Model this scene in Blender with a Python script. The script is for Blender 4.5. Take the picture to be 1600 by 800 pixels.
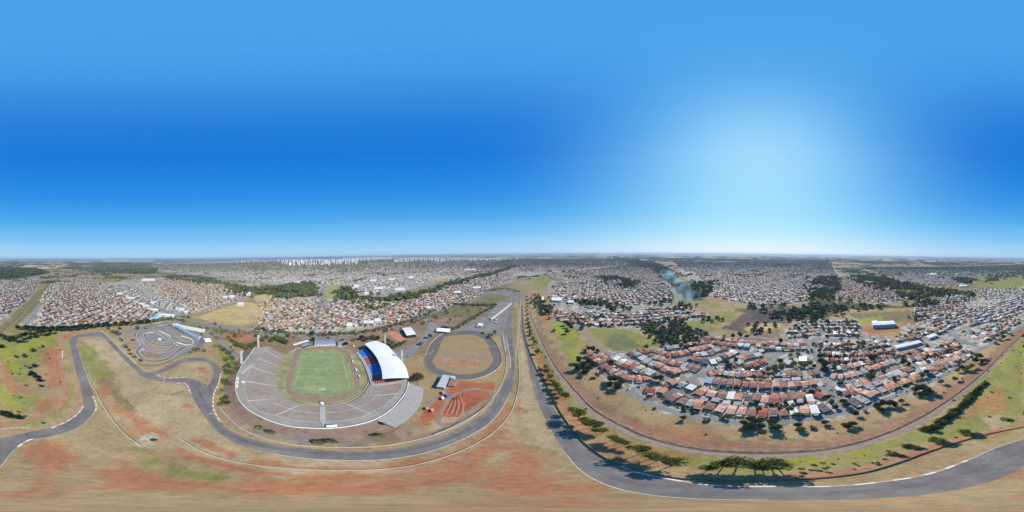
import bpy, bmesh, math, random
import numpy as np
from mathutils import Vector, Matrix
from mathutils.geometry import tessellate_polygon
R = math.radians
random.seed(7); rng = np.random.default_rng(11)
S = bpy.context.scene; COL = S.collection
for o in list(bpy.data.objects): bpy.data.objects.remove(o)

# ------------------------------------------------------------ camera, world, sun, exposure
H = 195.0                                        # height of the drone above the football pitch
TILT = Matrix.Rotation(R(1.12), 3, Vector((-1, 1, 0)).normalized())
cam = bpy.data.cameras.new('camera'); cam.type = 'PANO'
cam.panorama_type = 'EQUIRECTANGULAR'; cam.clip_start = .5; cam.clip_end = 120000
camo = bpy.data.objects.new('camera', cam); COL.objects.link(camo); S.camera = camo
camo.matrix_world = Matrix.Translation((0, 0, H)) @ (TILT @ Matrix.Rotation(R(90), 3, 'X')).to_4x4()
S.render.engine = 'CYCLES'
S.view_settings.view_transform = 'Standard'; S.view_settings.look = 'None'
S.view_settings.exposure = 0.42; S.view_settings.gamma = 1; S.view_settings.use_curve_mapping = False
SUN_AZ, SUN_EL = 84.0, 42.0
sl = bpy.data.lights.new('sun', 'SUN'); sl.energy = 5.0; sl.angle = R(.53); sl.color = (1, .93, .83)
so = bpy.data.objects.new('sun', sl); COL.objects.link(so)
sd = Vector((math.sin(R(SUN_AZ))*math.cos(R(SUN_EL)), math.cos(R(SUN_AZ))*math.cos(R(SUN_EL)), math.sin(R(SUN_EL))))
so.rotation_euler = sd.to_track_quat('Z', 'Y').to_euler(); so.location = sd*900
W = bpy.data.worlds.new('World'); S.world = W; W.use_nodes = True
wn, wl = W.node_tree.nodes, W.node_tree.links; wn.clear()
wo = wn.new('ShaderNodeOutputWorld'); bg = wn.new('ShaderNodeBackground')
sky = wn.new('ShaderNodeTexSky'); sky.sky_type = 'NISHITA'; sky.sun_disc = False
sky.sun_elevation = R(SUN_EL); sky.sun_rotation = R(SUN_AZ); sky.altitude = 600
sky.air_density = 1.0; sky.dust_density = .6; sky.ozone_density = 2.0
bg.inputs[1].default_value = .0748
# the air over the town that day: a clear deep blue belt half way up, paler overhead and at the horizon
tc = wn.new('ShaderNodeTexCoord'); sp = wn.new('ShaderNodeSeparateXYZ'); wl.new(tc.outputs['Generated'], sp.inputs[0])
asn = wn.new('ShaderNodeMath'); asn.operation = 'ARCSINE'; wl.new(sp.outputs[2], asn.inputs[0])
dv = wn.new('ShaderNodeMath'); dv.operation = 'DIVIDE'; dv.inputs[1].default_value = math.pi/2; wl.new(asn.outputs[0], dv.inputs[0])
def srgb(h):
    c = [int(h[i:i+2], 16)/255 for i in (0, 2, 4)]
    return tuple(x/12.92 if x <= .04045 else ((x+.055)/1.055)**2.4 for x in c)
def ramp(stops, fac):
    r = wn.new('ShaderNodeValToRGB'); el = r.color_ramp.elements
    while len(el) > 1: el.remove(el[-1])
    for i, (p, c) in enumerate(stops):
        e = el[0] if i == 0 else el.new(p); e.position = p; e.color = srgb(c)+(1,)
    wl.new(fac, r.inputs[0]); return r.outputs[0]
SKY_FAR = [(0, 'b7dcf3'), (.03, 'a2d5f6'), (.075, '7cc4f6'), (.15, '4aa8ef'), (.225, '2f92e7'), (.3, '1d86e1'), (.4, '1579da'), (.5, '1f7edb'), (.6, '3389de'), (.7, '4098e5'), (.82, '4aa2e9'), (1, '4ba3ea')]
SKY_SUN = [(0, 'fbfdff'), (.03, 'e0f5fd'), (.08, 'bceefe'), (.15, 'a0e2fe'), (.25, '90d8fd'), (.38, '85cffa'), (.47, '70c1f7'), (.58, '5cb2f1'), (.7, '4fa8ec'), (1, '4ba3ea')]
rf = ramp(SKY_FAR, dv.outputs[0]); rs = ramp(SKY_SUN, dv.outputs[0])
dt = wn.new('ShaderNodeVectorMath'); dt.operation = 'DOT_PRODUCT'; 
hn = wn.new('ShaderNodeVectorMath'); hn.operation = 'MULTIPLY'; hn.inputs[1].default_value = (1, 1, 0); wl.new(tc.outputs['Generated'], hn.inputs[0])
nn_ = wn.new('ShaderNodeVectorMath'); nn_.operation = 'NORMALIZE'; wl.new(hn.outputs[0], nn_.inputs[0]); wl.new(nn_.outputs[0], dt.inputs[0])
dt.inputs[1].default_value = (math.sin(R(SUN_AZ+2)), math.cos(R(SUN_AZ+2)), 0)
mr0 = wn.new('ShaderNodeMapRange'); wl.new(dt.outputs['Value'], mr0.inputs[0]); mr0.inputs[1].default_value = -.42
mr = wn.new('ShaderNodeMath'); mr.operation = 'POWER'; mr.inputs[1].default_value = 3.3; wl.new(mr0.outputs[0], mr.inputs[0])
mx = wn.new('ShaderNodeMix'); mx.data_type = 'RGBA'
wl.new(mr.outputs[0], mx.inputs[0]); wl.new(rf, mx.inputs[6]); wl.new(rs, mx.inputs[7])
# soft white aureole round the sun
d3 = wn.new('ShaderNodeVectorMath'); d3.operation = 'DOT_PRODUCT'; wl.new(tc.outputs['Generated'], d3.inputs[0]); d3.inputs[1].default_value = (math.sin(R(SUN_AZ+3))*math.cos(R(34)), math.cos(R(SUN_AZ+3))*math.cos(R(34)), math.sin(R(34)))
m30 = wn.new('ShaderNodeMapRange'); m30.inputs[1].default_value = .3; wl.new(d3.outputs['Value'], m30.inputs[0]); m31 = wn.new('ShaderNodeMath'); m31.operation = 'POWER'; m31.inputs[1].default_value = 9; wl.new(m30.outputs[0], m31.inputs[0])
m3 = wn.new('ShaderNodeMath'); m3.operation = 'MULTIPLY'; m3.inputs[1].default_value = .36; wl.new(m31.outputs[0], m3.inputs[0])
mxa = wn.new('ShaderNodeMix'); mxa.data_type = 'RGBA'; wl.new(m3.outputs[0], mxa.inputs[0]); wl.new(mx.outputs[2], mxa.inputs[6]); mxa.inputs[7].default_value = srgb('c4ecff')+(1,)
sc10 = wn.new('ShaderNodeVectorMath'); sc10.operation = 'SCALE'; wl.new(mxa.outputs[2], sc10.inputs[0]); sc10.inputs['Scale'].default_value = 10.0
mx2 = wn.new('ShaderNodeMix'); mx2.data_type = 'RGBA'; mx2.inputs[0].default_value = .98
wl.new(sky.outputs[0], mx2.inputs[6]); wl.new(sc10.outputs[0], mx2.inputs[7])
wl.new(mx2.outputs[2], bg.inputs[0]); wl.new(bg.outputs[0], wo.inputs[0])

# ------------------------------------------------------------ terrain and picking
def smooth(t): t = np.clip(t, 0, 1); return t*t*(3-2*t)
def terr(x, y):
    x = np.asarray(x, float); y = np.asarray(y, float); r = np.hypot(x, y)
    f = smooth((r-2600)/24000)
    az = np.arctan2(x, y)
    h = 165*f
    h = h + 16*smooth((r-2600)/6000)*(np.sin(x/1400+1.3)*np.cos(y/1750+.4)) + 42*smooth((r-6000)/9000)*(np.sin(x/2900+y/5200)*np.sin(y/3300-.8))
    h = h + 42*np.exp(-((az+.93)/.55)**2)*smooth((r-2300)/2600)*np.exp(-(np.maximum(r-6500, 0)/6000)**2)
    return h
def ray(px, py):
    a = (px-800)/800*math.pi; e = -(py-400)/400*math.pi/2
    v = TILT @ Vector((math.sin(a)*math.cos(e), math.cos(a)*math.cos(e), math.sin(e)))
    return v
def G(px, py, z=0.0):
    """ground point seen at photograph position px, py on a level z above the terrain"""
    v = ray(px, py)
    hz = math.hypot(v.x, v.y); t = -v.z/hz
    t = max(t, .0045)
    d = (H-z)/t
    if d > 2500:
        for _ in range(30):
            h = float(terr(v.x/hz*d, v.y/hz*d)); d = .5*d+.5*max(300, (H-z-h)/t)
            d = min(d, 26000)
    return (v.x/hz*d, v.y/hz*d)
def GL(pts, z=0.0): return [G(p[0], p[1], z) for p in pts]
def catmull(pts, step=4.0, closed=False):
    P = [Vector(p[:2]) for p in pts]; n = len(P); out = []
    rngi = range(n if closed else n-1)
    for i in rngi:
        if closed: a, b, c, d = P[(i-1) % n], P[i], P[(i+1) % n], P[(i+2) % n]
        else: a, b, c, d = P[max(i-1, 0)], P[i], P[i+1], P[min(i+2, n-1)]
        k = max(1, int((c-b).length/step))
        for j in range(k):
            t = j/k
            out.append(.5*((2*b)+(c-a)*t+(2*a-5*b+4*c-d)*t*t+(3*b-a-3*c+d)*t**3))
    if not closed: out.append(P[-1])
    return [(p.x, p.y) for p in out]
def resample(pts, n):
    P = np.array(pts, float); d = np.r_[0, np.cumsum(np.hypot(*np.diff(P, axis=0).T))]
    t = np.linspace(0, d[-1], n); return [(np.interp(q, d, P[:, 0]), np.interp(q, d, P[:, 1])) for q in t]

# ------------------------------------------------------------ materials
AL = .86
def mat(name, col, rough=.85, var=.15, scale=.5, col2=None, bump=0, metal=0, spec=.3, detail=4, attr=None, fine=0, wave=None):
    m = bpy.data.materials.new(name); m.use_nodes = True; n, l = m.node_tree.nodes, m.node_tree.links
    b = n['Principled BSDF']; b.inputs['Roughness'].default_value = rough; b.inputs['Metallic'].default_value = metal
    b.inputs['Specular IOR Level'].default_value = spec
    geo = n.new('ShaderNodeNewGeometry')
    tx = n.new('ShaderNodeTexNoise'); tx.inputs['Scale'].default_value = scale; tx.inputs['Detail'].default_value = detail; tx.inputs['Roughness'].default_value = .65
    l.new(geo.outputs['Position'], tx.inputs['Vector'])
    if attr:
        at = n.new('ShaderNodeAttribute'); at.attribute_name = attr; src = at.outputs['Color']
    else:
        rg = n.new('ShaderNodeRGB'); rg.outputs[0].default_value = tuple(col)+(1,); src = rg.outputs[0]
    if col2 is not None:
        mm = n.new('ShaderNodeMix'); mm.data_type = 'RGBA'; l.new(src, mm.inputs[6]); mm.inputs[7].default_value = tuple(col2)+(1,)
        r2 = n.new('ShaderNodeMapRange'); r2.inputs[1].default_value = .4; r2.inputs[2].default_value = .65; l.new(tx.outputs[0], r2.inputs[0]); l.new(r2.outputs[0], mm.inputs[0]); src = mm.outputs[2]
    r = n.new('ShaderNodeMapRange'); r.inputs[1].default_value = .3; r.inputs[2].default_value = .7
    r.inputs[3].default_value = (1-var)*AL; r.inputs[4].default_value = (1+var)*AL; l.new(tx.outputs[0], r.inputs[0])
    fac = r.outputs[0]
    if fine:
        t2 = n.new('ShaderNodeTexNoise'); t2.inputs['Scale'].default_value = scale*9; t2.inputs['Detail'].default_value = 3; l.new(geo.outputs['Position'], t2.inputs['Vector'])
        r3 = n.new('ShaderNodeMapRange'); r3.inputs[1].default_value = .3; r3.inputs[2].default_value = .7; r3.inputs[3].default_value = 1-fine; r3.inputs[4].default_value = 1+fine
        l.new(t2.outputs[0], r3.inputs[0]); mu = n.new('ShaderNodeMath'); mu.operation = 'MULTIPLY'; l.new(fac, mu.inputs[0]); l.new(r3.outputs[0], mu.inputs[1]); fac = mu.outputs[0]
    if wave:
        tco = n.new('ShaderNodeTexCoord'); wv = n.new('ShaderNodeTexWave'); wv.inputs['Scale'].default_value = wave[0]; wv.inputs['Distortion'].default_value = wave[2] if len(wave) > 2 else 0
        wv.bands_direction = wave[3] if len(wave) > 3 else 'X'
        l.new(tco.outputs['Object'], wv.inputs['Vector'])
        r4 = n.new('ShaderNodeMapRange'); r4.inputs[3].default_value = 1-wave[1]; r4.inputs[4].default_value = 1+wave[1]; l.new(wv.outputs['Fac'], r4.inputs[0])
        mu = n.new('ShaderNodeMath'); mu.operation = 'MULTIPLY'; l.new(fac, mu.inputs[0]); l.new(r4.outputs[0], mu.inputs[1]); fac = mu.outputs[0]
    vm = n.new('ShaderNodeVectorMath'); vm.operation = 'SCALE'; l.new(src, vm.inputs[0]); l.new(fac, vm.inputs['Scale'])
    l.new(vm.outputs[0], b.inputs['Base Color'])

    if bump:
        bp = n.new('ShaderNodeBump'); bp.inputs['Strength'].default_value = bump; bp.inputs['Distance'].default_value = .3
        l.new(tx.outputs[0], bp.inputs['Height']); l.new(bp.outputs[0], b.inputs['Normal'])
    return m
M = {}
M['asphalt'] = mat('asphalt', (.145, .132, .12), .8, .2, .03, col2=(.18, .155, .132), fine=.14)
M['asphalt_worn'] = mat('asphalt_worn', (.165, .147, .128), .9, .18, .04, col2=(.2, .168, .135), fine=.1)
M['street'] = mat('street_asphalt', (.2, .19, .175), .9, .15, .04, fine=.15)
M['path'] = mat('dirt_path', (.33, .24, .17), .95, .18, .08, fine=.15)
M['red_path'] = mat('red_dirt', (.36, .17, .10), .95, .2, .1, fine=.15)
M['gravel'] = mat('ballast_gravel', (.24, .18, .145), .95, .2, .2, fine=.2)
M['brown'] = mat('cinder_track', (.25, .165, .115), .95, .18, .1, fine=.15)
M['pitch'] = mat('pitch_turf', (.2, .245, .1), .95, .14, .06, col2=(.235, .25, .125), fine=.1)
M['line'] = mat('white_line', (.5, .49, .44), .9, .1, .5)
M['white'] = mat('white_paint', (.78, .78, .75), .6, .05, .3)
M['roofwhite'] = mat('white_metal_sheet', (.66, .66, .65), .5, .08, .06, wave=(1.1, .07))
M['roofgrey'] = mat('grey_metal_sheet', (.4, .42, .44), .5, .08, .1, wave=(1.1, .06))
M['roofblue'] = mat('slate_blue_sheet', (.2, .25, .33), .6, .12, .2)
M['concrete'] = mat('concrete', (.38, .36, .33), .9, .12, .15, fine=.1)
M['promenade'] = mat('promenade_concrete', (.27, .245, .205), .9, .15, .06, fine=.08)
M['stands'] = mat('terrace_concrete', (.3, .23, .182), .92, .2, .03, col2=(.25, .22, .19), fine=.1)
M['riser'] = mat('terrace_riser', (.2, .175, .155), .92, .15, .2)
M['stands2'] = mat('terrace_concrete_old', (.4, .38, .35), .92, .3, .3, col2=(.24, .23, .21), fine=.3)
M['aisle'] = mat('aisle_concrete', (.5, .45, .38), .9, .08, .3)
M['blueseat'] = mat('blue_seats', (.04, .17, .5), .6, .1, 1)
M['redseat'] = mat('red_seats', (.36, .1, .1), .6, .1, 1)
M['dark'] = mat('dark_opening', (.03, .03, .035), .5, .1, 1)
M['glass'] = mat('window_glass', (.04, .05, .06), .15, .1, 1, spec=.6)
M['steel'] = mat('galvanised_steel', (.5, .51, .52), .5, .08, 1, metal=.3)
M['barrier'] = mat('barrier_concrete', (.55, .5, .43), .9, .1, .4)
M['kerbw'] = mat('kerb_white', (.6, .57, .51), .8, .08, 1)
M['kerbr'] = mat('kerb_red', (.46, .27, .21), .8, .12, 1)
M['clay'] = mat('clay_court', (.45, .2, .1), .95, .12, .1)
M['wood'] = mat('tree_bark', (.1, .075, .055), .95, .2, 2)
M['redtarp'] = mat('red_clay_ground', (.36, .085, .035), .95, .35, .12, col2=(.3, .1, .05), fine=.3)
def leafmat(name, c, c2):
    m = mat(name, c, .8, .35, .9, col2=c2, spec=.15); n, l = m.node_tree.nodes, m.node_tree.links
    b = n['Principled BSDF']; src = b.inputs['Base Color'].links[0].from_socket; t = n.new('ShaderNodeBsdfTranslucent'); l.new(src, t.inputs[0])
    x = n.new('ShaderNodeMixShader'); x.inputs[0].default_value = .55; l.new(b.outputs[0], x.inputs[1]); l.new(t.outputs[0], x.inputs[2]); l.new(x.outputs[0], n['Material Output'].inputs[0])
    return m
M['leafdark'] = leafmat('leaf_dark', (.05, .066, .028), (.066, .085, .036))
M['darkwall'] = mat('shade_toned_wall', (.13, .12, .09), .95, .2, .5)  # dark tone carries the wall's shaded side and its shadow
M['leafmid'] = leafmat('leaf_mid', (.15, .18, .058), (.18, .205, .07))
M['leaflight'] = leafmat('leaf_light', (.19, .23, .06), (.24, .26, .08))
M['leafdry'] = leafmat('leaf_dry', (.16, .12, .085), (.12, .11, .06))
ROOF = {'o': (.44, .21, .12), 'b': (.25, .135, .1), 'p': (.5, .3, .22), 'g': (.31, .29, .265), 'w': (.6, .58, .54), 'd': (.12, .105, .1), 'r': (.3, .095, .065), 'l': (.42, .4, .37), 's': (.22, .3, .38)}
RNAME = {'o': 'orange tiled', 'b': 'brown tiled', 'p': 'salmon tiled', 'g': 'grey', 'w': 'white sheet', 'd': 'dark grey', 'r': 'brick-red tiled', 'l': 'pale grey', 's': 'blue-grey'}
for k, c in ROOF.items():
    M['roof_'+k] = mat('roof_'+RNAME[k].replace(' ', '_').replace('-', '_'), c, .85, .2, .35, fine=.18, wave=(4, .08, .3, 'X'))
WALLC = [(.55, .5, .42), (.46, .4, .32), (.52, .5, .47), (.44, .34, .25), (.36, .4, .4), (.52, .42, .27)]
for i, c in enumerate(WALLC): M['wall%d' % i] = mat('plaster', c, .9, .1, .6)
M['attr'] = mat('painted_by_house', (0, 0, 0), .85, .14, .25, attr='Col', fine=.12)
M['leafattr'] = mat('foliage_mass', (0, 0, 0), .9, .3, .35, attr='Col', spec=.1)

# ------------------------------------------------------------ object helpers
def tag(o, label=None, cat=None, group=None, kind=None):
    if label: o['label'] = label
    if cat: o['category'] = cat
    if group: o['group'] = group
    if kind: o['kind'] = kind
    return o
def mesh(name, v, f, m, parent=None, mi=None, smooth_=False):
    me = bpy.data.meshes.new(name); me.from_pydata([tuple(p) for p in v], [], f)
    for q in (m if isinstance(m, (list, tuple)) else [m]): me.materials.append(q)
    if mi is not None: me.polygons.foreach_set('material_index', mi)
    if smooth_: me.polygons.foreach_set('use_smooth', [True]*len(f))
    me.update()
    o = bpy.data.objects.new(name, me); COL.objects.link(o)
    if parent: o.parent = parent
    return o
def empty(name, loc, rz=0):
    o = bpy.data.objects.new(name, None); COL.objects.link(o); o.location = loc; o.rotation_euler = (0, 0, rz); o.empty_display_size = .5
    return o
def bigmesh(name, V, F, m, colors=None):
    """V (n,3), F (k,4) quads or tris with -1; fast numpy mesh; colors per face"""
    me = bpy.data.meshes.new(name); V = np.asarray(V, np.float32); F = np.asarray(F, np.int32)
    tri = F[:, 3] < 0 if F.shape[1] == 4 else np.ones(len(F), bool)
    tot = np.where(tri, 3, 4).astype(np.int32); st = np.r_[0, np.cumsum(tot)[:-1]].astype(np.int32)
    msk = np.ones(F.shape, bool)
    if F.shape[1] == 4: msk[tri, 3] = False
    li = F[msk]
    me.vertices.add(len(V)); me.vertices.foreach_set('co', V.ravel())
    me.loops.add(len(li)); me.loops.foreach_set('vertex_index', li)
    me.polygons.add(len(F)); me.polygons.foreach_set('loop_start', st); me.polygons.foreach_set('loop_total', tot)
    me.update(calc_edges=True)
    if colors is not None:
        a = me.attributes.new('Col', 'FLOAT_COLOR', 'FACE'); c = np.c_[np.asarray(colors, np.float32), np.ones(len(F), np.float32)]
        a.data.foreach_set('color', c.ravel().astype(np.float32))
    me.materials.append(m)
    o = bpy.data.objects.new(name, me); COL.objects.link(o); return o
class MB:
    def __init__(s): s.v = []; s.f = []; s.mi = []
    def add(s, v, f, mi=0):
        b = len(s.v); s.v += [tuple(p) for p in v]; s.f += [tuple(i+b for i in q) for q in f]; s.mi += [mi]*len(f)
    def box(s, x0, x1, y0, y1, z0, z1, mi=0):
        s.add([(x0, y0, z0), (x1, y0, z0), (x1, y1, z0), (x0, y1, z0), (x0, y0, z1), (x1, y0, z1), (x1, y1, z1), (x0, y1, z1)],
              [(3, 2, 1, 0), (4, 5, 6, 7), (0, 1, 5, 4), (1, 2, 6, 5), (2, 3, 7, 6), (3, 0, 4, 7)], mi)
    def tube(s, a, b, r0, r1, n=6, mi=0):
        a = Vector(a); b = Vector(b); q = (b-a).to_track_quat('Z', 'Y')
        v = []
        for P, r in ((a, r0), (b, r1)):
            for i in range(n): v.append(P + q @ Vector((r*math.cos(2*math.pi*i/n), r*math.sin(2*math.pi*i/n), 0)))
        s.add(v, [(i, (i+1) % n, n+(i+1) % n, n+i) for i in range(n)]+[tuple(range(n, 2*n))], mi)
    def build(s, name, m, parent=None, smooth_=False): return mesh(name, s.v, s.f, m, parent, s.mi, smooth_)
def poly_sheet(name, wpts, z, m, label=None, cat=None, kind='structure', group=None, parent=None):
    tri = tessellate_polygon([[Vector((p[0], p[1], 0)) for p in wpts]])
    o = mesh(name, [(p[0], p[1], z) for p in wpts], [tuple(t) for t in tri], m, parent)
    if parent is None: tag(o, label, cat, group, kind)
    # face normals up
    bm = bmesh.new(); bm.from_mesh(o.data)
    for f in bm.faces:
        if f.normal.z < 0: f.normal_flip()
    bm.to_mesh(o.data); bm.free()
    return o
def strip(name, L, Rr, z, m, kind='structure', label=None, cat=None, parent=None, n=None):
    """ribbon between two edges given in world space"""
    P = catmull(L, 5)+catmull(Rr, 5)[::-1]
    tri = tessellate_polygon([[Vector((p[0], p[1], 0)) for p in P]])
    o = mesh(name, [(p[0], p[1], z) for p in P], [tuple(t) for t in tri], m, parent)
    bm = bmesh.new(); bm.from_mesh(o.data)
    for q in bm.faces:
        if q.normal.z < 0: q.normal_flip()
    bm.to_mesh(o.data); bm.free()
    if parent is None: tag(o, label, cat, None, kind)
    return o
def offset(line, w):
    P = [Vector(p) for p in line]; A = []; B = []
    for i, p in enumerate(P):
        t = (P[min(i+1, len(P)-1)]-P[max(i-1, 0)]); t = t.normalized() if t.length > 0 else Vector((1, 0)); nrm = Vector((-t.y, t.x))
        A.append(tuple(p+nrm*w/2)); B.append(tuple(p-nrm*w/2))
    return A, B
def road(name, px, w, z, m, kind='structure', world=False, **k):
    c = catmull(px if world else GL(px), 4); A, B = offset(c, w)
    v = [(p[0], p[1], z+float(terr(*p))) for p in A]+[(p[0], p[1], z+float(terr(*p))) for p in B]; n = len(A)
    o = mesh(name, v, [(n+i, n+i+1, i+1, i) for i in range(n-1)], m); tag(o, kind=kind, **k); return o
def wall(name, px, h, w, m, label, cat, z=0, world=False, parent=None, closed=False):
    c = catmull(px if world else GL(px, z), 3, closed)
    if closed: c.append(c[0])
    A, B = offset(c, w); n = len(A)
    v = [(p[0], p[1], z-.1) for p in A]+[(p[0], p[1], z-.1) for p in B]+[(p[0], p[1], z+h) for p in A]+[(p[0], p[1], z+h) for p in B]
    f = []
    for i in range(n-1):
        f += [(i, 2*n+i, 2*n+i+1, i+1), (n+i, n+i+1, 3*n+i+1, 3*n+i), (2*n+i, 3*n+i, 3*n+i+1, 2*n+i+1)]
    f += [(0, n, 3*n, 2*n), (n-1, 3*n-1, 4*n-1, 2*n-1)]
    o = mesh(name, v, f, m, parent); 
    if parent is None: tag(o, label, cat)
    return o
def ordn(i):
    w = ['first', 'second', 'third', 'fourth', 'fifth', 'sixth', 'seventh', 'eighth', 'ninth', 'tenth', 'eleventh', 'twelfth', 'thirteenth', 'fourteenth', 'fifteenth', 'sixteenth', 'seventeenth', 'eighteenth', 'nineteenth', 'twentieth']
    if i < 20: return w[i]
    t = i+1; tens = {2: 'twenty', 3: 'thirty', 4: 'forty', 5: 'fifty', 6: 'sixty', 7: 'seventy', 8: 'eighty', 9: 'ninety'}
    if t >= 100: return '%dth' % t
    if t % 10 == 0: return tens[t//10][:-1]+'ieth'
    return tens[t//10]+'-'+w[t % 10-1]
def inpoly(X, Y, P):
    P = np.asarray(P); r = np.zeros(X.shape, bool); j = len(P)-1
    for i in range(len(P)):
        xi, yi = P[i]; xj, yj = P[j]
        c = ((yi > Y) != (yj > Y)) & (X < (xj-xi)*(Y-yi)/(yj-yi+1e-12)+xi); r ^= c; j = i
    return r
def sdf(X, Y, P):
    P = np.asarray(P); d = np.full(X.shape, 1e18); n = len(P)
    for i in range(n):
        ax, ay = P[i]; bx, by = P[(i+1) % n]; ex, ey = bx-ax, by-ay; L = ex*ex+ey*ey+1e-9
        t = np.clip(((X-ax)*ex+(Y-ay)*ey)/L, 0, 1); d = np.minimum(d, (X-ax-t*ex)**2+(Y-ay-t*ey)**2)
    d = np.sqrt(d); return np.where(inpoly(X, Y, P), d, -d)
# ------------------------------------------------------------ the ground: one sheet to the horizon, land cover stored as colour on it
DEEP = (.35, .115, .06); BANK = (.25, .14, .09); DRY = (.3, .218, .115); PALE = (.35, .275, .165); GREEN = (.19, .195, .06); LIME = (.24, .25, .045); RED = (.33, .125, .07); RED2 = (.29, .16, .105)
BRN = (.19, .135, .085); FIELD = (.44, .33, .16); URB = (.32, .275, .225); BURN = (.06, .055, .058); WOOD = (.04, .05, .025); OLIVE = (.15, .135, .065); GREY = (.2, .19, .18); PINKS = (.26, .165, .13)
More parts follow.
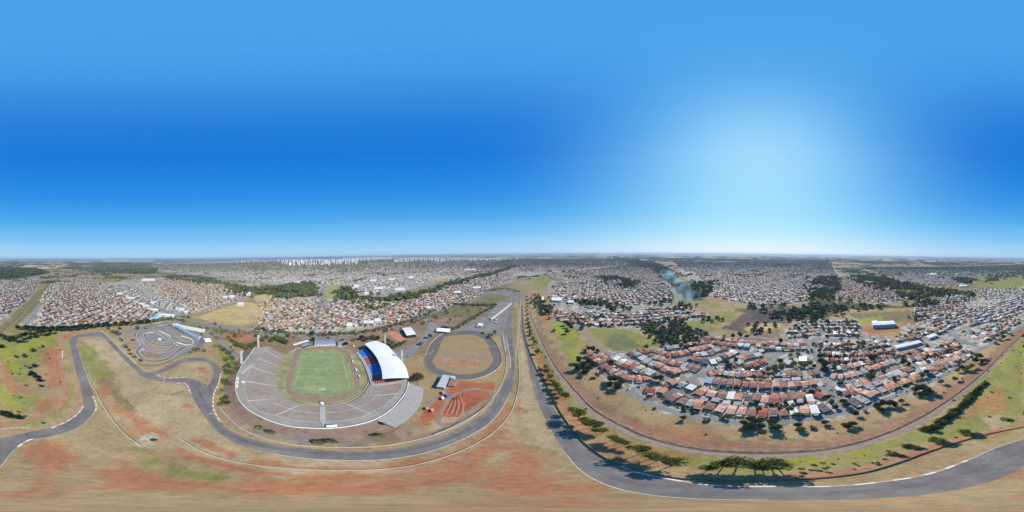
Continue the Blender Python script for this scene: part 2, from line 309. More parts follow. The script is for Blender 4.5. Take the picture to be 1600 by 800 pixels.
# (colour, softness in metres, broken-up amount, outline in photograph positions)
COVER = [
 (URB, 15, 0, [(95, 436), (140, 430), (170, 440), (215, 436), (300, 430), (365, 443), (385, 466), (345, 480), (300, 488), (275, 500), (180, 506), (30, 508), (55, 484), (75, 460)]),
 (URB, 15, 0, [(0, 440), (60, 434), (55, 455), (40, 470), (20, 487), (0, 500)]),
 (URB, 40, 0, [(240, 412), (440, 405), (700, 402), (850, 404), (1000, 404), (1030, 412), (1045, 440), (1060, 470), (1000, 475), (860, 478), (862, 440), (850, 430), (800, 432), (790, 442), (740, 446), (700, 436), (640, 452), (560, 470), (500, 468), (430, 445), (330, 432), (250, 424)]),
 (URB, 10, 0, [(440, 463), (500, 464), (640, 468), (720, 442), (800, 432), (800, 441), (770, 446), (745, 466), (690, 484), (640, 500), (600, 512), (490, 520), (395, 520), (400, 495)]),
 (URB, 10, 0, [(862, 474), (1000, 468), (1100, 488), (1115, 500), (1050, 508), (900, 512), (868, 500)]),
 (URB, 30, 0, [(1050, 408), (1300, 412), (1310, 432), (1260, 470), (1190, 482), (1110, 462), (1080, 440)]),
 (URB, 15, 0, [(1310, 430), (1340, 432), (1400, 450), (1430, 468), (1370, 475), (1312, 472)]),
 (URB, 30, 0, [(1340, 416), (1600, 412), (1600, 432), (1520, 436), (1430, 446), (1380, 432)]),
 (URB, 8, 0, [(1225, 515), (1250, 500), (1345, 497), (1350, 520), (1400, 530), (1430, 484), (1500, 470), (1600, 452), (1600, 507), (1540, 542), (1470, 592), (1370, 634), (1300, 650), (1200, 664), (1090, 652), (1010, 630), (915, 562), (930, 550), (1000, 545), (1090, 520), (1215, 535)]),
 (OLIVE, 8, .6, [(75, 452), (95, 436), (104, 430), (88, 433), (60, 455), (30, 482), (0, 508), (0, 526), (30, 506), (58, 480)]), (GREY, 3, .6, [(192, 515), (232, 507), (300, 500), (326, 528), (312, 550), (262, 560), (216, 546)]),
 (WOOD, 15, 0, [(0, 417), (60, 418), (80, 426), (40, 434), (0, 436)]), (WOOD, 15, 0, [(140, 421), (250, 418), (240, 428), (150, 427)]),
 (FIELD, 20, 0, [(60, 411), (110, 413), (80, 421), (30, 417)]), (FIELD, 100, 0, [(160, 406), (240, 405.5), (240, 408), (160, 409)]),
 (GREEN, 15, 1, [(140, 432), (185, 431), (190, 440), (150, 443)]), 
 (WOOD, 10, 0, [(250, 431), (300, 430), (400, 450), (380, 462), (340, 446), (270, 438)]), (WOOD, 10, 0, [(400, 452), (440, 444), (490, 440), (500, 462), (440, 465), (400, 462)]),
 (RED2, 6, 1, [(500, 447), (512, 447), (510, 466), (500, 466)]), (LIME, 10, 1, [(512, 447), (535, 443), (538, 458), (530, 466), (505, 467)]),
 (WOOD, 8, 0, [(525, 453), (545, 447), (560, 460), (600, 464), (660, 456), (720, 436), (790, 420), (805, 412), (805, 420), (760, 432), (700, 452), (640, 468), (580, 472), (530, 468)]),
 (FIELD, 8, 1, [(668, 433), (690, 427), (712, 426), (700, 435), (672, 438)]),
 (FIELD, 4, 0, [(308, 496), (345, 482), (382, 471), (400, 475), (425, 478), (420, 492), (396, 504), (375, 509), (330, 503)]),
 (FIELD, 6, 0, [(396, 462), (425, 458), (440, 462), (420, 470), (400, 472)]), (RED2, 6, 1, [(415, 472), (440, 468), (442, 476), (425, 480)]),
 (GREEN, 5, 1, [(285, 500), (310, 497), (322, 508), (300, 512), (288, 508)]),
 # stadium quarter
 (BRN, 6, 1, [(330, 505), (400, 520), (480, 522), (560, 520), (640, 498), (700, 480), (735, 468), (800, 462), (800, 520), (700, 530), (640, 560), (400, 540), (340, 530)]),
 (RED, 4, 1, [(350, 522), (380, 520), (400, 528), (385, 535), (355, 532)]), (GREY, 4, 0, [(490, 519), (560, 517), (556, 524), (480, 530)]),
 (PINKS, 5, 1, [(570, 512), (625, 505), (650, 515), (655, 525), (640, 535), (600, 520)]),
 (OLIVE, 5, 1, [(660, 490), (735, 470), (780, 476), (735, 500), (700, 512), (655, 505)]), (PINKS, 5, 1, [(672, 500), (730, 492), (715, 508), (690, 510)]),
 (GREY, 3, 0, [(735, 505), (765, 488), (778, 473), (797, 467), (792, 500), (786, 522), (745, 518), (710, 514)]),
 (GREY, 3, 0, [(610, 547), (652, 536), (672, 505), (690, 512), (660, 540), (640, 560), (628, 565)]),
 (DRY, 5, 1, [(640, 560), (665, 560), (680, 590), (720, 595), (770, 590), (785, 560), (790, 600), (760, 640), (700, 670), (640, 690), (660, 640), (660, 600)]),
 (DEEP, 2, .4, [(676, 625), (690, 612), (712, 600), (722, 596), (775, 598), (770, 622), (740, 648), (710, 660), (672, 668), (650, 664)]),
 (PALE, 2, .5, [(700, 652), (720, 640), (740, 648), (715, 664), (680, 672), (665, 668)]),
 (PINKS, 4, 1, [(362, 600), (375, 635), (400, 655), (455, 672), (520, 676), (580, 664), (620, 655), (640, 680), (560, 696), (470, 692), (400, 676), (362, 656), (345, 630)]),
 (BRN, 4, 1, [(560, 672), (620, 668), (640, 685), (600, 694), (545, 697)]), (GREY, 4, 1, [(380, 664), (420, 682), (470, 690), (540, 694), (560, 688), (480, 684), (430, 676), (395, 664)]),
 (GREEN, 4, 1, [(330, 530), (365, 545), (368, 590), (350, 640), (344, 620), (350, 580), (345, 560)]),
 # inside the circuit, left
 (PALE, 8, 1, [(130, 528), (180, 525), (230, 575), (290, 605), (330, 660), (400, 705), (520, 722), (640, 715), (760, 665), (800, 640), (800, 700), (640, 745), (480, 745), (340, 720), (240, 690), (160, 620)]),
 (GREEN, 6, .8, [(122, 532), (145, 540), (165, 570), (185, 600), (205, 640), (190, 640), (160, 605), (130, 575)]),
 (RED, 7, 1, [(150, 590), (175, 605), (200, 640), (245, 668), (262, 680), (235, 682), (205, 672), (180, 640), (160, 612)]),
 (BRN, 3, .8, [(152, 590), (168, 592), (215, 640), (205, 645), (185, 625)]),
 (RED, 6, .6, [(40, 705), (65, 690), (100, 690), (115, 710), (95, 725), (85, 760), (60, 775), (30, 765), (50, 735)]),
 (RED, 6, .8, [(150, 735), (200, 725), (260, 735), (330, 752), (400, 745), (480, 752), (560, 755), (640, 742), (720, 712), (790, 680), (800, 690), (760, 735), (640, 770), (500, 775), (330, 768), (220, 765), (130, 760)]),
 (RED, 4, 1, [(275, 690), (300, 708), (360, 722), (430, 735), (560, 742), (650, 734), (730, 708), (790, 660), (790, 672), (730, 718), (650, 744), (560, 752), (420, 744), (340, 732), (290, 715)]),
 (RED, 3, 1, [(300, 686), (330, 690), (370, 708), (360, 716), (330, 706)]), (RED, 4, 1, [(400, 716), (520, 730), (620, 724), (700, 706), (760, 668), (795, 630), (802, 640), (760, 685), (700, 718), (620, 733), (520, 734), (400, 726)]),
 (GREEN, 3, .9, [(212, 700), (225, 703), (275, 728), (340, 742), (380, 752), (350, 753), (290, 745), (240, 725), (215, 708)]),
 (RED, 8, 1, [(800, 690), (835, 700), (870, 740), (900, 765), (960, 785), (900, 792), (830, 780), (780, 790), (790, 740)]),
 (RED, 3, 1, [(804, 640), (812, 625), (838, 640), (820, 650)]),
 (RED2, 8, 1, [(1250, 779), (1380, 774), (1460, 768), (1530, 748), (1560, 738), (1500, 740), (1400, 760), (1300, 768)]),
 (PALE, 3, .4, [(213, 690), (222, 680), (238, 677), (246, 686), (240, 695), (222, 697)]),
 (PALE, 2, 1, [(270, 605), (285, 600), (297, 612), (300, 630), (285, 640), (262, 624)]), (RED, 2, 1, [(284, 630), (298, 630), (299, 636), (286, 637)]),
 (PALE, 3, 1, [(247, 588), (290, 568), (320, 562), (332, 572), (330, 590), (318, 598), (290, 590), (265, 590)]), (RED2, 4, 1, [(308, 574), (322, 572), (324, 584), (310, 584)]),
 # outside the circuit, far left
 (GREEN, 6, .7, [(0, 515), (95, 512), (88, 540), (60, 560), (50, 590), (20, 600), (0, 560)]), (LIME, 5, .8, [(0, 530), (10, 545), (50, 530), (90, 516), (85, 528), (50, 545), (25, 560), (40, 590), (10, 570), (0, 575)]),
 (LIME, 4, .7, [(0, 598), (10, 605), (30, 635), (33, 650), (15, 640), (0, 620)]), (GREEN, 5, 1, [(15, 600), (60, 612), (72, 632), (40, 645), (25, 625)]),
 (RED2, 7, 1, [(60, 550), (88, 535), (95, 570), (96, 600), (90, 625), (70, 640), (50, 648), (72, 620), (68, 585)]), (RED, 3, 1, [(82, 545), (92, 545), (95, 580), (101, 610), (90, 600), (84, 565)]), (RED2, 6, 1, [(0, 560), (15, 575), (30, 600), (40, 612), (15, 612), (0, 600)]),
 (RED, 3, 1, [(98, 523), (115, 520), (108, 532), (98, 532)]), (GREEN, 3, .8, [(92, 590), (110, 600), (118, 615), (100, 645), (60, 662), (0, 668), (0, 662), (50, 652), (95, 630), (108, 610)]),
 # right of the circuit: verge, railway reserve, fields
 (GREEN, 4, .8, [(820, 500), (838, 520), (880, 600), (925, 645), (1000, 690), (1060, 706), (1180, 718), (1280, 714), (1380, 692), (1450, 660), (1480, 650), (1440, 690), (1330, 725), (1200, 738), (1060, 725), (960, 690), (880, 630), (838, 560)]),
 (RED2, 4, 1, [(830, 540), (842, 545), (868, 590), (885, 625), (920, 665), (985, 705), (1060, 735), (1000, 725), (930, 690), (880, 645), (846, 590)]),
 (RED, 3, .8, [(940, 670), (985, 690), (1040, 705), (1090, 712), (1040, 714), (980, 702)]), (LIME, 4, .8, [(1050, 712), (1120, 718), (1250, 716), (1340, 706), (1400, 690), (1390, 700), (1300, 722), (1150, 726)]),
 (BRN, 6, 1, [(835, 470), (860, 500), (900, 570), (960, 620), (1050, 665), (1160, 690), (1280, 688), (1380, 662), (1450, 635), (1520, 590), (1600, 515), (1600, 521), (1545, 578), (1480, 630), (1400, 674), (1290, 704), (1170, 709), (1060, 698), (960, 660), (890, 600), (838, 515)]),
 (DRY, 6, .8, [(832, 455), (850, 480), (870, 520), (915, 580), (960, 610), (1010, 640), (1080, 660), (1100, 668), (1060, 680), (960, 640), (900, 590), (850, 520)]),
 (RED2, 6, 1, [(1000, 655), (1060, 664), (1120, 680), (1100, 692), (1040, 680)]), (RED, 4, .8, [(828, 455), (838, 462), (842, 478), (832, 474)]), (RED2, 5, 1, [(845, 492), (862, 488), (866, 505), (850, 508)]),
 (GREEN, 6, .6, [(860, 503), (880, 500), (905, 512), (908, 560), (912, 590), (890, 560), (875, 530)]), (LIME, 4, .6, [(862, 505), (880, 502), (890, 515), (905, 525), (890, 530), (870, 522)]),
 (LIME, 3, .7, [(903, 530), (907, 540), (902, 565), (896, 565), (890, 552), (900, 548)]),
 (GREEN, 4, .3, [(913, 512), (960, 512), (985, 518), (1020, 528), (1040, 540), (1010, 545), (960, 550), (940, 535), (925, 522)]), ((.13, .15, .065), 1.2, .1, [(946, 540), (955, 524), (963, 521), (976, 523), (1004, 542), (985, 545), (962, 549)]),
 (GREEN, 5, .5, [(1055, 502), (1090, 500), (1120, 512), (1160, 508), (1155, 490), (1110, 488), (1140, 485), (1158, 492), (1140, 515), (1100, 518), (1060, 510)]), (GREEN, 4, .3, [(1090, 500), (1118, 510), (1155, 494), (1135, 488), (1095, 497)]),
 (BURN, 6, .8, [(1130, 512), (1160, 490), (1215, 485), (1230, 508), (1190, 512), (1160, 522)]), (BURN, 10, .6, [(1150, 482), (1215, 476), (1280, 482), (1240, 500), (1190, 504)]),
 (FIELD, 6, 1, [(1160, 510), (1195, 505), (1225, 506), (1215, 515), (1170, 520)]), (BRN, 6, 1, [(1170, 520), (1215, 515), (1225, 530), (1190, 535), (1145, 530)]),
 (WOOD, 10, .3, [(1200, 488), (1262, 478), (1268, 440), (1282, 432), (1310, 430), (1315, 470), (1420, 478), (1430, 470), (1340, 440), (1330, 428), (1380, 432), (1450, 448), (1510, 455), (1530, 462), (1450, 478), (1380, 482), (1310, 484), (1290, 500), (1240, 500)]),
 (GREEN, 6, .5, [(1330, 468), (1362, 468), (1364, 474), (1330, 475)]), (GREEN, 8, .4, [(1355, 427), (1385, 425), (1392, 437), (1378, 440)]),
 ((.32, .2, .12), 2, 0, [(1304, 490), (1306, 458), (1309, 458), (1308, 490)]),
 (OLIVE, 5, .5, [(1320, 488), (1420, 485), (1445, 500), (1430, 505), (1345, 500)]), (LIME, 4, .3, [(1341, 498), (1378, 494), (1380, 500), (1370, 508), (1342, 507)]),
 (RED2, 3, .6, [(1344, 510), (1365, 508), (1410, 510), (1405, 518), (1350, 525)]), (RED, 3, .6, [(1410, 502), (1435, 500), (1443, 504), (1425, 508), (1412, 507)]),
 (GREEN, 5, .7, [(1475, 504), (1505, 496), (1510, 500), (1480, 508)]), (GREEN, 20, .6, [(1520, 432), (1600, 430), (1600, 458), (1560, 456), (1525, 448)]), (GREEN, 15, .6, [(1410, 450), (1450, 456), (1462, 464), (1430, 462)]),
 (GREEN, 30, .6, [(1250, 430), (1310, 440), (1300, 446), (1245, 440)]), (GREEN, 10, .5, [(1200, 472), (1222, 468), (1222, 478), (1205, 480)]), (GREEN, 10, .5, [(1225, 450), (1258, 455), (1250, 460), (1222, 456)]),
 (GREEN, 20, .7, [(1020, 442), (1060, 450), (1110, 470), (1120, 478), (1080, 478), (1050, 465)]), (WOOD, 20, .3, [(960, 402), (1020, 408), (1050, 422), (1058, 440), (1100, 440), (1090, 430), (1120, 440), (1100, 470), (1070, 468), (1040, 440), (1020, 420)]), (GREEN, 30, .6, [(1110, 442), (1165, 430), (1172, 436), (1120, 446)]),
 (WOOD, 10, .3, [(930, 432), (960, 430), (1000, 440), (990, 450), (960, 447)]), (RED, 4, .5, [(975, 470), (1000, 469), (1000, 476), (980, 480)]), (LIME, 3, .5, [(972, 480), (988, 478), (988, 485), (975, 486)]),
 (GREEN, 8, .6, [(832, 440), (845, 428), (868, 424), (862, 436), (850, 452), (832, 452)]),
 (BANK, 3, .5, [(832, 500), (846, 520), (866, 552), (885, 580), (905, 602), (935, 628), (965, 645), (1000, 660), (1050, 675), (1110, 688), (1165, 694), (1240, 693), (1290, 689), (1345, 677), (1390, 659), (1440, 634), (1480, 608), (1520, 578), (1560, 540), (1598, 508), (1600, 520), (1573, 545), (1542, 578), (1510, 606), (1474, 633), (1436, 656), (1389, 678), (1339, 694), (1290, 704), (1240, 708), (1165, 709.5), (1116, 706), (1061, 698), (1030, 691), (998, 681), (974, 669), (949, 656), (924, 640), (901, 615), (887, 599), (862, 564), (851, 542), (840, 517)]),
 (RED, 2, .8, [(990, 664), (1050, 681), (1110, 694), (1165, 700), (1165, 703), (1110, 698), (1050, 687), (990, 669)]),
 # right edge slope below the railway
 (LIME, 6, .7, [(1600, 530), (1570, 560), (1540, 585), (1530, 600), (1500, 640), (1545, 620), (1560, 590), (1600, 560)]), (GREEN, 6, .9, [(1600, 525), (1540, 590), (1500, 640), (1440, 680), (1500, 690), (1600, 665)]),
 (RED2, 5, 1, [(1600, 556), (1595, 570), (1598, 590), (1600, 600)]), (RED2, 7, 1, [(1530, 620), (1565, 600), (1570, 640), (1530, 650), (1490, 655)]), (PALE, 4, 1, [(1535, 652), (1570, 650), (1580, 664), (1550, 668)]),
 (RED2, 3, .5, [(1200, 742), (1300, 737), (1400, 712), (1500, 684), (1600, 660), (1600, 668), (1500, 692), (1400, 722), (1300, 745), (1200, 750)]),
 # circuit north loop and runway verge
 (OLIVE, 3, .8, [(735, 471), (762, 458), (790, 457), (800, 464), (775, 474), (745, 474)]), (GREY, 3, .2, [(730, 472), (762, 453), (790, 452), (820, 460), (816, 466), (800, 464), (765, 456), (738, 472)]),
 (GREEN, 3, .8, [(800, 480), (808, 480), (812, 560), (810, 620), (804, 600), (804, 540)]), (PALE, 4, .6, [(812, 520), (822, 560), (832, 610), (850, 650), (880, 705), (830, 690), (812, 640)]),
 (DRY, 4, .8, [(780, 530), (792, 530), (795, 570), (785, 600), (780, 580)]),
]
def build_ground():
    nA = 1440
    dep = np.r_[np.arange(89.2, 4.0, -.28), np.arange(4.0, 1.2, -.1)]
    rr = np.r_[H/np.tan(np.radians(dep)), np.geomspace(H/math.tan(R(1.2))*1.012, 60000, 110)]
    az = np.linspace(0, 2*math.pi, nA, endpoint=False)
    X = np.outer(rr, np.sin(az)); Y = np.outer(rr, np.cos(az)); Z = terr(X, Y)
    C = np.empty(X.shape+(3,)); C[:] = DRY; K = np.ones(X.shape)
    # far country: big patches of field, pasture and wood
    rad = np.hypot(X, Y)
    def nz(x, y, s, k=0): return (np.sin(x/s+k)+np.sin(y/s*1.31+2*k)+np.sin((x+y)/s*.73+k*3)+np.sin((x-y*.6)/s*1.9+k))/4
    n1 = nz(X, Y, 900, 1)+.5*nz(X, Y, 260, 2); n2 = nz(X, Y, 1500, 4)+.5*nz(X, Y, 330, 5)
    far = rad > 4200
    base = np.where((n1 > .25)[..., None], np.array((.3, .24, .155)), np.array((.13, .135, .075)))
    base = np.where((n2 > .3)[..., None], np.array((.055, .065, .04)), base)
    base = np.where(((n1 < -.35))[..., None], np.array((.24, .19, .15)), base)
    n3 = nz(X, Y, 700, 7)+.5*nz(X, Y, 190, 8); base = np.where((n3 > .45)[..., None], np.array((.28, .25, .23)), base)
    n4 = nz(X, Y, 420, 9)+.6*nz(X, Y, 150, 3); base = np.where((n4 > .55)[..., None], np.array((.05, .065, .04)), base)
    w = (smooth((rad-560)/260)*(.55+.45*nz(X, Y, 60, 3)))[..., None]; C = C*(1-w)+np.array((.165, .15, .085))*w
    w = smooth((rad-3800)/1500)[..., None]; C = C*(1-w)+base*w
    Rm = np.zeros(X.shape)
    for col, soft, brk, px in COVER:
        P = np.array(catmull(GL(px), 1e9, True)) if len(px) < 5 else np.array(GL(px))
        x0, y0 = P.min(0)-3*soft; x1, y1 = P.max(0)+3*soft
        m = (X > x0) & (X < x1) & (Y > y0) & (Y < y1)
        if not m.any(): continue
        xs, ys = X[m], Y[m]; d = sdf(xs, ys, P)
        wob = soft*(.9*nz(xs, ys, soft*1.1, soft)+.6*nz(xs, ys, soft*.45, soft+1))
        if brk: wob = wob*(1+brk)
        a = smooth((d+wob)/(1.6*soft)+.5)
        if brk: a = a*(1-brk*.35*(.5+.5*nz(xs, ys, soft*.8, 3)))
        if col is RED or col is RED2:      # earth shows through: broken up finely in the material
            a2 = smooth((d+wob*.6)/(4.2*soft)+.5)*(1.0 if col is RED else .8); Rm[m] = np.maximum(Rm[m], a2); continue
        Rm[m] = Rm[m]*(1-a)
        C[m] = C[m]*(1-a[:, None])+np.array(col)*a[:, None]
        K[m] = K[m]*(1-a)+a*(0 if col is URB else 1)
    nR = len(rr)
    V = np.stack([X, Y, Z], -1).reshape(-1, 3); V = np.r_[V, [[0, 0, 0]]]
    i = np.arange(nR-1)[:, None]*nA; j = np.arange(nA)[None]; j2 = (j+1) % nA
    F = np.stack([i+j2, i+nA+j2, i+nA+j, i+j], -1).reshape(-1, 4)
    c = len(V)-1; jj = np.arange(nA); F = np.r_[F, np.stack([(jj+1) % nA, jj, np.full(nA, c), np.full(nA, -1)], -1)]
    # both windings run the same way round
    o = bigmesh('ground', V, F, ground_material())
    a = o.data.attributes.new('Col', 'FLOAT_COLOR', 'POINT'); cc = np.c_[C.reshape(-1, 3), K.reshape(-1)]; cc = np.r_[cc, [[*DRY, 1]]]
    a.data.foreach_set('color', cc.ravel().astype(np.float32))
    a = o.data.attributes.new('Soil', 'FLOAT', 'POINT'); a.data.foreach_set('value', np.r_[Rm.reshape(-1), [0]].astype(np.float32))
    o.data.polygons.foreach_set('use_smooth', np.ones(len(F), bool))
    print('GROUND NORMALS', o.data.polygons[10].normal.z, o.data.polygons[len(F)-1].normal.z)
    return tag(o, kind='structure')
def ground_material():
    m = bpy.data.materials.new('ground_cover'); m.use_nodes = True; n, l = m.node_tree.nodes, m.node_tree.links
    b = n['Principled BSDF']; b.inputs['Roughness'].default_value = .95; b.inputs['Specular IOR Level'].default_value = .1
    at = n.new('ShaderNodeAttribute'); at.attribute_name = 'Col'; geo = n.new('ShaderNodeNewGeometry')
    def noise(s, lo, hi, d=5, rough=.6, dist=0):
        t = n.new('ShaderNodeTexNoise'); t.inputs['Scale'].default_value = s; t.inputs['Detail'].default_value = d; t.inputs['Roughness'].default_value = rough; t.inputs['Distortion'].default_value = dist
        l.new(geo.outputs['Position'], t.inputs['Vector'])
        r = n.new('ShaderNodeMapRange'); r.inputs[1].default_value = .3; r.inputs[2].default_value = .7; r.inputs[3].default_value = lo; r.inputs[4].default_value = hi; l.new(t.outputs[0], r.inputs[0]); return r.outputs[0], t
    f1, t1 = noise(.03, .69, 1.05, 6, .65, .6); f2, t2 = noise(.28, .76, 1.24, 6, .75); f3, _ = noise(.0016, .85, 1.15, 6, .7)
    m1 = n.new('ShaderNodeMath'); m1.operation = 'MULTIPLY'; l.new(f1, m1.inputs[0]); l.new(f2, m1.inputs[1])
    m2 = n.new('ShaderNodeMath'); m2.operation = 'MULTIPLY'; l.new(m1.outputs[0], m2.inputs[0]); l.new(f3, m2.inputs[1])
    # old mowing and wheel marks, long and thin
    mpp = n.new('ShaderNodeMapping'); mpp.inputs['Rotation'].default_value = (0, 0, .5); mpp.inputs['Scale'].default_value = (.035, .6, 1); l.new(geo.outputs['Position'], mpp.inputs[0])
    ts_ = n.new('ShaderNodeTexNoise'); ts_.inputs['Scale'].default_value = 1; ts_.inputs['Detail'].default_value = 4; ts_.inputs['Distortion'].default_value = .4; l.new(mpp.outputs[0], ts_.inputs['Vector'])
    rs_ = n.new('ShaderNodeMapRange'); rs_.inputs[1].default_value = .3; rs_.inputs[2].default_value = .7; rs_.inputs[3].default_value = .92; rs_.inputs[4].default_value = 1.08; l.new(ts_.outputs[0], rs_.inputs[0])
    m3 = n.new('ShaderNodeMath'); m3.operation = 'MULTIPLY'; l.new(m2.outputs[0], m3.inputs[0]); l.new(rs_.outputs[0], m3.inputs[1]); m2 = m3
    # hue drift: reddish earth showing through thin grass
    rd, t4 = noise(.021, 0, 1, 10, .75, 2.2)
    mr_ = n.new('ShaderNodeMapRange'); mr_.inputs[1].default_value = .5; mr_.inputs[2].default_value = .95; mr_.inputs[4].default_value = .6; l.new(rd, mr_.inputs[0])
    mk = n.new('ShaderNodeMath'); mk.operation = 'MULTIPLY'; l.new(mr_.outputs[0], mk.inputs[0]); l.new(at.outputs['Alpha'], mk.inputs[1])
    mi = n.new('ShaderNodeMix'); mi.data_type = 'RGBA'; 
    sa = n.new('ShaderNodeAttribute'); sa.attribute_name = 'Soil'
    sn_ = n.new('ShaderNodeMath'); sn_.operation = 'MULTIPLY_ADD'; sn_.inputs[1].default_value = 1.7; sn_.inputs[2].default_value = -.85
    tn_ = n.new('ShaderNodeTexNoise'); tn_.inputs['Scale'].default_value = .045; tn_.inputs['Detail'].default_value = 12; tn_.inputs['Roughness'].default_value = .78; tn_.inputs['Distortion'].default_value = 1.0; l.new(geo.outputs['Position'], tn_.inputs['Vector']); l.new(tn_.outputs[0], sn_.inputs[0])
    st_ = n.new('ShaderNodeMath'); st_.operation = 'MULTIPLY_ADD'; st_.inputs[1].default_value = .3; st_.inputs[2].default_value = -.15; l.new(ts_.outputs[0], st_.inputs[0])
    s1 = n.new('ShaderNodeMath'); s1.operation = 'ADD'; l.new(sa.outputs['Fac'], s1.inputs[0]); l.new(sn_.outputs[0], s1.inputs[1])
    s2 = n.new('ShaderNodeMath'); s2.operation = 'ADD'; l.new(s1.outputs[0], s2.inputs[0]); l.new(st_.outputs[0], s2.inputs[1])
    sm_ = n.new('ShaderNodeMapRange'); sm_.interpolation_type = 'SMOOTHSTEP'; sm_.inputs[1].default_value = .12; sm_.inputs[2].default_value = .95; sm_.inputs[4].default_value = .88; l.new(s2.outputs[0], sm_.inputs[0])
    l.new(mk.outputs[0], mi.inputs[0]); l.new(at.outputs['Color'], mi.inputs[6]); mi.inputs[7].default_value = (.28, .15, .085, 1)
    mj = n.new('ShaderNodeMix'); mj.data_type = 'RGBA'; l.new(sm_.outputs[0], mj.inputs[0]); l.new(mi.outputs[2], mj.inputs[6]); mj.inputs[7].default_value = (.33, .14, .075, 1); mi = mj
    v = n.new('ShaderNodeVectorMath'); v.operation = 'SCALE'; l.new(mi.outputs[2], v.inputs[0]); l.new(m2.outputs[0], v.inputs['Scale'])
    # town lots: a patchwork of concrete yards, bare earth and grass
    vo = n.new('ShaderNodeTexVoronoi'); vo.inputs['Scale'].default_value = .11; l.new(geo.outputs['Position'], vo.inputs['Vector'])
    sx_ = n.new('ShaderNodeSeparateColor'); l.new(vo.outputs['Color'], sx_.inputs[0]); cr = n.new('ShaderNodeValToRGB'); cr.color_ramp.interpolation = 'CONSTANT'; el = cr.color_ramp.elements
    for i, (p, c) in enumerate([(0, (.2, .18, .155)), (.2, (.36, .33, .29)), (.42, (.27, .2, .14)), (.55, (.13, .14, .07)), (.7, (.3, .28, .25)), (.85, (.42, .4, .37))]):
        e = el[i] if i < 2 else el.new(p); e.position = p; e.color = (*c, 1)
    l.new(sx_.outputs[0], cr.inputs[0]); vs = n.new('ShaderNodeVectorMath'); vs.operation = 'SCALE'; l.new(cr.outputs[0], vs.inputs[0]); l.new(m2.outputs[0], vs.inputs['Scale'])
    iv = n.new('ShaderNodeMath'); iv.operation = 'SUBTRACT'; iv.inputs[0].default_value = 1; l.new(at.outputs['Alpha'], iv.inputs[1]); iw_ = n.new('ShaderNodeMath'); iw_.operation = 'MULTIPLY'; iw_.inputs[1].default_value = .8; l.new(iv.outputs[0], iw_.inputs[0])
    um = n.new('ShaderNodeMix'); um.data_type = 'RGBA'; l.new(iw_.outputs[0], um.inputs[0]); l.new(v.outputs[0], um.inputs[6]); l.new(vs.outputs[0], um.inputs[7])
    hs_ = n.new('ShaderNodeHueSaturation'); hs_.inputs['Saturation'].default_value = 1.04; l.new(um.outputs[2], hs_.inputs['Color'])
    l.new(hs_.outputs[0], b.inputs['Base Color'])
    bp = n.new('ShaderNodeBump'); bp.inputs['Strength'].default_value = .6; bp.inputs['Distance'].default_value = .6; l.new(t2.outputs[0], bp.inputs['Height']); l.new(bp.outputs[0], b.inputs['Normal'])
    return m
build_ground()

# ------------------------------------------------------------ the racing circuit, roads, railway
Lw = lambda p: GL(p)
# left hairpin: outer edge / inner edge
strip('race_circuit_west', Lw([(0, 685), (31, 678), (65, 671), (89, 666), (110, 656), (126, 644), (130.5, 634), (128.6, 616), (124, 600), (119, 580), (113, 555), (109, 537), (110, 530), (115, 525), (125, 522), (140, 520), (155, 519), (163, 521), (172, 528), (185, 543), (197, 555), (210, 568), (222, 578), (236, 585)]),
      Lw([(0, 730), (13, 713), (28, 698), (47, 687), (79, 682), (105, 675), (128, 664), (143, 650), (149.6, 637), (147, 622), (142, 606), (136, 588), (129, 568), (122, 545), (120, 534), (122, 529), (130, 526), (143, 525), (157, 527), (166, 532), (176, 543), (192, 560), (205, 573), (221, 588)]), .03, M['asphalt'])
strip('race_circuit_middle', Lw([(229, 582), (236, 584), (260, 591), (289, 590.5), (300, 592), (318, 599), (322, 606), (331, 590), (337, 578), (343, 575), (345, 584), (340, 603), (333, 616), (332, 640), (346, 661), (367, 677), (400, 688), (452, 697.6), (505, 703), (557, 705.5), (623, 700), (676, 687), (715, 671), (760, 642.5), (778, 616), (789, 595), (796, 575), (796, 554), (793, 535), (791, 515), (793, 495), (797, 478), (800.6, 466)][:5]+[(318, 599), (334, 616), (333, 640), (346, 661), (367, 677), (400, 688), (452, 697.6), (505, 703), (557, 705.5), (623, 700), (676, 687), (715, 671), (760, 642.5), (778, 616), (789, 595), (796, 575), (796, 554), (793, 535), (791, 515), (793, 495), (797, 478), (800.6, 466)]),
      Lw([(216, 584), (231, 592), (256, 597), (275, 598), (288, 600), (296, 607), (303, 625), (316, 645), (336, 671), (367, 692), (400, 702), (426, 708), (466, 714.7), (531, 718.6), (584, 718.6), (649, 710.7), (702, 695), (741, 676.6), (773, 653), (797.5, 613), (803, 592), (804.5, 575), (804, 550), (802, 525), (800.5, 510), (801, 490), (803, 478), (806, 466)]), .034, M['asphalt'], n=700)
strip('race_circuit_loop', Lw([(228, 581), (240, 581), (262, 572), (285, 560.5), (305, 559), (322, 560), (335, 566), (343, 574), (345.5, 583), (341, 600), (334, 614), (333, 625)]),
      Lw([(236, 587), (247, 584), (265, 577), (285, 567), (305, 564), (322, 566), (331, 572), (334, 579), (331, 592), (324, 603), (318, 603), (322, 620)]), .038, M['asphalt'])
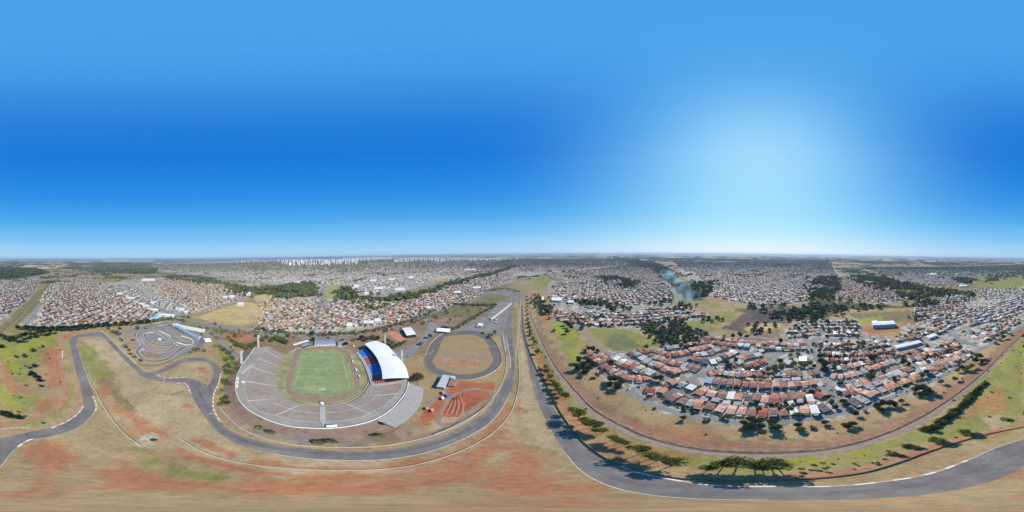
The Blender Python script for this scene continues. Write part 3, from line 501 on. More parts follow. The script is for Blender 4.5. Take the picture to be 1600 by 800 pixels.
strip('race_circuit_east', Lw([(806, 462), (811, 480), (812.5, 510), (820, 540), (825, 565), (829, 590), (842, 632), (863, 674), (886.6, 710.7), (918, 742), (963, 762), (1023, 773.7), (1088.7, 779), (1200, 780.5), (1305, 781), (1384, 777.7), (1449, 772), (1515, 760.6), (1554, 750), (1600, 728)]),
      Lw([(815, 462), (817, 480), (819, 510), (826, 540), (832, 562), (842, 592), (847, 606), (868, 642.5), (897, 679), (926, 705.5), (968, 729), (1005, 741), (1049, 750), (1102, 758), (1200, 761), (1305, 760.6), (1384, 753), (1436, 745), (1489, 729), (1515, 718.6), (1554, 700), (1600, 685)]), .03, M['asphalt'], n=700)
strip('race_circuit_north', Lw([(797, 470), (800, 464), (790, 459.5), (775, 459), (762, 461), (748, 468), (738, 473)]), Lw([(818, 470), (817, 461), (800, 454.5), (785, 453), (762, 455), (745, 463), (728, 473)]), .026, M['asphalt_worn'])
road('pit_lane', [(801, 463), (795, 478), (786, 500), (784, 520), (789, 545), (792, 556)], 7, .042, M['asphalt_worn'])
road('race_service_road', [(814, 466), (812, 500), (808, 540), (807, 556)], 5, .04, M['path'])
M['racing'] = mat('rubbered_asphalt', (.125, .115, .106), .7, .2, .06, col2=(.145, .132, .12), fine=.12)
road('racing_line', [(816, 515), (825, 555), (836, 590), (853, 636), (879, 676), (906, 708), (943, 738), (985, 753), (1036, 763), (1095, 769), (1200, 771), (1305, 769), (1384, 764), (1442, 756), (1502, 740), (1554, 722), (1600, 702)], 3.6, .046, M['racing'])
road('racing_line', [(300, 596), (313, 615), (324, 640), (341, 667), (367, 684), (400, 694), (459, 704), (518, 709), (570, 710), (636, 703), (689, 690), (728, 673), (766, 648), (788, 612), (798, 592), (801, 575), (800, 552), (797, 520)], 3.2, .05, M['racing'])
# oval speedway
ov_o = [(664, 557.5), (671, 540), (679, 531), (690, 522.5), (705, 518), (727.5, 517), (749, 519), (762.5, 525), (772.5, 534), (779, 546), (783, 560), (782.5, 569), (775, 577.5), (760, 586), (740, 592), (721, 593), (702.5, 590), (681, 584), (669, 576), (662.5, 565)]
ov_i = [(678, 557), (684, 545), (687, 536), (693, 526), (707, 522.5), (730, 521.5), (745, 523), (757, 529), (764, 539), (768, 550), (772, 560), (770, 569), (759, 579), (742, 585), (720, 586.5), (697, 582), (680, 574), (674, 565), (674, 562), (676, 560)]
def ring(name, o, i, z, m, dens=3, kind='structure', **k):
    A = catmull(Lw(o), dens, True); B = catmull(Lw(i), dens, True); n = 260
    c = np.mean(A, axis=0)
    def polar(P):
        P = np.array(P+[P[0]]); a = np.unwrap(np.arctan2(P[:, 1]-c[1], P[:, 0]-c[0])); s = 1 if a[-1] > a[0] else -1
        if s < 0: P = P[::-1]; a = a[::-1]
        t = np.linspace(-math.pi, math.pi, n, endpoint=False); a0 = a % (2*math.pi)
        P = P[:-1]; a = a[:-1] % (2*math.pi); q = np.argsort(a); a = a[q]; P = P[q]
        a = np.r_[a[-1]-2*math.pi, a, a[0]+2*math.pi]; P = np.r_[P[-1:], P, P[:1]]
        t = t % (2*math.pi); return np.c_[np.interp(t, a, P[:, 0]), np.interp(t, a, P[:, 1])]
    A = polar(A); B = polar(B)
    v = [(p[0], p[1], z) for p in A]+[(p[0], p[1], z) for p in B]
    ob = mesh(name, v, [(q, (q+1) % n, n+(q+1) % n, n+q) for q in range(n)], m); tag(ob, kind=kind, **k); return ob, A, B
ov_i = [(724+(x-724)*.965, 556+(y-556)*.95) for x, y in ov_i]
poly_sheet('speedway_infield', catmull(Lw(ov_i), 3, True), .02, mat('infield_ground', (.31, .2, .1), .95, .25, .05, col2=(.23, .175, .085), fine=.15))
ring('speedway_oval', ov_o, ov_i, .03, mat('oval_asphalt', (.125, .11, .1), .85, .15, .05, fine=.1))
poly_sheet('speedway_cross_strip', Lw([(692, 552), (715, 554), (762, 552), (766, 557), (715, 559), (684, 556)]), .035, M['gravel'])
poly_sheet('speedway_red_soil', catmull(Lw([(684, 560), (705, 559), (745, 561), (752, 568), (745, 575), (720, 574), (698, 572), (686, 566)]), 4, True), .036, mat('infield_red', (.36, .16, .085), .95, .25, .06, col2=(.27, .19, .11), fine=.2))
# kart circuit
def kp(pts): return [(170+x/8, 490+y/8) for x, y in pts]
KART = [[(700, 165), (600, 180), (480, 190), (330, 205), (200, 225), (155, 260), (150, 300), (180, 345), (260, 375), (340, 380), (400, 355), (385, 325), (335, 280), (330, 240), (400, 215), (480, 205), (600, 212), (700, 285), (820, 350), (900, 395), (1010, 402), (1085, 375), (1085, 335), (1010, 305), (880, 270), (760, 190), (700, 165)],
        [(450, 245), (470, 305), (560, 372), (660, 398), (760, 395), (800, 375), (740, 320), (640, 255), (560, 225), (470, 232), (385, 255), (370, 290), (410, 330), (425, 395), (470, 440), (620, 470), (720, 472), (790, 435), (835, 380), (900, 400)],
        [(380, 330), (410, 400), (365, 460), (375, 510), (430, 570), (520, 595), (640, 590), (740, 560), (850, 480), (950, 420), (1060, 385)], [(400, 450), (500, 460), (620, 480), (700, 500)]]
for i, k in enumerate(KART):
    road('kart_track', kp(k), 8, .03+.004*i, M['asphalt_worn'])
    A_, B_ = offset(catmull(GL(kp(k)), 4), 8.2)
    for sd_ in (A_, B_): road('kart_edge_line', sd_[::2], .8, .075+.004*i, M['line'], world=True)
road('kart_pit_road', kp([(600, 160), (780, 150), (900, 220), (1020, 270), (1150, 320), (1130, 400)]), 14, .05, M['asphalt'])
for c, pts in (('clay', [(230, 240), (300, 235), (340, 290), (370, 350), (250, 330), (200, 300)]), ('clay', [(440, 360), (560, 440), (660, 455), (740, 440), (780, 400), (640, 410), (540, 380)]), ('brown', [(400, 480), (470, 465), (560, 480), (600, 520), (520, 550), (440, 530)]), ('pale', [(800, 270), (900, 300), (1010, 350), (960, 365), (860, 320)])):
    mm_ = M['brown'] if c == 'brown' else mat('kart_infield', {'clay': (.34, .19, .11), 'pale': (.26, .23, .12)}[c], .95, .25, .1, col2=(.27, .22, .12))
    poly_sheet('kart_infield', catmull(GL(kp(pts)), 4, True), .015, mm_)
# dirt tracks and streets
road('dirt_track', [(96, 515), (92, 530), (92, 545), (95, 570), (100, 595), (105, 615), (95, 632), (70, 648), (35, 660), (0, 667)], 5, .02, M['red_path'])
road('dirt_track', [(1200, 746), (1290, 741), (1360, 727), (1440, 702), (1520, 679), (1600, 662)], 3.2, .02, M['red_path'])
road('footpath', [(0, 670), (25, 668), (47, 668)], 1.4, .02, M['concrete'])
RAIL = [(841, 430), (832, 442), (828, 452), (826.5, 463), (826, 476), (829, 495), (838, 519), (849, 544), (860, 566), (872.5, 585), (885, 601), (899, 617.5), (922.5, 642.5), (947.5, 659), (972.5, 672), (997.5, 684), (1029, 694), (1060, 701.5), (1077.5, 705), (1115, 709.5), (1165, 712.5), (1240, 711.5), (1290, 707.5), (1340, 697.5), (1390, 681), (1437, 659), (1475, 635.5), (1512, 608), (1544, 580), (1575, 547), (1600, 524)]
RAILW = [(0, 524), (15, 510), (32, 495), (50, 475), (65, 462), (82, 440), (100, 430)]
rw = GL(RAIL)+GL(RAILW)[1:]
road('railway_ballast', rw, 4.4, .05, M['gravel'], world=True)
rc = catmull(rw, 5)
for s in (-.75, .75):
    A, B = offset(rc, abs(s)*2); line = A if s > 0 else B; a, b = offset(line, .09); n = len(a)
    mesh('rail', [(p[0], p[1], .22) for p in a]+[(p[0], p[1], .22) for p in b], [(i, i+1, n+i+1, n+i) for i in range(n-1)], M['steel'])['kind'] = 'structure'
# dark bank of the railway cutting on the town side
A, B = offset(rc, 6); bk = A if min(Vector(p).length for p in A) > min(Vector(p).length for p in B) else B
m0 = [p for p in bk if Vector(p).length < 700]
n = len(m0); A2, _ = offset(m0, 5) ; _o = [tuple(Vector(p)*(1+2.2/max(Vector(p).length, 1))) for p in m0]
v = [(p[0], p[1], .02) for p in m0]+[(p[0]*1.001, p[1]*1.001, .9) for p in _o]+[(p[0]*(1+6/Vector(p).length), p[1]*(1+6/Vector(p).length), .01) for p in _o]
tag(mesh('railway_bank', v, [(i, i+1, n+i+1, n+i) for i in range(n-1)]+[(n+i, n+i+1, 2*n+i+1, 2*n+i) for i in range(n-1)], mat('bank_earth', (.19, .11, .075), .95, .3, .3, col2=(.2, .14, .09), fine=.2)), kind='structure')
STREETS = [
 ([(975, 603), (987, 613), (1006, 625), (1031, 636), (1056, 644), (1087, 652), (1120, 657), (1160, 660), (1200, 661), (1252, 656), (1290, 650), (1327, 642), (1362, 632), (1385, 624), (1422, 609), (1462, 592), (1487, 580), (1512, 560), (1531, 546), (1550, 537.5), (1575, 523), (1600, 508)], 7.5),
 ([(985, 610), (1000, 604), (1020, 599), (1045, 596), (1062, 596), (1078, 592), (1090, 586), (1100, 576)], 9), ([(965, 559), (985, 565), (1010, 579), (1030, 589), (1050, 596)], 7), ([(1027, 561), (1045, 575), (1070, 580), (1085, 583)], 7),
 ([(1100, 575), (1117, 576.5), (1142, 579), (1174, 581), (1190, 578), (1205, 566), (1216, 555), (1205, 549)], 9), ([(1216, 553), (1240, 550), (1272, 551)], 8), ([(1055, 560), (1075, 564), (1090, 571), (1102, 575)], 8),
 ([(1272, 552), (1267, 536), (1272, 530), (1280, 526), (1286, 512.5), (1292, 502)], 9), ([(1314, 642), (1304, 620), (1292, 601), (1285, 584), (1279, 567.5), (1272, 551)], 8),
 ([(1078, 596), (1088, 602), (1100, 606), (1120, 609), (1142, 611.5), (1180, 614.5), (1217, 614.5), (1255, 611), (1280, 606), (1294, 602)], 7.5), ([(1298, 608), (1315, 603), (1335, 597), (1351, 592), (1372, 585), (1397, 577.5), (1422, 570), (1435, 572), (1445, 580)], 7.5),
 ([(1422, 570), (1412, 560), (1395, 543), (1382, 530), (1376, 524)], 8), ([(1268, 532), (1300, 530), (1345, 528), (1382, 528)], 9), ([(1290, 590), (1320, 580), (1360, 568), (1405, 556)], 6.5), ([(1425, 572), (1450, 558), (1480, 548), (1500, 532)], 7), ([(1480, 520), (1500, 530), (1530, 543)], 9), ([(1400, 543), (1440, 530), (1480, 520), (1540, 502), (1600, 480)], 8),
 ([(1150, 551), (1165, 552), (1190, 548), (1216, 528)], 8), ([(1100, 549), (1120, 545), (1150, 549), (1165, 556)], 8), ([(1060, 534), (1100, 527), (1140, 524), (1190, 528), (1225, 533)], 8), ([(1215, 536), (1250, 535), (1268, 534)], 8),
 ([(904, 513), (918, 527), (935, 541), (950, 551), (960, 553), (970, 550), (985, 551)], 7), ([(1025, 507), (1060, 511), (1100, 520), (1140, 525)], 7), ([(885, 478), (900, 500), (904, 513)], 7), ([(870, 471), (900, 476), (940, 480), (985, 488), (1010, 492)], 7), ([(950, 460), (965, 475), (980, 488)], 8),
 ([(487, 520), (494, 495), (503, 467), (505, 450), (512, 430)], 14), ([(330, 505), (400, 520), (480, 525), (560, 520), (620, 507), (690, 483), (740, 458), (800, 440)], 14), ([(270, 492), (310, 503), (350, 512), (375, 518)], 12), ([(270, 492), (240, 478), (215, 462), (190, 447)], 14),
 ([(665, 498), (672, 505), (680, 510), (665, 527), (652, 540), (640, 548)], 16), ([(320, 512), (335, 525), (348, 537), (360, 548), (372, 558)], 14), ([(40, 507), (55, 490), (65, 470), (85, 448)], 8),
]
for p, w in STREETS: road('street', p, w, .06+.001*(STREETS.index((p, w)) % 6)*4, M['street'])
# ------------------------------------------------------------ kerbs, track lines, barriers
def kerb(name, px, w, label, seg=5.0, z=.05):
    c = catmull(GL(px), 1.0); c = resample(c, max(4, int(sum((Vector(c[i+1])-Vector(c[i])).length for i in range(len(c)-1))/(seg/3)))); A, B = offset(c, w); n = len(A)
    v = []
    for P, zz in ((A, z), (B, z+.08)): v += [(p[0], p[1], zz) for p in P]
    o = mesh(name, v, [(n+i, n+i+1, i+1, i) for i in range(n-1)], [M['kerbw'], M['kerbr']], None, [(i//3) % 2 for i in range(n-1)])
    tag(o, label, 'kerb')
kerb('track_kerb', [(968, 728), (1005, 740), (1049, 749), (1102, 757), (1150, 760), (1200, 760), (1250, 760.3), (1305, 759.6), (1384, 752), (1436, 744), (1489, 728), (1512, 719)], 1.3, 'long red and white kerb along the outer edge of the circuit bend under the roadside trees')
kerb('track_kerb', [(145, 619), (148.5, 627), (150.5, 635), (149, 643)], 1.6, 'short red and white kerb inside the narrow left bend of the circuit', 4)
kerb('track_kerb', [(80, 669), (95, 663), (112, 654), (124, 644), (130.5, 634)], 1.3, 'red and white kerb on the outer edge of the left bend beside the dry grass', 4)
kerb('track_kerb', [(28, 698), (40, 690), (52, 685)], 1.5, 'short kerb beside the circuit at the far left near the bare red soil', 4)
kerb('track_kerb', [(247, 586.5), (258, 590.5), (272, 590.5), (288, 589.8)], 1.6, 'red and white kerb on the lower edge of the infield lawn island', 4)
kerb('track_kerb', [(345, 584), (341, 600), (334.5, 614), (333, 628), (334.5, 641), (345, 660)], 1.4, 'long pink and white kerb on the outside of the bend left of the stadium', 4)
kerb('track_kerb', [(276, 598.2), (288, 599), (294, 604), (298, 615)], 1.4, 'pale kerb on the inside corner of the circuit below the lawn island', 4)
def line(px, w=.3, z=.075, m='line'): road('track_line', px, w, z, M[m])
line([(0, 730.5), (13, 713.5), (28, 698.5), (47, 687.5), (79, 682.5), (105, 675.5), (128, 664.5), (143, 650.5), (150, 637)])
line([(426, 708.4), (466, 715.1), (531, 719), (584, 719), (649, 711.2), (702, 695.5), (741, 677), (773, 653.4), (797.8, 613)], .5)
line([(791.5, 530), (795, 548), (797.5, 562), (797.5, 575)], .8)
line([(256, 598), (258, 592)], .5); line([(324, 646.5), (336, 646)], .5); line([(314, 598), (320.5, 606), (330, 593)], .3)
line([(886, 711.3), (918, 742.6), (963, 762.6), (1023, 774.3), (1089, 779.4), (1200, 781)], .35)
line([(1514, 719), (1554, 700.4), (1600, 685.2)], .4); line([(785, 519), (788, 535), (790, 549)], .8)
for a, b in (([(664, 551), (672, 552), (679, 543)]), ([(762, 542), (774, 540.5)]))[:0]: pass
line([(664.5, 552), (671, 553.5), (679, 546.5)], .5, .08); line([(762, 541.5), (775, 540.3)], .5, .08)
BAR = [
 ('guard_wall', [(118.5, 535), (125, 556), (134, 580), (142, 600), (150, 612.5), (162.5, 636), (175, 655), (197, 680), (220, 696)], .9, .35, 'barrier', 'long pale concrete barrier between the left hairpin and the red soil slope', 'barrier'),
 ('guard_wall', [(158, 517), (165, 522), (178, 535), (196, 553), (214, 569)], 1.0, .5, 'barrier', 'pale wall curving round the outside of the top left hairpin', 'barrier'),
 ('guard_wall', [(216, 570), (235, 572), (250, 570), (270, 562), (285, 554), (300, 550), (322, 549.5)], 1.0, .5, 'wood', 'dark tyre wall between the kart track and the infield lawn', 'barrier'),
 ('guard_wall', [(275.6, 682), (290, 691), (309.7, 703), (354, 718.6), (400, 727), (466, 733), (531, 735), (584, 734), (636, 729), (689, 716), (741, 695), (773, 674), (798, 645), (808, 616), (811, 595), (810, 560), (807, 530), (806, 500), (806, 475)], .9, .35, 'barrier', 'long pale barrier wall outside the circuit running under the stadium and up the straight', 'barrier'),
 ('guard_wall', [(344, 637), (365, 660), (400, 680.5), (452, 693.7), (518, 699), (584, 698), (636, 691), (689, 676.6), (741, 650), (767, 624), (779, 609), (789, 585), (791, 560), (787, 540), (784, 523)], 1.0, .4, 'barrier', 'pale wall on the stadium side of the circuit from the west bend to the straight', 'barrier'),
 ('garden_wall', [(679, 679), (702.5, 670), (721, 660), (740, 650), (760, 635), (772, 622)], 2.2, .3, 'concrete', 'grey boundary wall with a dark shadow beside the red clay kart yard', 'wall'),
 ('guard_wall', [(267.5, 617.8), (277, 614.5), (287, 611)], .9, .6, 'wood', 'short dark tyre barrier alone on the dry grass inside the circuit', 'barrier'),
 ('boundary_wall', [(842, 572), (856, 606), (869, 633), (884, 657), (905, 684), (928, 704), (960, 723), (1000, 736), (1045, 745), (1100, 750), (1160, 752), (1225, 750), (1300, 745), (1350, 738), (1400, 724), (1450, 706), (1500, 690), (1550, 677), (1600, 667)], 1.5, .3, 'darkwall', 'long boundary wall in the tree shade beside the wide outer circuit', 'wall'),
 ('boundary_wall', [(815, 478), (817, 500), (819, 520), (824, 541), (831, 560), (841, 582.5), (856, 606)], 1.5, .3, 'darkwall', 'boundary wall between the straight road and the dark roadside trees', 'wall'),
 ('guard_wall', [(664, 557.5), (671, 540), (679, 531), (690, 522), (705, 517.3), (727.5, 516.3), (749, 518.3), (763, 524.5), (773, 533.5), (780, 546), (784, 560), (783, 569.5), (775, 578.5), (760, 587), (740, 593), (721, 594), (702, 591), (681, 585), (669, 577), (661.8, 565)], 1.1, .4, 'barrier', 'pale concrete wall circling the oval speedway', 'barrier'),
]
for nm, px, h, w, mt, lb, ct in BAR: wall(nm, px, h, w, M[mt], lb, ct)
wall('kart_wall', kp([(620, 160), (745, 140)]), 2.2, 1.5, M['roofgrey'], 'long grey roofed shed at the top of the kart track', 'shed')
for i, p in enumerate([[(840, 120), (960, 170), (1160, 235)], [(450, 250), (480, 240), (560, 240)], [(630, 215), (700, 250), (780, 290)], [(900, 280), (1010, 310), (1050, 345), (1050, 380), (990, 395), (900, 375), (850, 360)], [(150, 300), (160, 260), (200, 235)], [(380, 480), (400, 460), (450, 450)]]):
    wall('kart_barrier', kp(p), .9, .8, M['white'], ['white wall behind the long kart grandstand', 'short white barrier at the upper left kart bend', 'white barrier beside the diagonal kart straight', 'white barrier wrapped round the right hand kart hairpin', 'white barrier outside the far left kart bend', 'white barrier at the lower left kart bend'][i], 'barrier')

# ------------------------------------------------------------ stadium
inner = [(487, 542), (462.5, 545), (447.5, 556), (440, 567.5), (435, 580), (432.5, 595), (435, 607.5), (440, 616), (450, 624), (462.5, 630), (480, 633), (504, 634), (522.5, 633), (541, 629), (552.5, 624), (565, 614), (574, 601), (575, 596), (574, 585), (570, 575), (562.5, 561), (552.5, 550), (541, 544), (531, 540), (510, 539)]
poly_sheet('stadium_field_surround', catmull(GL(inner), 3, True), .02, mat('surround_grass', (.22, .225, .09), .95, .25, .07, col2=(.28, .23, .12), fine=.15))
tr_o = [(464, 545), (455, 565), (448, 590), (446, 605), (452, 616), (466, 624), (485, 628), (504, 630), (524, 628), (543, 622), (556, 612), (562, 600), (559, 580), (551, 562), (543, 549), (530, 543), (504, 542), (480, 543)]
tr_i = [(471, 548), (463, 567), (457, 590), (454, 604), (460, 612), (475, 617), (504, 620), (530, 617), (545, 611), (553, 602), (551, 585), (543, 563), (536, 551), (525, 546.5), (504, 545.5), (482, 546)]
ring('stadium_cinder_track', tr_o, tr_i, .03, M['brown'])
Q = [Vector(G(*p)) for p in ((473, 550.3), (532.5, 550.3), (547.3, 606.3), (459, 606.3))]   # far left, far right, near right, near left
def fp(u, v):  # u across 0..1, v from far to near 0..1
    a = Q[0].lerp(Q[1], u); b = Q[3].lerp(Q[2], u); return a.lerp(b, v)
poly_sheet('football_pitch', [tuple(fp(u, v)) for u, v in ((-.05, -.03), (1.05, -.03), (1.07, .6), (1.05, 1.06), (.8, 1.09), (.2, 1.09), (-.05, 1.06), (-.06, .5))], .04, M['pitch'])
for i in range(0, 10, 2): poly_sheet('mown_stripe', [tuple(fp(u, v)) for u, v in ((0, i/10), (1, i/10), (1, (i+1)/10), (0, (i+1)/10))], .046, mat('mown_stripe', (.185, .235, .09), .95, .12, .08, col2=(.215, .24, .11)))
def pl(pts, w=.35):
    P = [tuple(fp(u, v)) for u, v in pts]; A, B = offset(P, w); n = len(A)
    tag(mesh('pitch_line', [(p[0], p[1], .055) for p in A+B], [(n+i, n+i+1, i+1, i) for i in range(n-1)], M['line']), kind='structure')
for seg in ([(0, 0), (1, 0)], [(1, 0), (1, 1)], [(0, 1), (1, 1)], [(0, 0), (0, 1)], [(0, .5), (1, .5)],
            [(.2, 0), (.2, .157), (.8, .157), (.8, 0)], [(.2, 1), (.2, .843), (.8, .843), (.8, 1)], [(.365, 0), (.365, .052), (.635, .052), (.635, 0)], [(.365, 1), (.365, .948), (.635, .948), (.635, 1)]): pl(seg, .3)
pl([(.5+.134*math.cos(t/16*math.pi), .5+.087*math.sin(t/16*math.pi)) for t in range(33)], .3)
def goal(v, lab):
    c = fp(.5, v); d = (fp(1, v)-fp(0, v)).normalized(); back = (fp(.5, v)-fp(.5, .5)).normalized()
    e = empty('goal', (c.x, c.y, .05), math.atan2(d.y, d.x)); tag(e, lab, 'goal', 'football goals')
    s = 1 if (Matrix.Rotation(-math.atan2(d.y, d.x), 2) @ back).y > 0 else -1
    f = MB(); f.tube((-3.66, 0, 0), (-3.66, 0, 2.44), .09, .09); f.tube((3.66, 0, 0), (3.66, 0, 2.44), .09, .09); f.tube((-3.7, 0, 2.44), (3.7, 0, 2.44), .09, .09); f.tube((-3.66, 2*s, 0), (3.66, 2*s, 0), .05, .05)
    f.build('frame', M['white'], e)
    g = MB()
    for i in range(25):
        x = -3.66+i*.305; g.tube((x, 0, 2.4), (x, 1.1*s, 2.3), .02, .02, 3); g.tube((x, 1.1*s, 2.3), (x, 2*s, 0), .02, .02, 3)
    for i in range(8): g.tube((-3.66, (1.1+i*.12)*s, 2.3-i*.31), (3.66, (1.1+i*.12)*s, 2.3-i*.31), .02, .02, 3)
    g.build('net', M['white'], e)
goal(0, 'white goal at the far end of the green pitch'); goal(1, 'white goal at the near end of the green pitch')
# bowl: profile from the inner wall up to the rim, then the flat promenade, its outer wall and the bank
RIMZ, FZ = 6.0, 1.2
I_ = [(447.5, 556.5), (441, 565), (437, 574), (434, 585), (432.5, 597), (435.5, 609), (443, 619), (454, 627), (468, 632), (486, 634.5), (504, 635), (522.5, 634.5), (541, 631), (554, 626), (567, 616), (577, 603), (580, 600)]
O_ = [(419, 541), (410, 552), (402, 563), (394, 572.5), (386.5, 588), (383, 600), (384, 614), (389, 628), (400, 639), (416, 646), (434, 650), (453, 655), (472.5, 658), (504, 659.5), (529, 658), (560, 653), (580, 644), (600, 634), (618, 618), (627, 606), (630, 596)]
W_ = [(398, 544), (390, 555), (379, 570), (372.5, 582.5), (368, 597.5), (369, 614), (374, 626), (386, 639), (404, 650), (425, 659), (455, 667), (480, 669), (504, 670), (535, 668), (565, 662.5), (587.5, 655), (610, 641), (625, 626), (635, 611), (638, 597)]
NI = 150
Iw = resample(catmull(GL(I_, FZ), 2), NI); Ow = resample(catmull(GL(O_, RIMZ), 2), NI); Ww = resample(catmull(GL(W_, RIMZ), 2), NI)
# the stands' two edges run at different speeds: match them by angle round the pitch centre
ctr = fp(.5, .45)
def byang(P, angs):
    P = np.array(P); a = np.unwrap(np.arctan2(P[:, 1]-ctr.y, P[:, 0]-ctr.x)); 
    if a[-1] < a[0]: a = -a; angs = -angs; 
    o = np.argsort(a); return [(np.interp(t, a[o], P[o, 0]), np.interp(t, a[o], P[o, 1])) for t in angs]
def angr(P):
    P = np.array(P); return np.unwrap(np.arctan2(P[:, 1]-ctr.y, P[:, 0]-ctr.x))
aI = angr(Iw)
aO, aW = angr(Ow), angr(Ww)
for arr in (aO, aW):
    arr += 2*math.pi*round((aI[len(aI)//2]-arr[len(arr)//2])/(2*math.pi))
def prof(P, a, s):   # a position along the ring, s 0..1
    k = s*(len(P)-1); i = min(int(k), len(P)-2); f = k-i
    return Vector((P[i][0]*(1-f)+P[i+1][0]*f, P[i][1]*(1-f)+P[i+1][1]*f))
def at_angle(P, arr, t):
    d = 1 if arr[-1] > arr[0] else -1; ar = arr*d
    return Vector((np.interp(t*d, ar, [p[0] for p in P]), np.interp(t*d, ar, [p[1] for p in P])))
NS = 120
ts = np.linspace(aI[0], aI[-1], NS)
tiers = 16; mb = MB()
rows = []
for k, t in enumerate(ts):
    u = k/(NS-1)
    p = at_angle(Iw, aI, t); q = prof(Ow, aO, u)*.0+at_angle(Ow, aO, aO[0]+(aO[-1]-aO[0])*u)*1.0
    rows.append((p, q))
v = []; f = []; per = 2*tiers+1
for p, q in rows:
    v.append((p.x, p.y, FZ))
    for i in range(tiers):
        z = FZ+(RIMZ-FZ)*(i+1)/tiers; a = p.lerp(q, i/tiers); b = p.lerp(q, (i+1)/tiers)
        v.append((a.x, a.y, z)); v.append((b.x, b.y, z))
for k in range(NS-1):
    for j in range(per-1): f.append((k*per+j, (k+1)*per+j, (k+1)*per+j+1, k*per+j+1))
stad = empty('stadium_bowl', (ctr.x, ctr.y, 0)); tag(stad, 'open concrete stadium bowl with stepped grey terraces round the green football pitch', 'stadium')
def local(o): o.matrix_parent_inverse = Matrix.Translation(-Vector((ctr.x, ctr.y, 0))); return o
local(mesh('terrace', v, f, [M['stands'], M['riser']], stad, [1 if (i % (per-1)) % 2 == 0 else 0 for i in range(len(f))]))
# promenade on top, outer wall, inner wall
pv = [(q.x, q.y, RIMZ+.01) for p, q in rows]; wv_ = [at_angle(Ww, aW, aW[0]+(aW[-1]-aW[0])*k/(NS-1)) for k in range(NS)]
pv += [(w.x, w.y, RIMZ+.01) for w in wv_]
local(mesh('promenade', pv, [(i, i+1, NS+i+1, NS+i) for i in range(NS-1)], M['promenade'], stad))
local(wall('outer_wall', [tuple(w) for w in wv_], 1.4, .45, M['white'], '', '', RIMZ, True, stad))
iw = catmull(GL(inner, 0), 3, True)
local(wall('field_wall', iw, 1.2, .3, M['concrete'], '', '', 0, True, stad, True))
rim2 = [tuple(r[1]) for r in rows]
local(wall('rim_kerb', rim2, .35, .3, M['aisle'], '', '', RIMZ, True, stad))
for i, (a, b, w) in enumerate([((440, 561.5), (414, 547.5), 1.1), ((434.5, 572), (403.5, 560), 1.1), ((430.5, 586), (394, 573.5), 1.1), ((430, 603), (384.5, 595.5), 1.1), ((438.5, 622), (388, 626), 1.1), ((466, 633.5), (431, 648.5), 1.1), ((504, 636), (504, 659), 4.5), ((544, 632), (576, 645.5), 1.1), ((569, 619), (620, 615), 1.1), ((581, 602.5), (627, 597.5), 1.4)]):
    A = Vector(G(*a, FZ)); B = Vector(G(*b, RIMZ)); d = (B-A).normalized(); nn = Vector((-d.y, d.x))*w/2; m_ = MB(); n = tiers
    for j in range(n):
        p = A.lerp(B, j/n); q = A.lerp(B, (j+1)/n); z = FZ+(RIMZ-FZ)*(j+1)/n+.4
        vv = [p-nn, p+nn, q+nn, q-nn]; m_.add([(x.x, x.y, z-.5) for x in vv]+[(x.x, x.y, z) for x in vv], [(4, 5, 6, 7), (0, 1, 5, 4), (1, 2, 6, 5), (3, 0, 4, 7), (2, 3, 7, 6)])
    local(m_.build('stairway', M['aisle'] if w < 3 else M['concrete'], stad))
# walkway halfway up
mid = [tuple(p.lerp(q, .45)) for p, q in rows[66:112]]
local(wall('mid_wall', mid, .5, .35, M['aisle'], '', '', FZ+(RIMZ-FZ)*.45, True, stad))
# outer bank of earth and bush below the promenade
bank_px = [(385, 543), (376, 556), (366, 572), (358, 586), (350, 600), (350, 616), (356, 632), (368, 647), (388, 662), (412, 672), (450, 680), (480, 682), (504, 683), (540, 681), (570, 676), (600, 667), (628, 652), (645, 632), (655, 612), (655, 596)]
Bw = resample(catmull(GL(bank_px), 3), NS)
v = [(w.x, w.y, RIMZ-.2) for w in wv_]+[(p[0], p[1], -.05) for p in Bw]
tag(mesh('stadium_bank', v, [(i, i+1, NS+i+1, NS+i) for i in range(NS-1)], mat('bank_scrub', (.2, .12, .095), .95, .25, .15, col2=(.16, .125, .09), fine=.25)), kind='structure')
# old uncovered terrace outside the bowl on the right, facing the speedway
e_in = [(638, 598), (636, 612), (627, 627), (611, 642), (588, 656.5)]; e_out = [(661, 606), (661, 620), (652, 640), (638, 655), (618, 668)]
a_ = resample(catmull(GL(e_in, RIMZ), 2), 60); b_ = resample(catmull(GL(e_out, .5), 2), 60); n = 10; v = []; f = []; per = 2*n
for p, q in zip(a_, b_):
    p = Vector(p); q = Vector(q)
    for i in range(n):
        z = RIMZ+(-RIMZ+.6)*i/(n-1); x = p.lerp(q, i/n); y = p.lerp(q, (i+1)/n); v += [(x.x, x.y, z), (y.x, y.y, z)]
for k in range(59):
    for j in range(per-1): f.append((k*per+j, (k+1)*per+j, (k+1)*per+j+1, k*per+j+1))
tag(mesh('old_terrace', v, f, [M['stands2'], M['riser']], None, [1 if (i % (per-1)) % 2 == 1 else 0 for i in range(len(f))]), 'weathered pale grey stepped terrace curving outside the right of the stadium bowl', 'terrace')
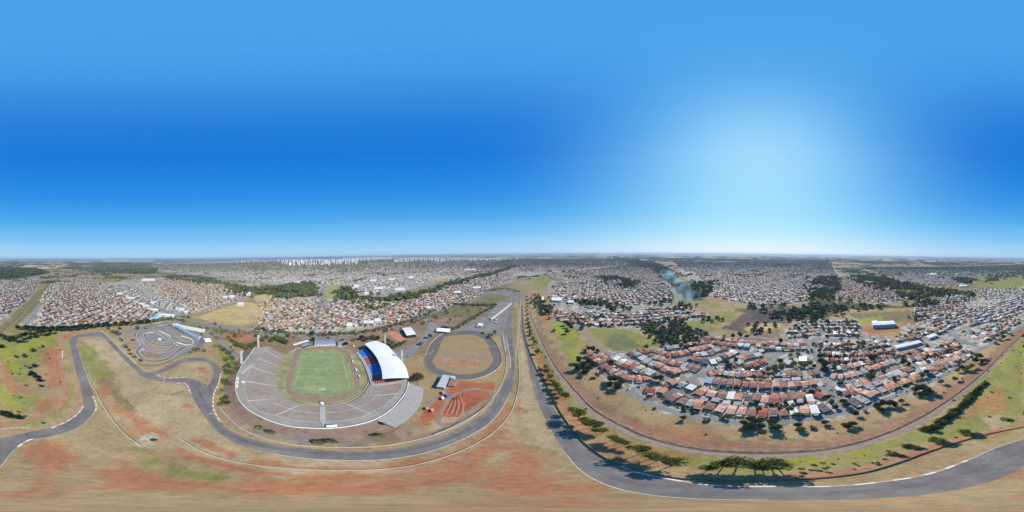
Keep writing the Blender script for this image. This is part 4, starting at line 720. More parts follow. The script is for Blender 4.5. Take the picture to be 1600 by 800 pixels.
# covered grandstand
RZ = 18.5
rin = resample(catmull(GL([(570, 537.5), (580, 547.5), (588, 558), (594, 571), (597, 582.5), (597.5, 592)], RZ), 2), 40)
rout = resample(catmull(GL([(589, 532.5), (604, 539), (616, 551), (627.5, 564), (635, 576), (639, 590.5)], RZ-3), 2), 40)
gs = empty('covered_grandstand', (rin[20][0], rin[20][1], 0)); tag(gs, 'covered grandstand with curved white metal roof over blue and red seating at the pitch side', 'grandstand')
def gl(o): o.matrix_parent_inverse = Matrix.Translation(-Vector((rin[20][0], rin[20][1], 0))); return o
v = []; nt = 10
for p, q in zip(rin, rout):
    for t in range(nt+1):
        s = t/nt; z = RZ-3*s*s+.9*math.sin(math.pi*s); x = Vector(p).lerp(Vector(q), s); v.append((x.x, x.y, z))
K = nt+1; n0 = len(v); f = [(i*K+t, (i+1)*K+t, (i+1)*K+t+1, i*K+t+1) for i in range(39) for t in range(nt)]
v += [(x, y, z-.5) for x, y, z in v[:n0]]; f += [(n0+c, n0+d, n0+b, n0+a) for a, b, c, d in [(q[0], q[3], q[1], q[2]) for q in f]]
for i in range(39): f += [(i*K, n0+i*K, n0+(i+1)*K, (i+1)*K), (i*K+nt, (i+1)*K+nt, n0+(i+1)*K+nt, n0+i*K+nt)]
for t in range(nt): f += [(t, t+1, n0+t+1, n0+t), (39*K+t, n0+39*K+t, n0+39*K+t+1, 39*K+t+1)]
rf_ = gl(mesh('roof', v, f, M['roofwhite'], gs))
for i in range(0, 40, 3):     # raised seams
    mm = MB(); 
    for t in range(nt):
        a = v[i*K+t]; b = v[i*K+t+1]; mm.tube((a[0], a[1], a[2]+.08), (b[0], b[1], b[2]+.08), .12, .12, 4)
    mm.build('roof_seam', M['steel'], rf_)
# seating under it
FI = resample(catmull(GL([(556, 551), (563.5, 561), (571, 575), (575.5, 587), (579.5, 600)], 2), 2), 60)
back = resample([tuple(Vector(q).lerp(Vector(p), .08)) for p, q in zip(rin, rout)], 60)
bt = 20; v = []; f = []; mi = []; per = 2*bt
for p, q in zip(FI, back):
    for i in range(bt):
        z = 2+11*(i/(bt-1)); a = Vector(p).lerp(Vector(q), i/bt); b = Vector(p).lerp(Vector(q), (i+1)/bt); v += [(a.x, a.y, z), (b.x, b.y, z)]
for k in range(59):
    for j in range(per-1):
        f.append((k*per+j, (k+1)*per+j, (k+1)*per+j+1, k*per+j+1))
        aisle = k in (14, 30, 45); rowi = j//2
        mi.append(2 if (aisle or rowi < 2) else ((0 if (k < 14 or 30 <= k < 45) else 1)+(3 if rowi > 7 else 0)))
gl(mesh('seating_tiers', v, f, [M['blueseat'], M['redseat'], M['concrete'], mat('blue_seats_shaded', (.012, .025, .09), .7, .1, 1), mat('red_seats_shaded', (.05, .015, .02), .7, .1, 1)], gs, mi))  # rear rows: the roof's shadow is painted in as darker seat colours
m_ = MB()   # back wall, end walls
for i in range(59):
    a, b = back[i], back[i+1]; m_.add([(a[0], a[1], 0), (b[0], b[1], 0), (b[0], b[1], 14), (a[0], a[1], 14)], [(0, 1, 2, 3)])
for p, q in ((FI[0], back[0]), (FI[-1], back[-1])): m_.add([(p[0], p[1], 0), (q[0], q[1], 0), (q[0], q[1], 13.5), (p[0], p[1], 2.2)], [(0, 1, 2, 3)])
gl(m_.build('rear_wall', M['concrete'], gs))
for i in range(2, 60, 8):
    a = back[i]; m_ = MB(); m_.tube((a[0], a[1], 0), (a[0], a[1], 15), .5, .4, 6); t = rin[min(39, int(i*39/59))]
    m_.tube((a[0], a[1], 14), (t[0], t[1], RZ-.6), .35, .2, 5); gl(m_.build('column', M['steel'], gs))
# substitutes' benches on the touchline
for i, (x, y) in enumerate([(549.5, 559.5), (551.5, 566), (556.5, 579), (561.5, 589)]):
    p = G(x, y); e = empty('bench_shelter', (p[0], p[1], .03), math.atan2((Q[2]-Q[1]).y, (Q[2]-Q[1]).x)); tag(e, ['small', 'long', 'long curved', 'short'][i]+' white shelter, '+ordn(i)+' from the far end of the right touchline', 'shelter', 'dugouts beside the pitch')
    L = [2, 5, 5, 2.5][i]; m_ = MB(); m_.add([(-L, -.7, 2.0), (L, -.7, 2.0), (L, .9, 2.3), (-L, .9, 2.3), (-L, -.7, 2.12), (L, -.7, 2.12), (L, .9, 2.42), (-L, .9, 2.42)], [(4, 5, 6, 7), (3, 2, 1, 0), (0, 1, 5, 4), (1, 2, 6, 5), (2, 3, 7, 6), (3, 0, 4, 7)]); m_.build('roof', M['white'], e)
    m_ = MB(); m_.box(-L, L, -.7, -.55, 0, 2); m_.build('back_panel', M['roofgrey'], e); m_ = MB(); m_.box(-L+.2, L-.2, -.5, -.1, .35, .45); m_.build('bench', M['blueseat'], e)
# light masts
def mast(px, py, top, w, lab, panel=(5, 4)):
    x, y = G(px, py); dvec = Vector((x, y)); d = dvec.length; v = ray(px, top); h = H+v.z/math.hypot(v.x, v.y)*d
    c = ctr-dvec; e = empty('light_mast', (x, y, 0), math.atan2(c.y, c.x)-math.pi/2); tag(e, lab, 'light mast', 'floodlight masts round the stadium')
    m_ = MB()
    for sx in (-1, 1):
        for sy in (-1, 1): m_.tube((sx*w/2, sy*w/2, 0), (sx*w/2.6, sy*w/2.6, h), .28, .2, 5)
    m_.build('mast_legs', M['white'], e); m_ = MB(); n = int(h/2.2)
    for i in range(n):
        z0, z1 = h*i/n, h*(i+1)/n
        for s in (-1, 1):
            m_.tube((-w/2.2, s*w/2.2, z0), (w/2.2, s*w/2.2, z1), .13, .13, 4); m_.tube((s*w/2.2, -w/2.2, z0), (s*w/2.2, w/2.2, z1), .13, .13, 4); m_.tube((-w/2.2, s*w/2.2, z1), (w/2.2, s*w/2.2, z1), .12, .12, 4)
    m_.build('bracing', M['white'], e)
    m_ = MB(); m_.box(-panel[0]/2, panel[0]/2, w/2, w/2+.5, h-panel[1], h+.3); pn = m_.build('lamp_frame', M['steel'], e)
    for i in range(5):
        for j in range(4): m_ = MB(); cx = -panel[0]/2+panel[0]*(i+.5)/5; cz = h-panel[1]+panel[1]*(j+.5)/4; m_.box(cx-.35, cx+.35, w/2+.5, w/2+.8, cz-.35, cz+.35); m_.build('lamp', M['white'], pn)
mast(403.5, 546, 524, 1.8, 'white lattice floodlight mast at the top left of the stadium')
mast(377.5, 570.5, 549, 2.2, 'wide white floodlight mast left of the stadium beside the car park')
mast(602, 546, 521.5, 1.8, 'white floodlight mast behind the far end of the covered grandstand')
mast(628.5, 569, 547.5, 2.0, 'white floodlight mast behind the middle of the covered grandstand')

# ------------------------------------------------------------ larger buildings, each with walls, roof and openings
def frame_from(pxs, z):
    """four roof corners seen at pxs on level z -> centre, angle, length, width"""
    P = [Vector(G(*p, z)) for p in pxs]; c = sum(P, Vector((0, 0)))/4
    e = ((P[1]-P[0])+(P[2]-P[3]))/2; w = ((P[3]-P[0])+(P[2]-P[1]))/2
    return c, math.atan2(e.y, e.x), e.length, abs(e.normalized().cross(w)) if hasattr(e, 'cross') else w.length
def shed(name, pxs, h, roof, wallm, lab, cat, style='gable', rise=None, openings=True, openside=False):
    c, a, L, Wd = frame_from(pxs, h); e = empty(name, (c.x, c.y, float(terr(c.x, c.y))), a); tag(e, lab, cat)
    x, y = L/2, Wd/2; r = rise if rise is not None else Wd*.1
    m_ = MB()
    if openside:
        k = max(2, int(L/6))
        for i in range(k+1):
            for s in (-1, 1): m_ = MB(); m_.tube((-x+.3+i*(L-.6)/k, s*(y-.4), 0), (-x+.3+i*(L-.6)/k, s*(y-.4), h), .2, .2, 5); m_.build('column', M['steel'], e)
    else:
        m_.box(-x+.4, x-.4, -y+.4, y-.4, 0, h)
        if style == 'gable': m_.add([(-x+.4, -y+.4, h), (-x+.4, y-.4, h), (-x+.4, 0, h+r-.15), (x-.4, -y+.4, h), (x-.4, y-.4, h), (x-.4, 0, h+r-.15)], [(0, 2, 1), (3, 4, 5)])
        m_.build('wall', wallm, e)
    m_ = MB(); t = .18
    if style == 'gable':
        for s in (-1, 1): 
            q = [(-x, s*y, h-.05), (x, s*y, h-.05), (x, 0, h+r), (-x, 0, h+r)]
            m_.add(q+[(p[0], p[1], p[2]+t) for p in q], [(4, 5, 6, 7) if s < 0 else (7, 6, 5, 4), (0, 1, 5, 4), (1, 2, 6, 5), (3, 0, 4, 7), (3, 2, 1, 0)])
    elif style == 'arch':
        n = 8; pr = [(y*math.cos(math.pi*i/n), h+r*math.sin(math.pi*i/n)) for i in range(n+1)]
        for i in range(n):
            (a0, z0), (a1, z1) = pr[i], pr[i+1]; m_.add([(-x, a0, z0), (x, a0, z0), (x, a1, z1), (-x, a1, z1)], [(3, 2, 1, 0), (0, 1, 2, 3)][1:])
        m_.add([(-x, p[0], p[1]) for p in pr], [tuple(range(n+1))]); m_.add([(x, p[0], p[1]) for p in pr], [tuple(range(n, -1, -1))])
    else: m_.add([(-x, -y, h), (x, -y, h), (x, y, h+r), (-x, y, h+r), (-x, -y, h+t), (x, -y, h+t), (x, y, h+r+t), (-x, y, h+r+t)], [(4, 5, 6, 7), (3, 2, 1, 0), (0, 1, 5, 4), (1, 2, 6, 5), (2, 3, 7, 6), (3, 0, 4, 7)])
    m_.build('roof', roof, e)
    if openings and not openside:
        k = max(2, int(L/7))
        for i in range(k):
            cx = -x+(i+.5)*L/k; zz = h*.45
            for s in (-1, 1): w_ = MB(); w_.box(cx-1.2, cx+1.2, s*(y-.4)-.06, s*(y-.4)+.06, zz, zz+min(1.4, h*.3)); w_.build('window', M['glass'], e)
        d_ = MB(); d_.box(-x+.33, -x+.46, -1.6, 1.6, 0, min(h*.7, 3.4)); d_.build('door', M['roofgrey'], e)
    return e
wh = M['roofwhite']; gw = M['roofgrey']; wl0 = M['wall2']; cc_ = M['concrete']
shed('club_building', [(490.5, 531), (523.5, 530), (524, 537), (492, 538)], 5, M['roofblue'], wl0, 'long low building with slate blue roof above the far goal', 'building', 'gable', 1)
shed('club_building', [(529, 532.5), (540, 533), (539, 538.5), (527, 539)], 5, M['roofblue'], wl0, 'small dark roofed block right of the long slate blue building', 'building', 'gable', 1)
shed('entrance_canopy', [(457.5, 538), (481, 531), (483, 533), (459, 540)], 3.5, wh, wl0, 'narrow white roofed canopy at the top left entrance of the stadium', 'canopy', 'flat', .3, openside=True)
shed('gym_hall', [(624, 512), (639, 512.5), (653, 520.5), (640, 525)], 8, wh, M['dark'], 'white roofed sports hall beside the orange clay court', 'hall', 'gable', 1.2)
poly_sheet('clay_court', GL([(604, 520), (613, 517), (637, 528), (624, 534)]), .03, M['clay'])
shed('reception_tent', [(686, 512), (704, 514), (703, 519), (680, 517.5)], 5, M['white'], M['white'], 'bright white tent roof above the oval speedway', 'tent', 'gable', 2.5, False, True)
shed('garage_shed', [(691, 586), (703.3, 587), (694.5, 606), (683, 604)], 6, gw, M['wall1'], 'grey roofed shed just below the oval speedway', 'shed', 'flat', .8)
shed('clay_shed', [(704.5, 592), (714, 593), (711, 603.5), (699, 602.5)], 3.5, M['roof_b'], M['wall3'], 'low brown roofed shed between the speedway and the red clay yard', 'shed', 'flat', .3)
shed('race_tower', [(703, 586.5), (710, 588), (712, 592), (704.5, 591)], 6, gw, wl0, 'small grey box building on the lower edge of the speedway', 'building', 'flat', .2)
shed('kart_grandstand', kp([(755, 140), (800, 130), (1165, 285), (1120, 300)]), 5, M['roof_s'], M['steel'], 'long pale teal roofed grandstand along the kart track', 'grandstand', 'flat', 1, openside=True)
shed('pit_building', kp([(840, 112), (860, 100), (1180, 232), (1165, 245)]), 6, wh, wl0, 'long narrow white roofed pit building behind the kart grandstand', 'building', 'flat', .5)
shed('kart_tent', kp([(1185, 310), (1250, 300), (1290, 350), (1210, 360)]), 4, M['white'], M['white'], 'white tent at the right end of the kart track', 'tent', 'gable', 2, False, True)
shed('kart_kiosk', kp([(1120, 285), (1150, 290), (1145, 310), (1115, 305)]), 4, M['white'], wl0, 'tiny white kiosk at the right end of the kart grandstand', 'kiosk', 'flat', .2)
shed('kart_kiosk', kp([(625, 300), (665, 310), (660, 330), (620, 320)]), 3, wh, wl0, 'small white hut in the middle of the kart infield', 'kiosk', 'gable', .6)
shed('pit_garages', [(791, 472), (792, 472), (778.6, 500), (776.5, 499.5)], 5, M['roof_l'], wl0, 'long narrow pale pit garages beside the circuit straight', 'garages', 'flat', .4)
shed('paddock_tent', [(748, 505), (754, 505), (755, 509), (746, 509)], 5, M['white'], M['white'], 'small white tent on the grey paddock above the oval', 'tent', 'gable', 2, False, True)
shed('promenade_kiosk', [(509.7, 664.5), (526.5, 663.3), (527, 666), (510, 667.5)], 9, M['white'], wl0, 'white kiosk on the lower rim of the stadium beside the centre stairway', 'kiosk', 'flat', .2)
shed('promenade_shed', [(388.5, 567.5), (393, 569), (384.5, 585), (380, 584)], 9, cc_, cc_, 'long pale concrete shed on the left rim of the stadium', 'shed', 'flat', .2)
for i, (x, y) in enumerate([(371.5, 591.5), (371, 597), (370.3, 603)]): shed('turnstile_kiosk', [(x-2, y-2), (x+2, y-2), (x+2.2, y+2), (x-2.2, y+2)], 9, mat('cream_roof', (.7, .6, .4), .8), wl0, ordn(i)+' cream turnstile kiosk from the top on the left rim of the stadium', 'kiosk', 'flat', .2)
for e in [o for o in COL.objects if o.name.split('.')[0] in ('promenade_kiosk', 'promenade_shed', 'turnstile_kiosk')]:
    e.location.z = RIMZ; [setattr(c, 'scale', (1, 1, 3/9.)) for c in e.children]
shed('long_warehouse', [(1360, 507), (1362, 501), (1397, 501.5), (1399, 508)][:0] or [(1362, 502.5), (1396, 501), (1399, 506), (1364, 508)], 11, wh, M['roofgrey'], 'big white roofed warehouse on bare red earth beside a green lawn', 'warehouse', 'gable', 1.5)
shed('warehouse_annex', [(1363, 501.5), (1371, 500.5), (1371.5, 504), (1363.5, 505)], 13, M['white'], M['white'], 'boxy white block joined to the left end of the big warehouse', 'building', 'flat', .2)
shed('long_shed', [(1398, 540), (1437, 531.5), (1439.5, 535), (1400, 544.5)], 6, wh, wl0, 'very long white roofed shed among the houses on the right', 'shed', 'gable', 1)
shed('white_shed', [(1447.5, 525), (1460, 520.5), (1464, 524), (1451, 529)], 6, wh, wl0, 'shorter white roofed shed right of the very long shed', 'shed', 'gable', 1)
shed('school_block', [(1249, 557), (1260, 557), (1261, 564), (1248, 564)], 7, M['white'], wl0, 'white cube shaped building among trees in the middle of the houses', 'building', 'flat', .2)
shed('school_hall', [(1226, 563.5), (1238, 562.5), (1237.5, 569), (1225.5, 569.5)], 5, M['roof_l'], wl0, 'pale grey roofed hall left of the white cube building', 'hall', 'flat', .4)
shed('white_hall', [(1302, 518), (1309, 517.5), (1309.5, 522), (1302.5, 522)], 6, M['white'], wl0, 'bright white roofed hall left of a smaller white roof near the avenue', 'hall', 'flat', .2)
shed('white_hall', [(1322, 518), (1329, 517.5), (1330, 520.5), (1323, 521)], 5, M['white'], wl0, 'smaller white roof right of the bright white hall', 'hall', 'flat', .2)
shed('factory', [(235.5, 498.5), (249, 491), (253.5, 495.5), (238, 500.5)], 6, wh, wl0, 'long white shed behind the dark hedge above the kart track', 'shed', 'flat', .4)
shed('pool_building', [(236, 497), (247, 493), (250, 495), (238, 499)], 7, mat('blue_sheet', (.25, .5, .68), .5), wl0, 'bright light blue roofed hall beside the long white shed', 'hall', 'flat', .4)
av = [(189, 458, 12), (200, 462, 10), (207, 465, 12), (214, 470, 14), (222, 474, 12), (229, 477, 12), (235, 480, 10), (243, 483, 14), (253, 488, 14), (262, 491, 14), (270, 492, 10), (198, 455, 8), (240, 472, 9), (248, 470, 8), (285, 482, 12), (292, 486, 8)]
for i, (x, y, w) in enumerate(av):
    r = [wh, M['roof_l'], wh, M['roof_s'], wh][i % 5]; shed('warehouse', [(x-w*.45, y-1.8), (x+w*.3, y-.4), (x+w*.45, y+2.2), (x-w*.3, y+.8)], 7, r, wl0, ordn(i)+' pale warehouse counted along the avenue running up left of the tan field', 'warehouse', 'gable', 1)
wts = [(232, 437, 20, 3.2, 'wide white factory roof far left beyond the houses'), (352, 464, 7, 3, 'white roof at the left edge of the tan field'), (362, 463, 9, 3, 'white roofed hall above the left of the tan field'), (385, 458, 14, 4, 'large white hall roof above the tan field'), (376, 474, 10, 3, 'low cream building at the top of the tan field'),
       (497, 440, 5, 10, 'long white roof left of the red earth plot in the city'), (467, 441, 16, 2.5, 'long pale roof over the dark wood in the city'), (556, 447, 9, 5, 'pale blue roof cluster in the far city'), (570, 458, 12, 3, 'broad white factory roof beside the creek wood'), (592, 450, 14, 3, 'wide white factory roof in the far city'), (612, 436, 9, 2.4, 'long white hall in the far city centre'), (642, 433, 7, 3, 'bright white warehouse left of the tan plot'), (735, 421, 18, 2, 'long white roof beyond the creek wood on the right'), (583, 438, 10, 2.5, 'grey white roof in the middle of the far city'), (625, 452, 16, 3, 'broad pale roof above the creek wood'),
       (870, 467, 16, 4.5, 'broad white roof complex right of the railway'), (872, 468, 9, 3, 'small white hall in front of the broad white complex'), (892, 471, 9, 3, 'grey white shed right of the broad white complex'), (745, 449, 12, 3, 'white factory roofs above the north loop of the circuit'), (715, 456, 10, 3, 'white sheds left of the north loop'), (670, 480, 8, 3, 'pale roof at the road above the paddock field'), (576, 503, 16, 4, 'cluster of grey white roofs right of the road above the stadium'), (590, 500, 10, 4, 'pale sheds beside a tree above the stadium'), (546, 507, 9, 5, 'pale teal roofed building at the road above the stadium'), (1455, 428, 16, 2, 'long white roof far away on the right'), (1505, 446, 12, 2, 'white roofs on the slope far right'), (848, 466, 3.5, 5, 'upright white box building among trees right of the railway'), (1180, 566, 0, 0, '')]
for x, y, w, h_, lb in wts:
    if w: shed('white_hall', [(x-w/2, y-h_/2), (x+w/2, y-h_/2), (x+w/2, y+h_/2), (x-w/2, y+h_/2)], 7, [wh, M['roof_l']][int(x) % 2] if w < 10 else wh, wl0, lb, 'hall', 'flat', .5)
# tall thin chimney and pole
def pole(px, py, top, r, name, lab, cat, m):
    x, y = G(px, py); v = ray(px, top); h = H+v.z/math.hypot(v.x, v.y)*math.hypot(x, y); e = empty(name, (x, y, 0)); tag(e, lab, cat)
    m_ = MB(); m_.tube((0, 0, 0), (0, 0, h), r, r*.7, 10); m_.build('shaft', m, e); m_ = MB(); m_.tube((0, 0, h), (0, 0, h+.4), r*1.2, r*1.2, 10); m_.build('cap', m, e); m_ = MB(); m_.tube((0, 0, 0), (0, 0, .6), r*1.8, r*1.8, 8); m_.build('base', M['concrete'], e)
pole(905, 470, 458, 2.2, 'water_tower', 'slim white water tower among trees right of the railway', 'water tower', M['white'])
pole(505.8, 668.5, 660, .22, 'flag_pole', 'white pole on the lower rim of the stadium at the centre stairway', 'pole', M['white'])
pole(98, 559, 549, .9, 'sign_tower', 'white and blue upright sign tower beside the red dirt track far left', 'tower', M['white'])
shed('dark_shelter', [(471.5, 540), (481.5, 536.5), (482, 539), (472, 542.5)], 4, M['roofblue'], M['dark'], 'small dark sloping shelter at the top left of the stadium field', 'shelter', 'flat', 1)
e = empty('scoreboard', (*G(503.5, 632), 0)); tag(e, 'small pale blue control box at the lower end of the field below the near goal', 'box'); m_ = MB(); m_.box(-2, 2, -1.2, 1.2, 0, 3); m_.build('wall', M['roof_s'], e); m_ = MB(); m_.box(-2.3, 2.3, -1.5, 1.5, 3, 3.2); m_.build('roof', M['white'], e); m_ = MB(); m_.box(-1.2, 1.2, 1.2, 1.3, 1.2, 2.3); m_.build('window', M['glass'], e)
# red clay yard: bays and shacks by the speedway
for i, (pts, mt) in enumerate([([(677, 626), (690, 616), (697, 619), (686, 630)], 'redtarp'), ([(664, 640), (683, 640), (678, 652), (656, 654)], 'redtarp'), ([(670, 622), (684, 622), (680, 630), (668, 630)], 'gravel'), ([(705, 622), (735, 618), (715, 652), (688, 648)], 'redtarp'), ([(690, 650), (712, 655), (680, 660), (668, 660)], 'path'), ([(735, 640), (755, 628), (745, 646), (728, 652)], 'gravel')]):
    poly_sheet('clay_yard_bay', GL(pts), .03+.004*i, M[mt])
road('clay_kart_loop', [(655, 662), (634, 668), (625, 676), (635, 684), (655, 685), (680, 678), (700, 668)], 7, .07, M['brown'])
road('clay_kart_loop', [(690, 645), (700, 625), (720, 612), (745, 608), (765, 612), (768, 622), (750, 632), (730, 648), (712, 662), (695, 664), (684, 658), (690, 645)], 5, .075, M['brown'])
for i in range(9):
    t = i/8; road('clay_furrow', [(706-14*t+i*3.2, 622-i*.5), (697+i*3.4, 634), (690+i*3.8, 646+i*.2)], 1.6, .09, mat('furrow_clay', (.2, .06, .035) if i % 2 else (.4, .16, .09), .95, .3, .2))
for i in range(4): road('clay_furrow', [(733+i*5, 627-i*2), (729+i*5, 638-i*2)], 1.6, .09, mat('furrow_clay', (.25, .07, .04), .95, .3, .2))
for i, (x, y, w, c) in enumerate([(694, 613.5, 6, 'roof_s'), (700, 618, 5, 'blueseat'), (676, 641, 5, 'roof_p'), (668, 638, 6, 'roof_o'), (692, 622, 4, 'white')]):
    shed('yard_shack', [(x-w/2, y-2), (x+w/2, y-2.5), (x+w/2, y+1.6), (x-w/2, y+2)], 3, M[c], wl0, {0: 'pale blue sheet roof shack in the red clay yard', 1: 'deep blue roofed shack in the red clay yard', 2: 'salmon roofed shack at the lower left of the clay yard', 3: 'orange roofed shack left of the salmon one in the clay yard', 4: 'small white shack below the pale blue one in the clay yard'}[i], 'shack', 'flat', .3)
# ------------------------------------------------------------ houses
def roof_geo(kind, w, d, h, rise):
    x, y = w/2+.35, d/2+.35; o = MB()
    if kind == 'gable': o.add([(-x, -y, h), (x, -y, h), (x, y, h), (-x, y, h), (-x, 0, h+rise), (x, 0, h+rise)], [(0, 1, 5, 4), (2, 3, 4, 5), (0, 4, 3), (1, 2, 5), (3, 2, 1, 0)])
    elif kind == 'gabley': o.add([(-x, -y, h), (x, -y, h), (x, y, h), (-x, y, h), (0, -y, h+rise), (0, y, h+rise)], [(0, 4, 5, 3), (1, 2, 5, 4), (0, 1, 4), (2, 3, 5), (3, 2, 1, 0)])
    elif kind == 'hip': r = max(.1, x-y*.9); o.add([(-x, -y, h), (x, -y, h), (x, y, h), (-x, y, h), (-r, 0, h+rise), (r, 0, h+rise)], [(0, 1, 5, 4), (2, 3, 4, 5), (0, 4, 3), (1, 2, 5), (3, 2, 1, 0)])
    else: o.add([(-x, -y, h), (x, -y, h), (x, y, h+rise*.35), (-x, y, h+rise*.35), (-x, -y, h+.2), (x, -y, h+.2), (x, y, h+rise*.35+.2), (-x, y, h+rise*.35+.2)], [(4, 5, 6, 7), (3, 2, 1, 0), (0, 1, 5, 4), (1, 2, 6, 5), (2, 3, 7, 6), (3, 0, 4, 7)])
    return o
H_ = []      # every house: x, y, angle, w, d, h, kind, rise, roof key, wall index, label, group
KN = {'gable': 'gabled', 'gabley': 'gabled', 'hip': 'hipped', 'flat': 'low-pitched'}
def add_house(x, y, a, w, d, key, lab=None, group=None, h=None, kind=None):
    kind = kind or random.choice(['gable', 'gabley', 'hip', 'gable'] if key not in 'wgdls' else ['flat', 'flat', 'gable'])
    h = h or random.choice([3.0, 3.2, 3.4, 3.4, 6.0]); rise = min(w, d)*.5*random.uniform(.35, .5)
    H_.append([x, y, a, w, d, h, kind, rise, key, random.randrange(6), lab, group])
def weighted(p): return random.choice(p)
def row(name, pts, keys=None, n=None, depth=12, pal='oobbpprgglwd', fill=.9, sz=None):
    if not n and keys and sum(p[1] for p in pts)/len(pts) < 592:
        L = sum(math.dist(pts[i], pts[i+1]) for i in range(len(pts)-1)); n = max(len(pts), round(L/8.2)); k0 = keys
        keys = [k0[min(len(k0)-1, int(i*len(k0)/n))] if random.random() < .6 else random.choice('obbpbrgglwd') for i in range(n)]; depth *= .92
    if n: wp = resample(catmull(GL(pts), 4), n)
    else: wp = GL(pts)
    out = []
    for i, p in enumerate(wp):
        a = Vector(wp[max(0, i-1)]); b = Vector(wp[min(len(wp)-1, i+1)]); t = b-a; sp_ = t.length/(2 if 0 < i < len(wp)-1 else 1)
        ang = math.atan2(t.y, t.x); P = Vector(p)
        if (Matrix.Rotation(ang, 2) @ Vector((0, -1))).dot(-P) < 0: ang += math.pi       # front faces the drone side
        k = keys[i] if keys else weighted(pal)
        w = min(sp_*fill, 17)*random.uniform(.88, 1.02); d = depth*random.uniform(.9, 1.25)
        add_house(P.x, P.y, ang, w, d, k, (i, name)); out.append(H_[-1])
    return out
row('row facing the railway reserve', [(1016, 611), (1035, 611.5), (1044, 617.5), (1053, 624), (1066, 628), (1079, 631), (1091, 633.5), (1110, 635.5), (1126, 640), (1143, 642), (1159, 643.5), (1175, 645), (1192, 646), (1208.5, 646), (1224, 645), (1240, 644), (1257, 641.5), (1272, 643), (1286, 639)], 'rodbbgobpppbrbbwpwd', depth=12.5)
row('second row from the railway reserve', [(1097, 613.5), (1112, 618.5), (1129, 619.5), (1142, 620), (1154, 622), (1170, 623), (1182, 624), (1195, 625), (1211, 625.5), (1226, 624), (1239, 622), (1252, 620), (1265, 625), (1277, 618)], 'opbwodbprbbbwr', depth=13.5)
row('shallow row behind the railway front', [(1040, 628), (1052, 632)][:0] or [(1100, 626), (1118, 628.5), (1135, 631), (1152, 632.5), (1170, 633.5)], 'gglgg', depth=6, fill=.7)
row('back yards behind the railway front', [(1190, 634.5), (1206, 635), (1222, 634.5), (1236, 633), (1250, 630), (1268, 632)], 'glgwgp', depth=6, fill=.6)
row('curved row above the inner street', [(1108, 596), (1120, 597.5), (1131, 600), (1141, 600.5), (1153, 602), (1165, 603.5), (1177, 604), (1190, 604.5), (1200, 604), (1212, 604), (1224, 603), (1236, 602.5), (1247, 602), (1257, 601), (1268, 599)], 'sbbbbbbrbpbpbpo', depth=11)
row('lean-to row in the inner block', [(1172, 594.5), (1186, 595.5), (1200, 596), (1214, 595.5), (1228, 595), (1244, 594), (1262, 592)], 'pbogglg', depth=5.5, fill=.85)
row('upper row on the inner block', [(1111, 585.5), (1124, 583), (1136, 585), (1150, 586), (1165, 587), (1181, 587), (1192, 588), (1202, 588), (1211, 588), (1222, 587), (1233, 587), (1245, 586.5), (1256, 586), (1266, 585), (1275, 584)], 'oolppgbbolbbgob', depth=11.5)
row('corner block right of the avenue', [(1333, 630), (1345, 625), (1356, 619), (1366, 614), (1378, 610.5), (1388, 606), (1397, 603), (1406, 599.5), (1415, 597), (1430, 591)], 'dgppgooopo', depth=12)
row('middle row right of the avenue', [(1313, 609.5), (1328, 605.5), (1341, 602), (1354, 599), (1366, 595), (1378, 592), (1389, 588), (1401, 584), (1415, 578)], 'wpgopollo', depth=11.5)
row('inner yards right of the avenue', [(1322, 617), (1332, 616), (1343, 612.5), (1357, 607), (1371, 602), (1384, 598), (1398, 593), (1412, 588)], 'rrpgglgp', depth=8, fill=.8)
row('upper row right of the avenue', [(1303, 588), (1318, 590), (1330, 586.5), (1343, 584), (1357, 579), (1370, 575), (1382, 570), (1396, 566)], 'pbpgoopp', depth=12)
row('terrace row under the long shed', [(1299, 579), (1313, 576), (1327, 573), (1341, 571), (1355, 567), (1369, 564), (1383, 560), (1396, 556)], 'wbppobop', depth=11)
row('left diagonal front row', [(921, 557), (931, 563), (941, 569.5), (949, 575), (957, 580), (966, 586), (980, 591), (996, 594), (1010, 592)], 'rprrpoooo', depth=12)
row('second diagonal row on the left', [(938, 557), (950, 562), (962, 565), (973, 571), (985, 575), (996, 580), (1006, 584)], 'orpbrgr', depth=12)
row('third diagonal row on the left', [(964, 563.5), (976, 568), (990, 573.5), (1004, 580), (1016, 586)], 'wbrbl', depth=12)
row('fourth diagonal row on the left', [(988, 553), (1000, 559), (1012, 566), (1026, 573), (1038, 578), (1050, 583)], 'rlgoog', depth=12)
row('fifth diagonal row on the left', [(1018, 557), (1030, 562), (1042, 566), (1054, 569), (1066, 572), (1078, 575), (1088, 578)], 'goobobb', depth=12)
row('row under the fifth diagonal', [(1052, 584), (1060, 580), (1068, 578)], 'oop', depth=12, fill=.8)
row('small block by the roundabout', [(1042, 604), (1050, 601), (1058, 599), (1067, 602), (1080, 607)], 'roogw', depth=9)
row('block corner above the curved street', [(1081, 562), (1091, 564), (1101, 566), (1114, 567), (1125, 562), (1136, 557), (1146, 552)], 'bbwwrpw', depth=12)
row('inner corner block above the street', [(1088, 556), (1098, 555), (1108, 553), (1120, 549), (1131, 546)], 'wplrr', depth=11)
row('first street row by the little wood', [(1000, 551), (1014, 549), (1026, 551), (1040, 556), (1058, 555), (1074, 551), (1090, 547), (1106, 543)], 'rbgropoo', depth=12)
row('second street row by the little wood', [(1046, 545), (1058, 543), (1068, 541.5), (1080, 539), (1094, 536.5), (1105, 534)], 'gopoor', depth=11)
row('upper row by the burnt field', [(1105, 531), (1117, 528.5), (1128, 531), (1140, 533), (1152, 534), (1164, 535), (1177, 536)], 'rppoppo', depth=11)
row('row below the burnt field', [(1119, 536.5), (1132, 539), (1144, 540.5), (1156, 541.5), (1167, 543)], 'rooww', depth=11)
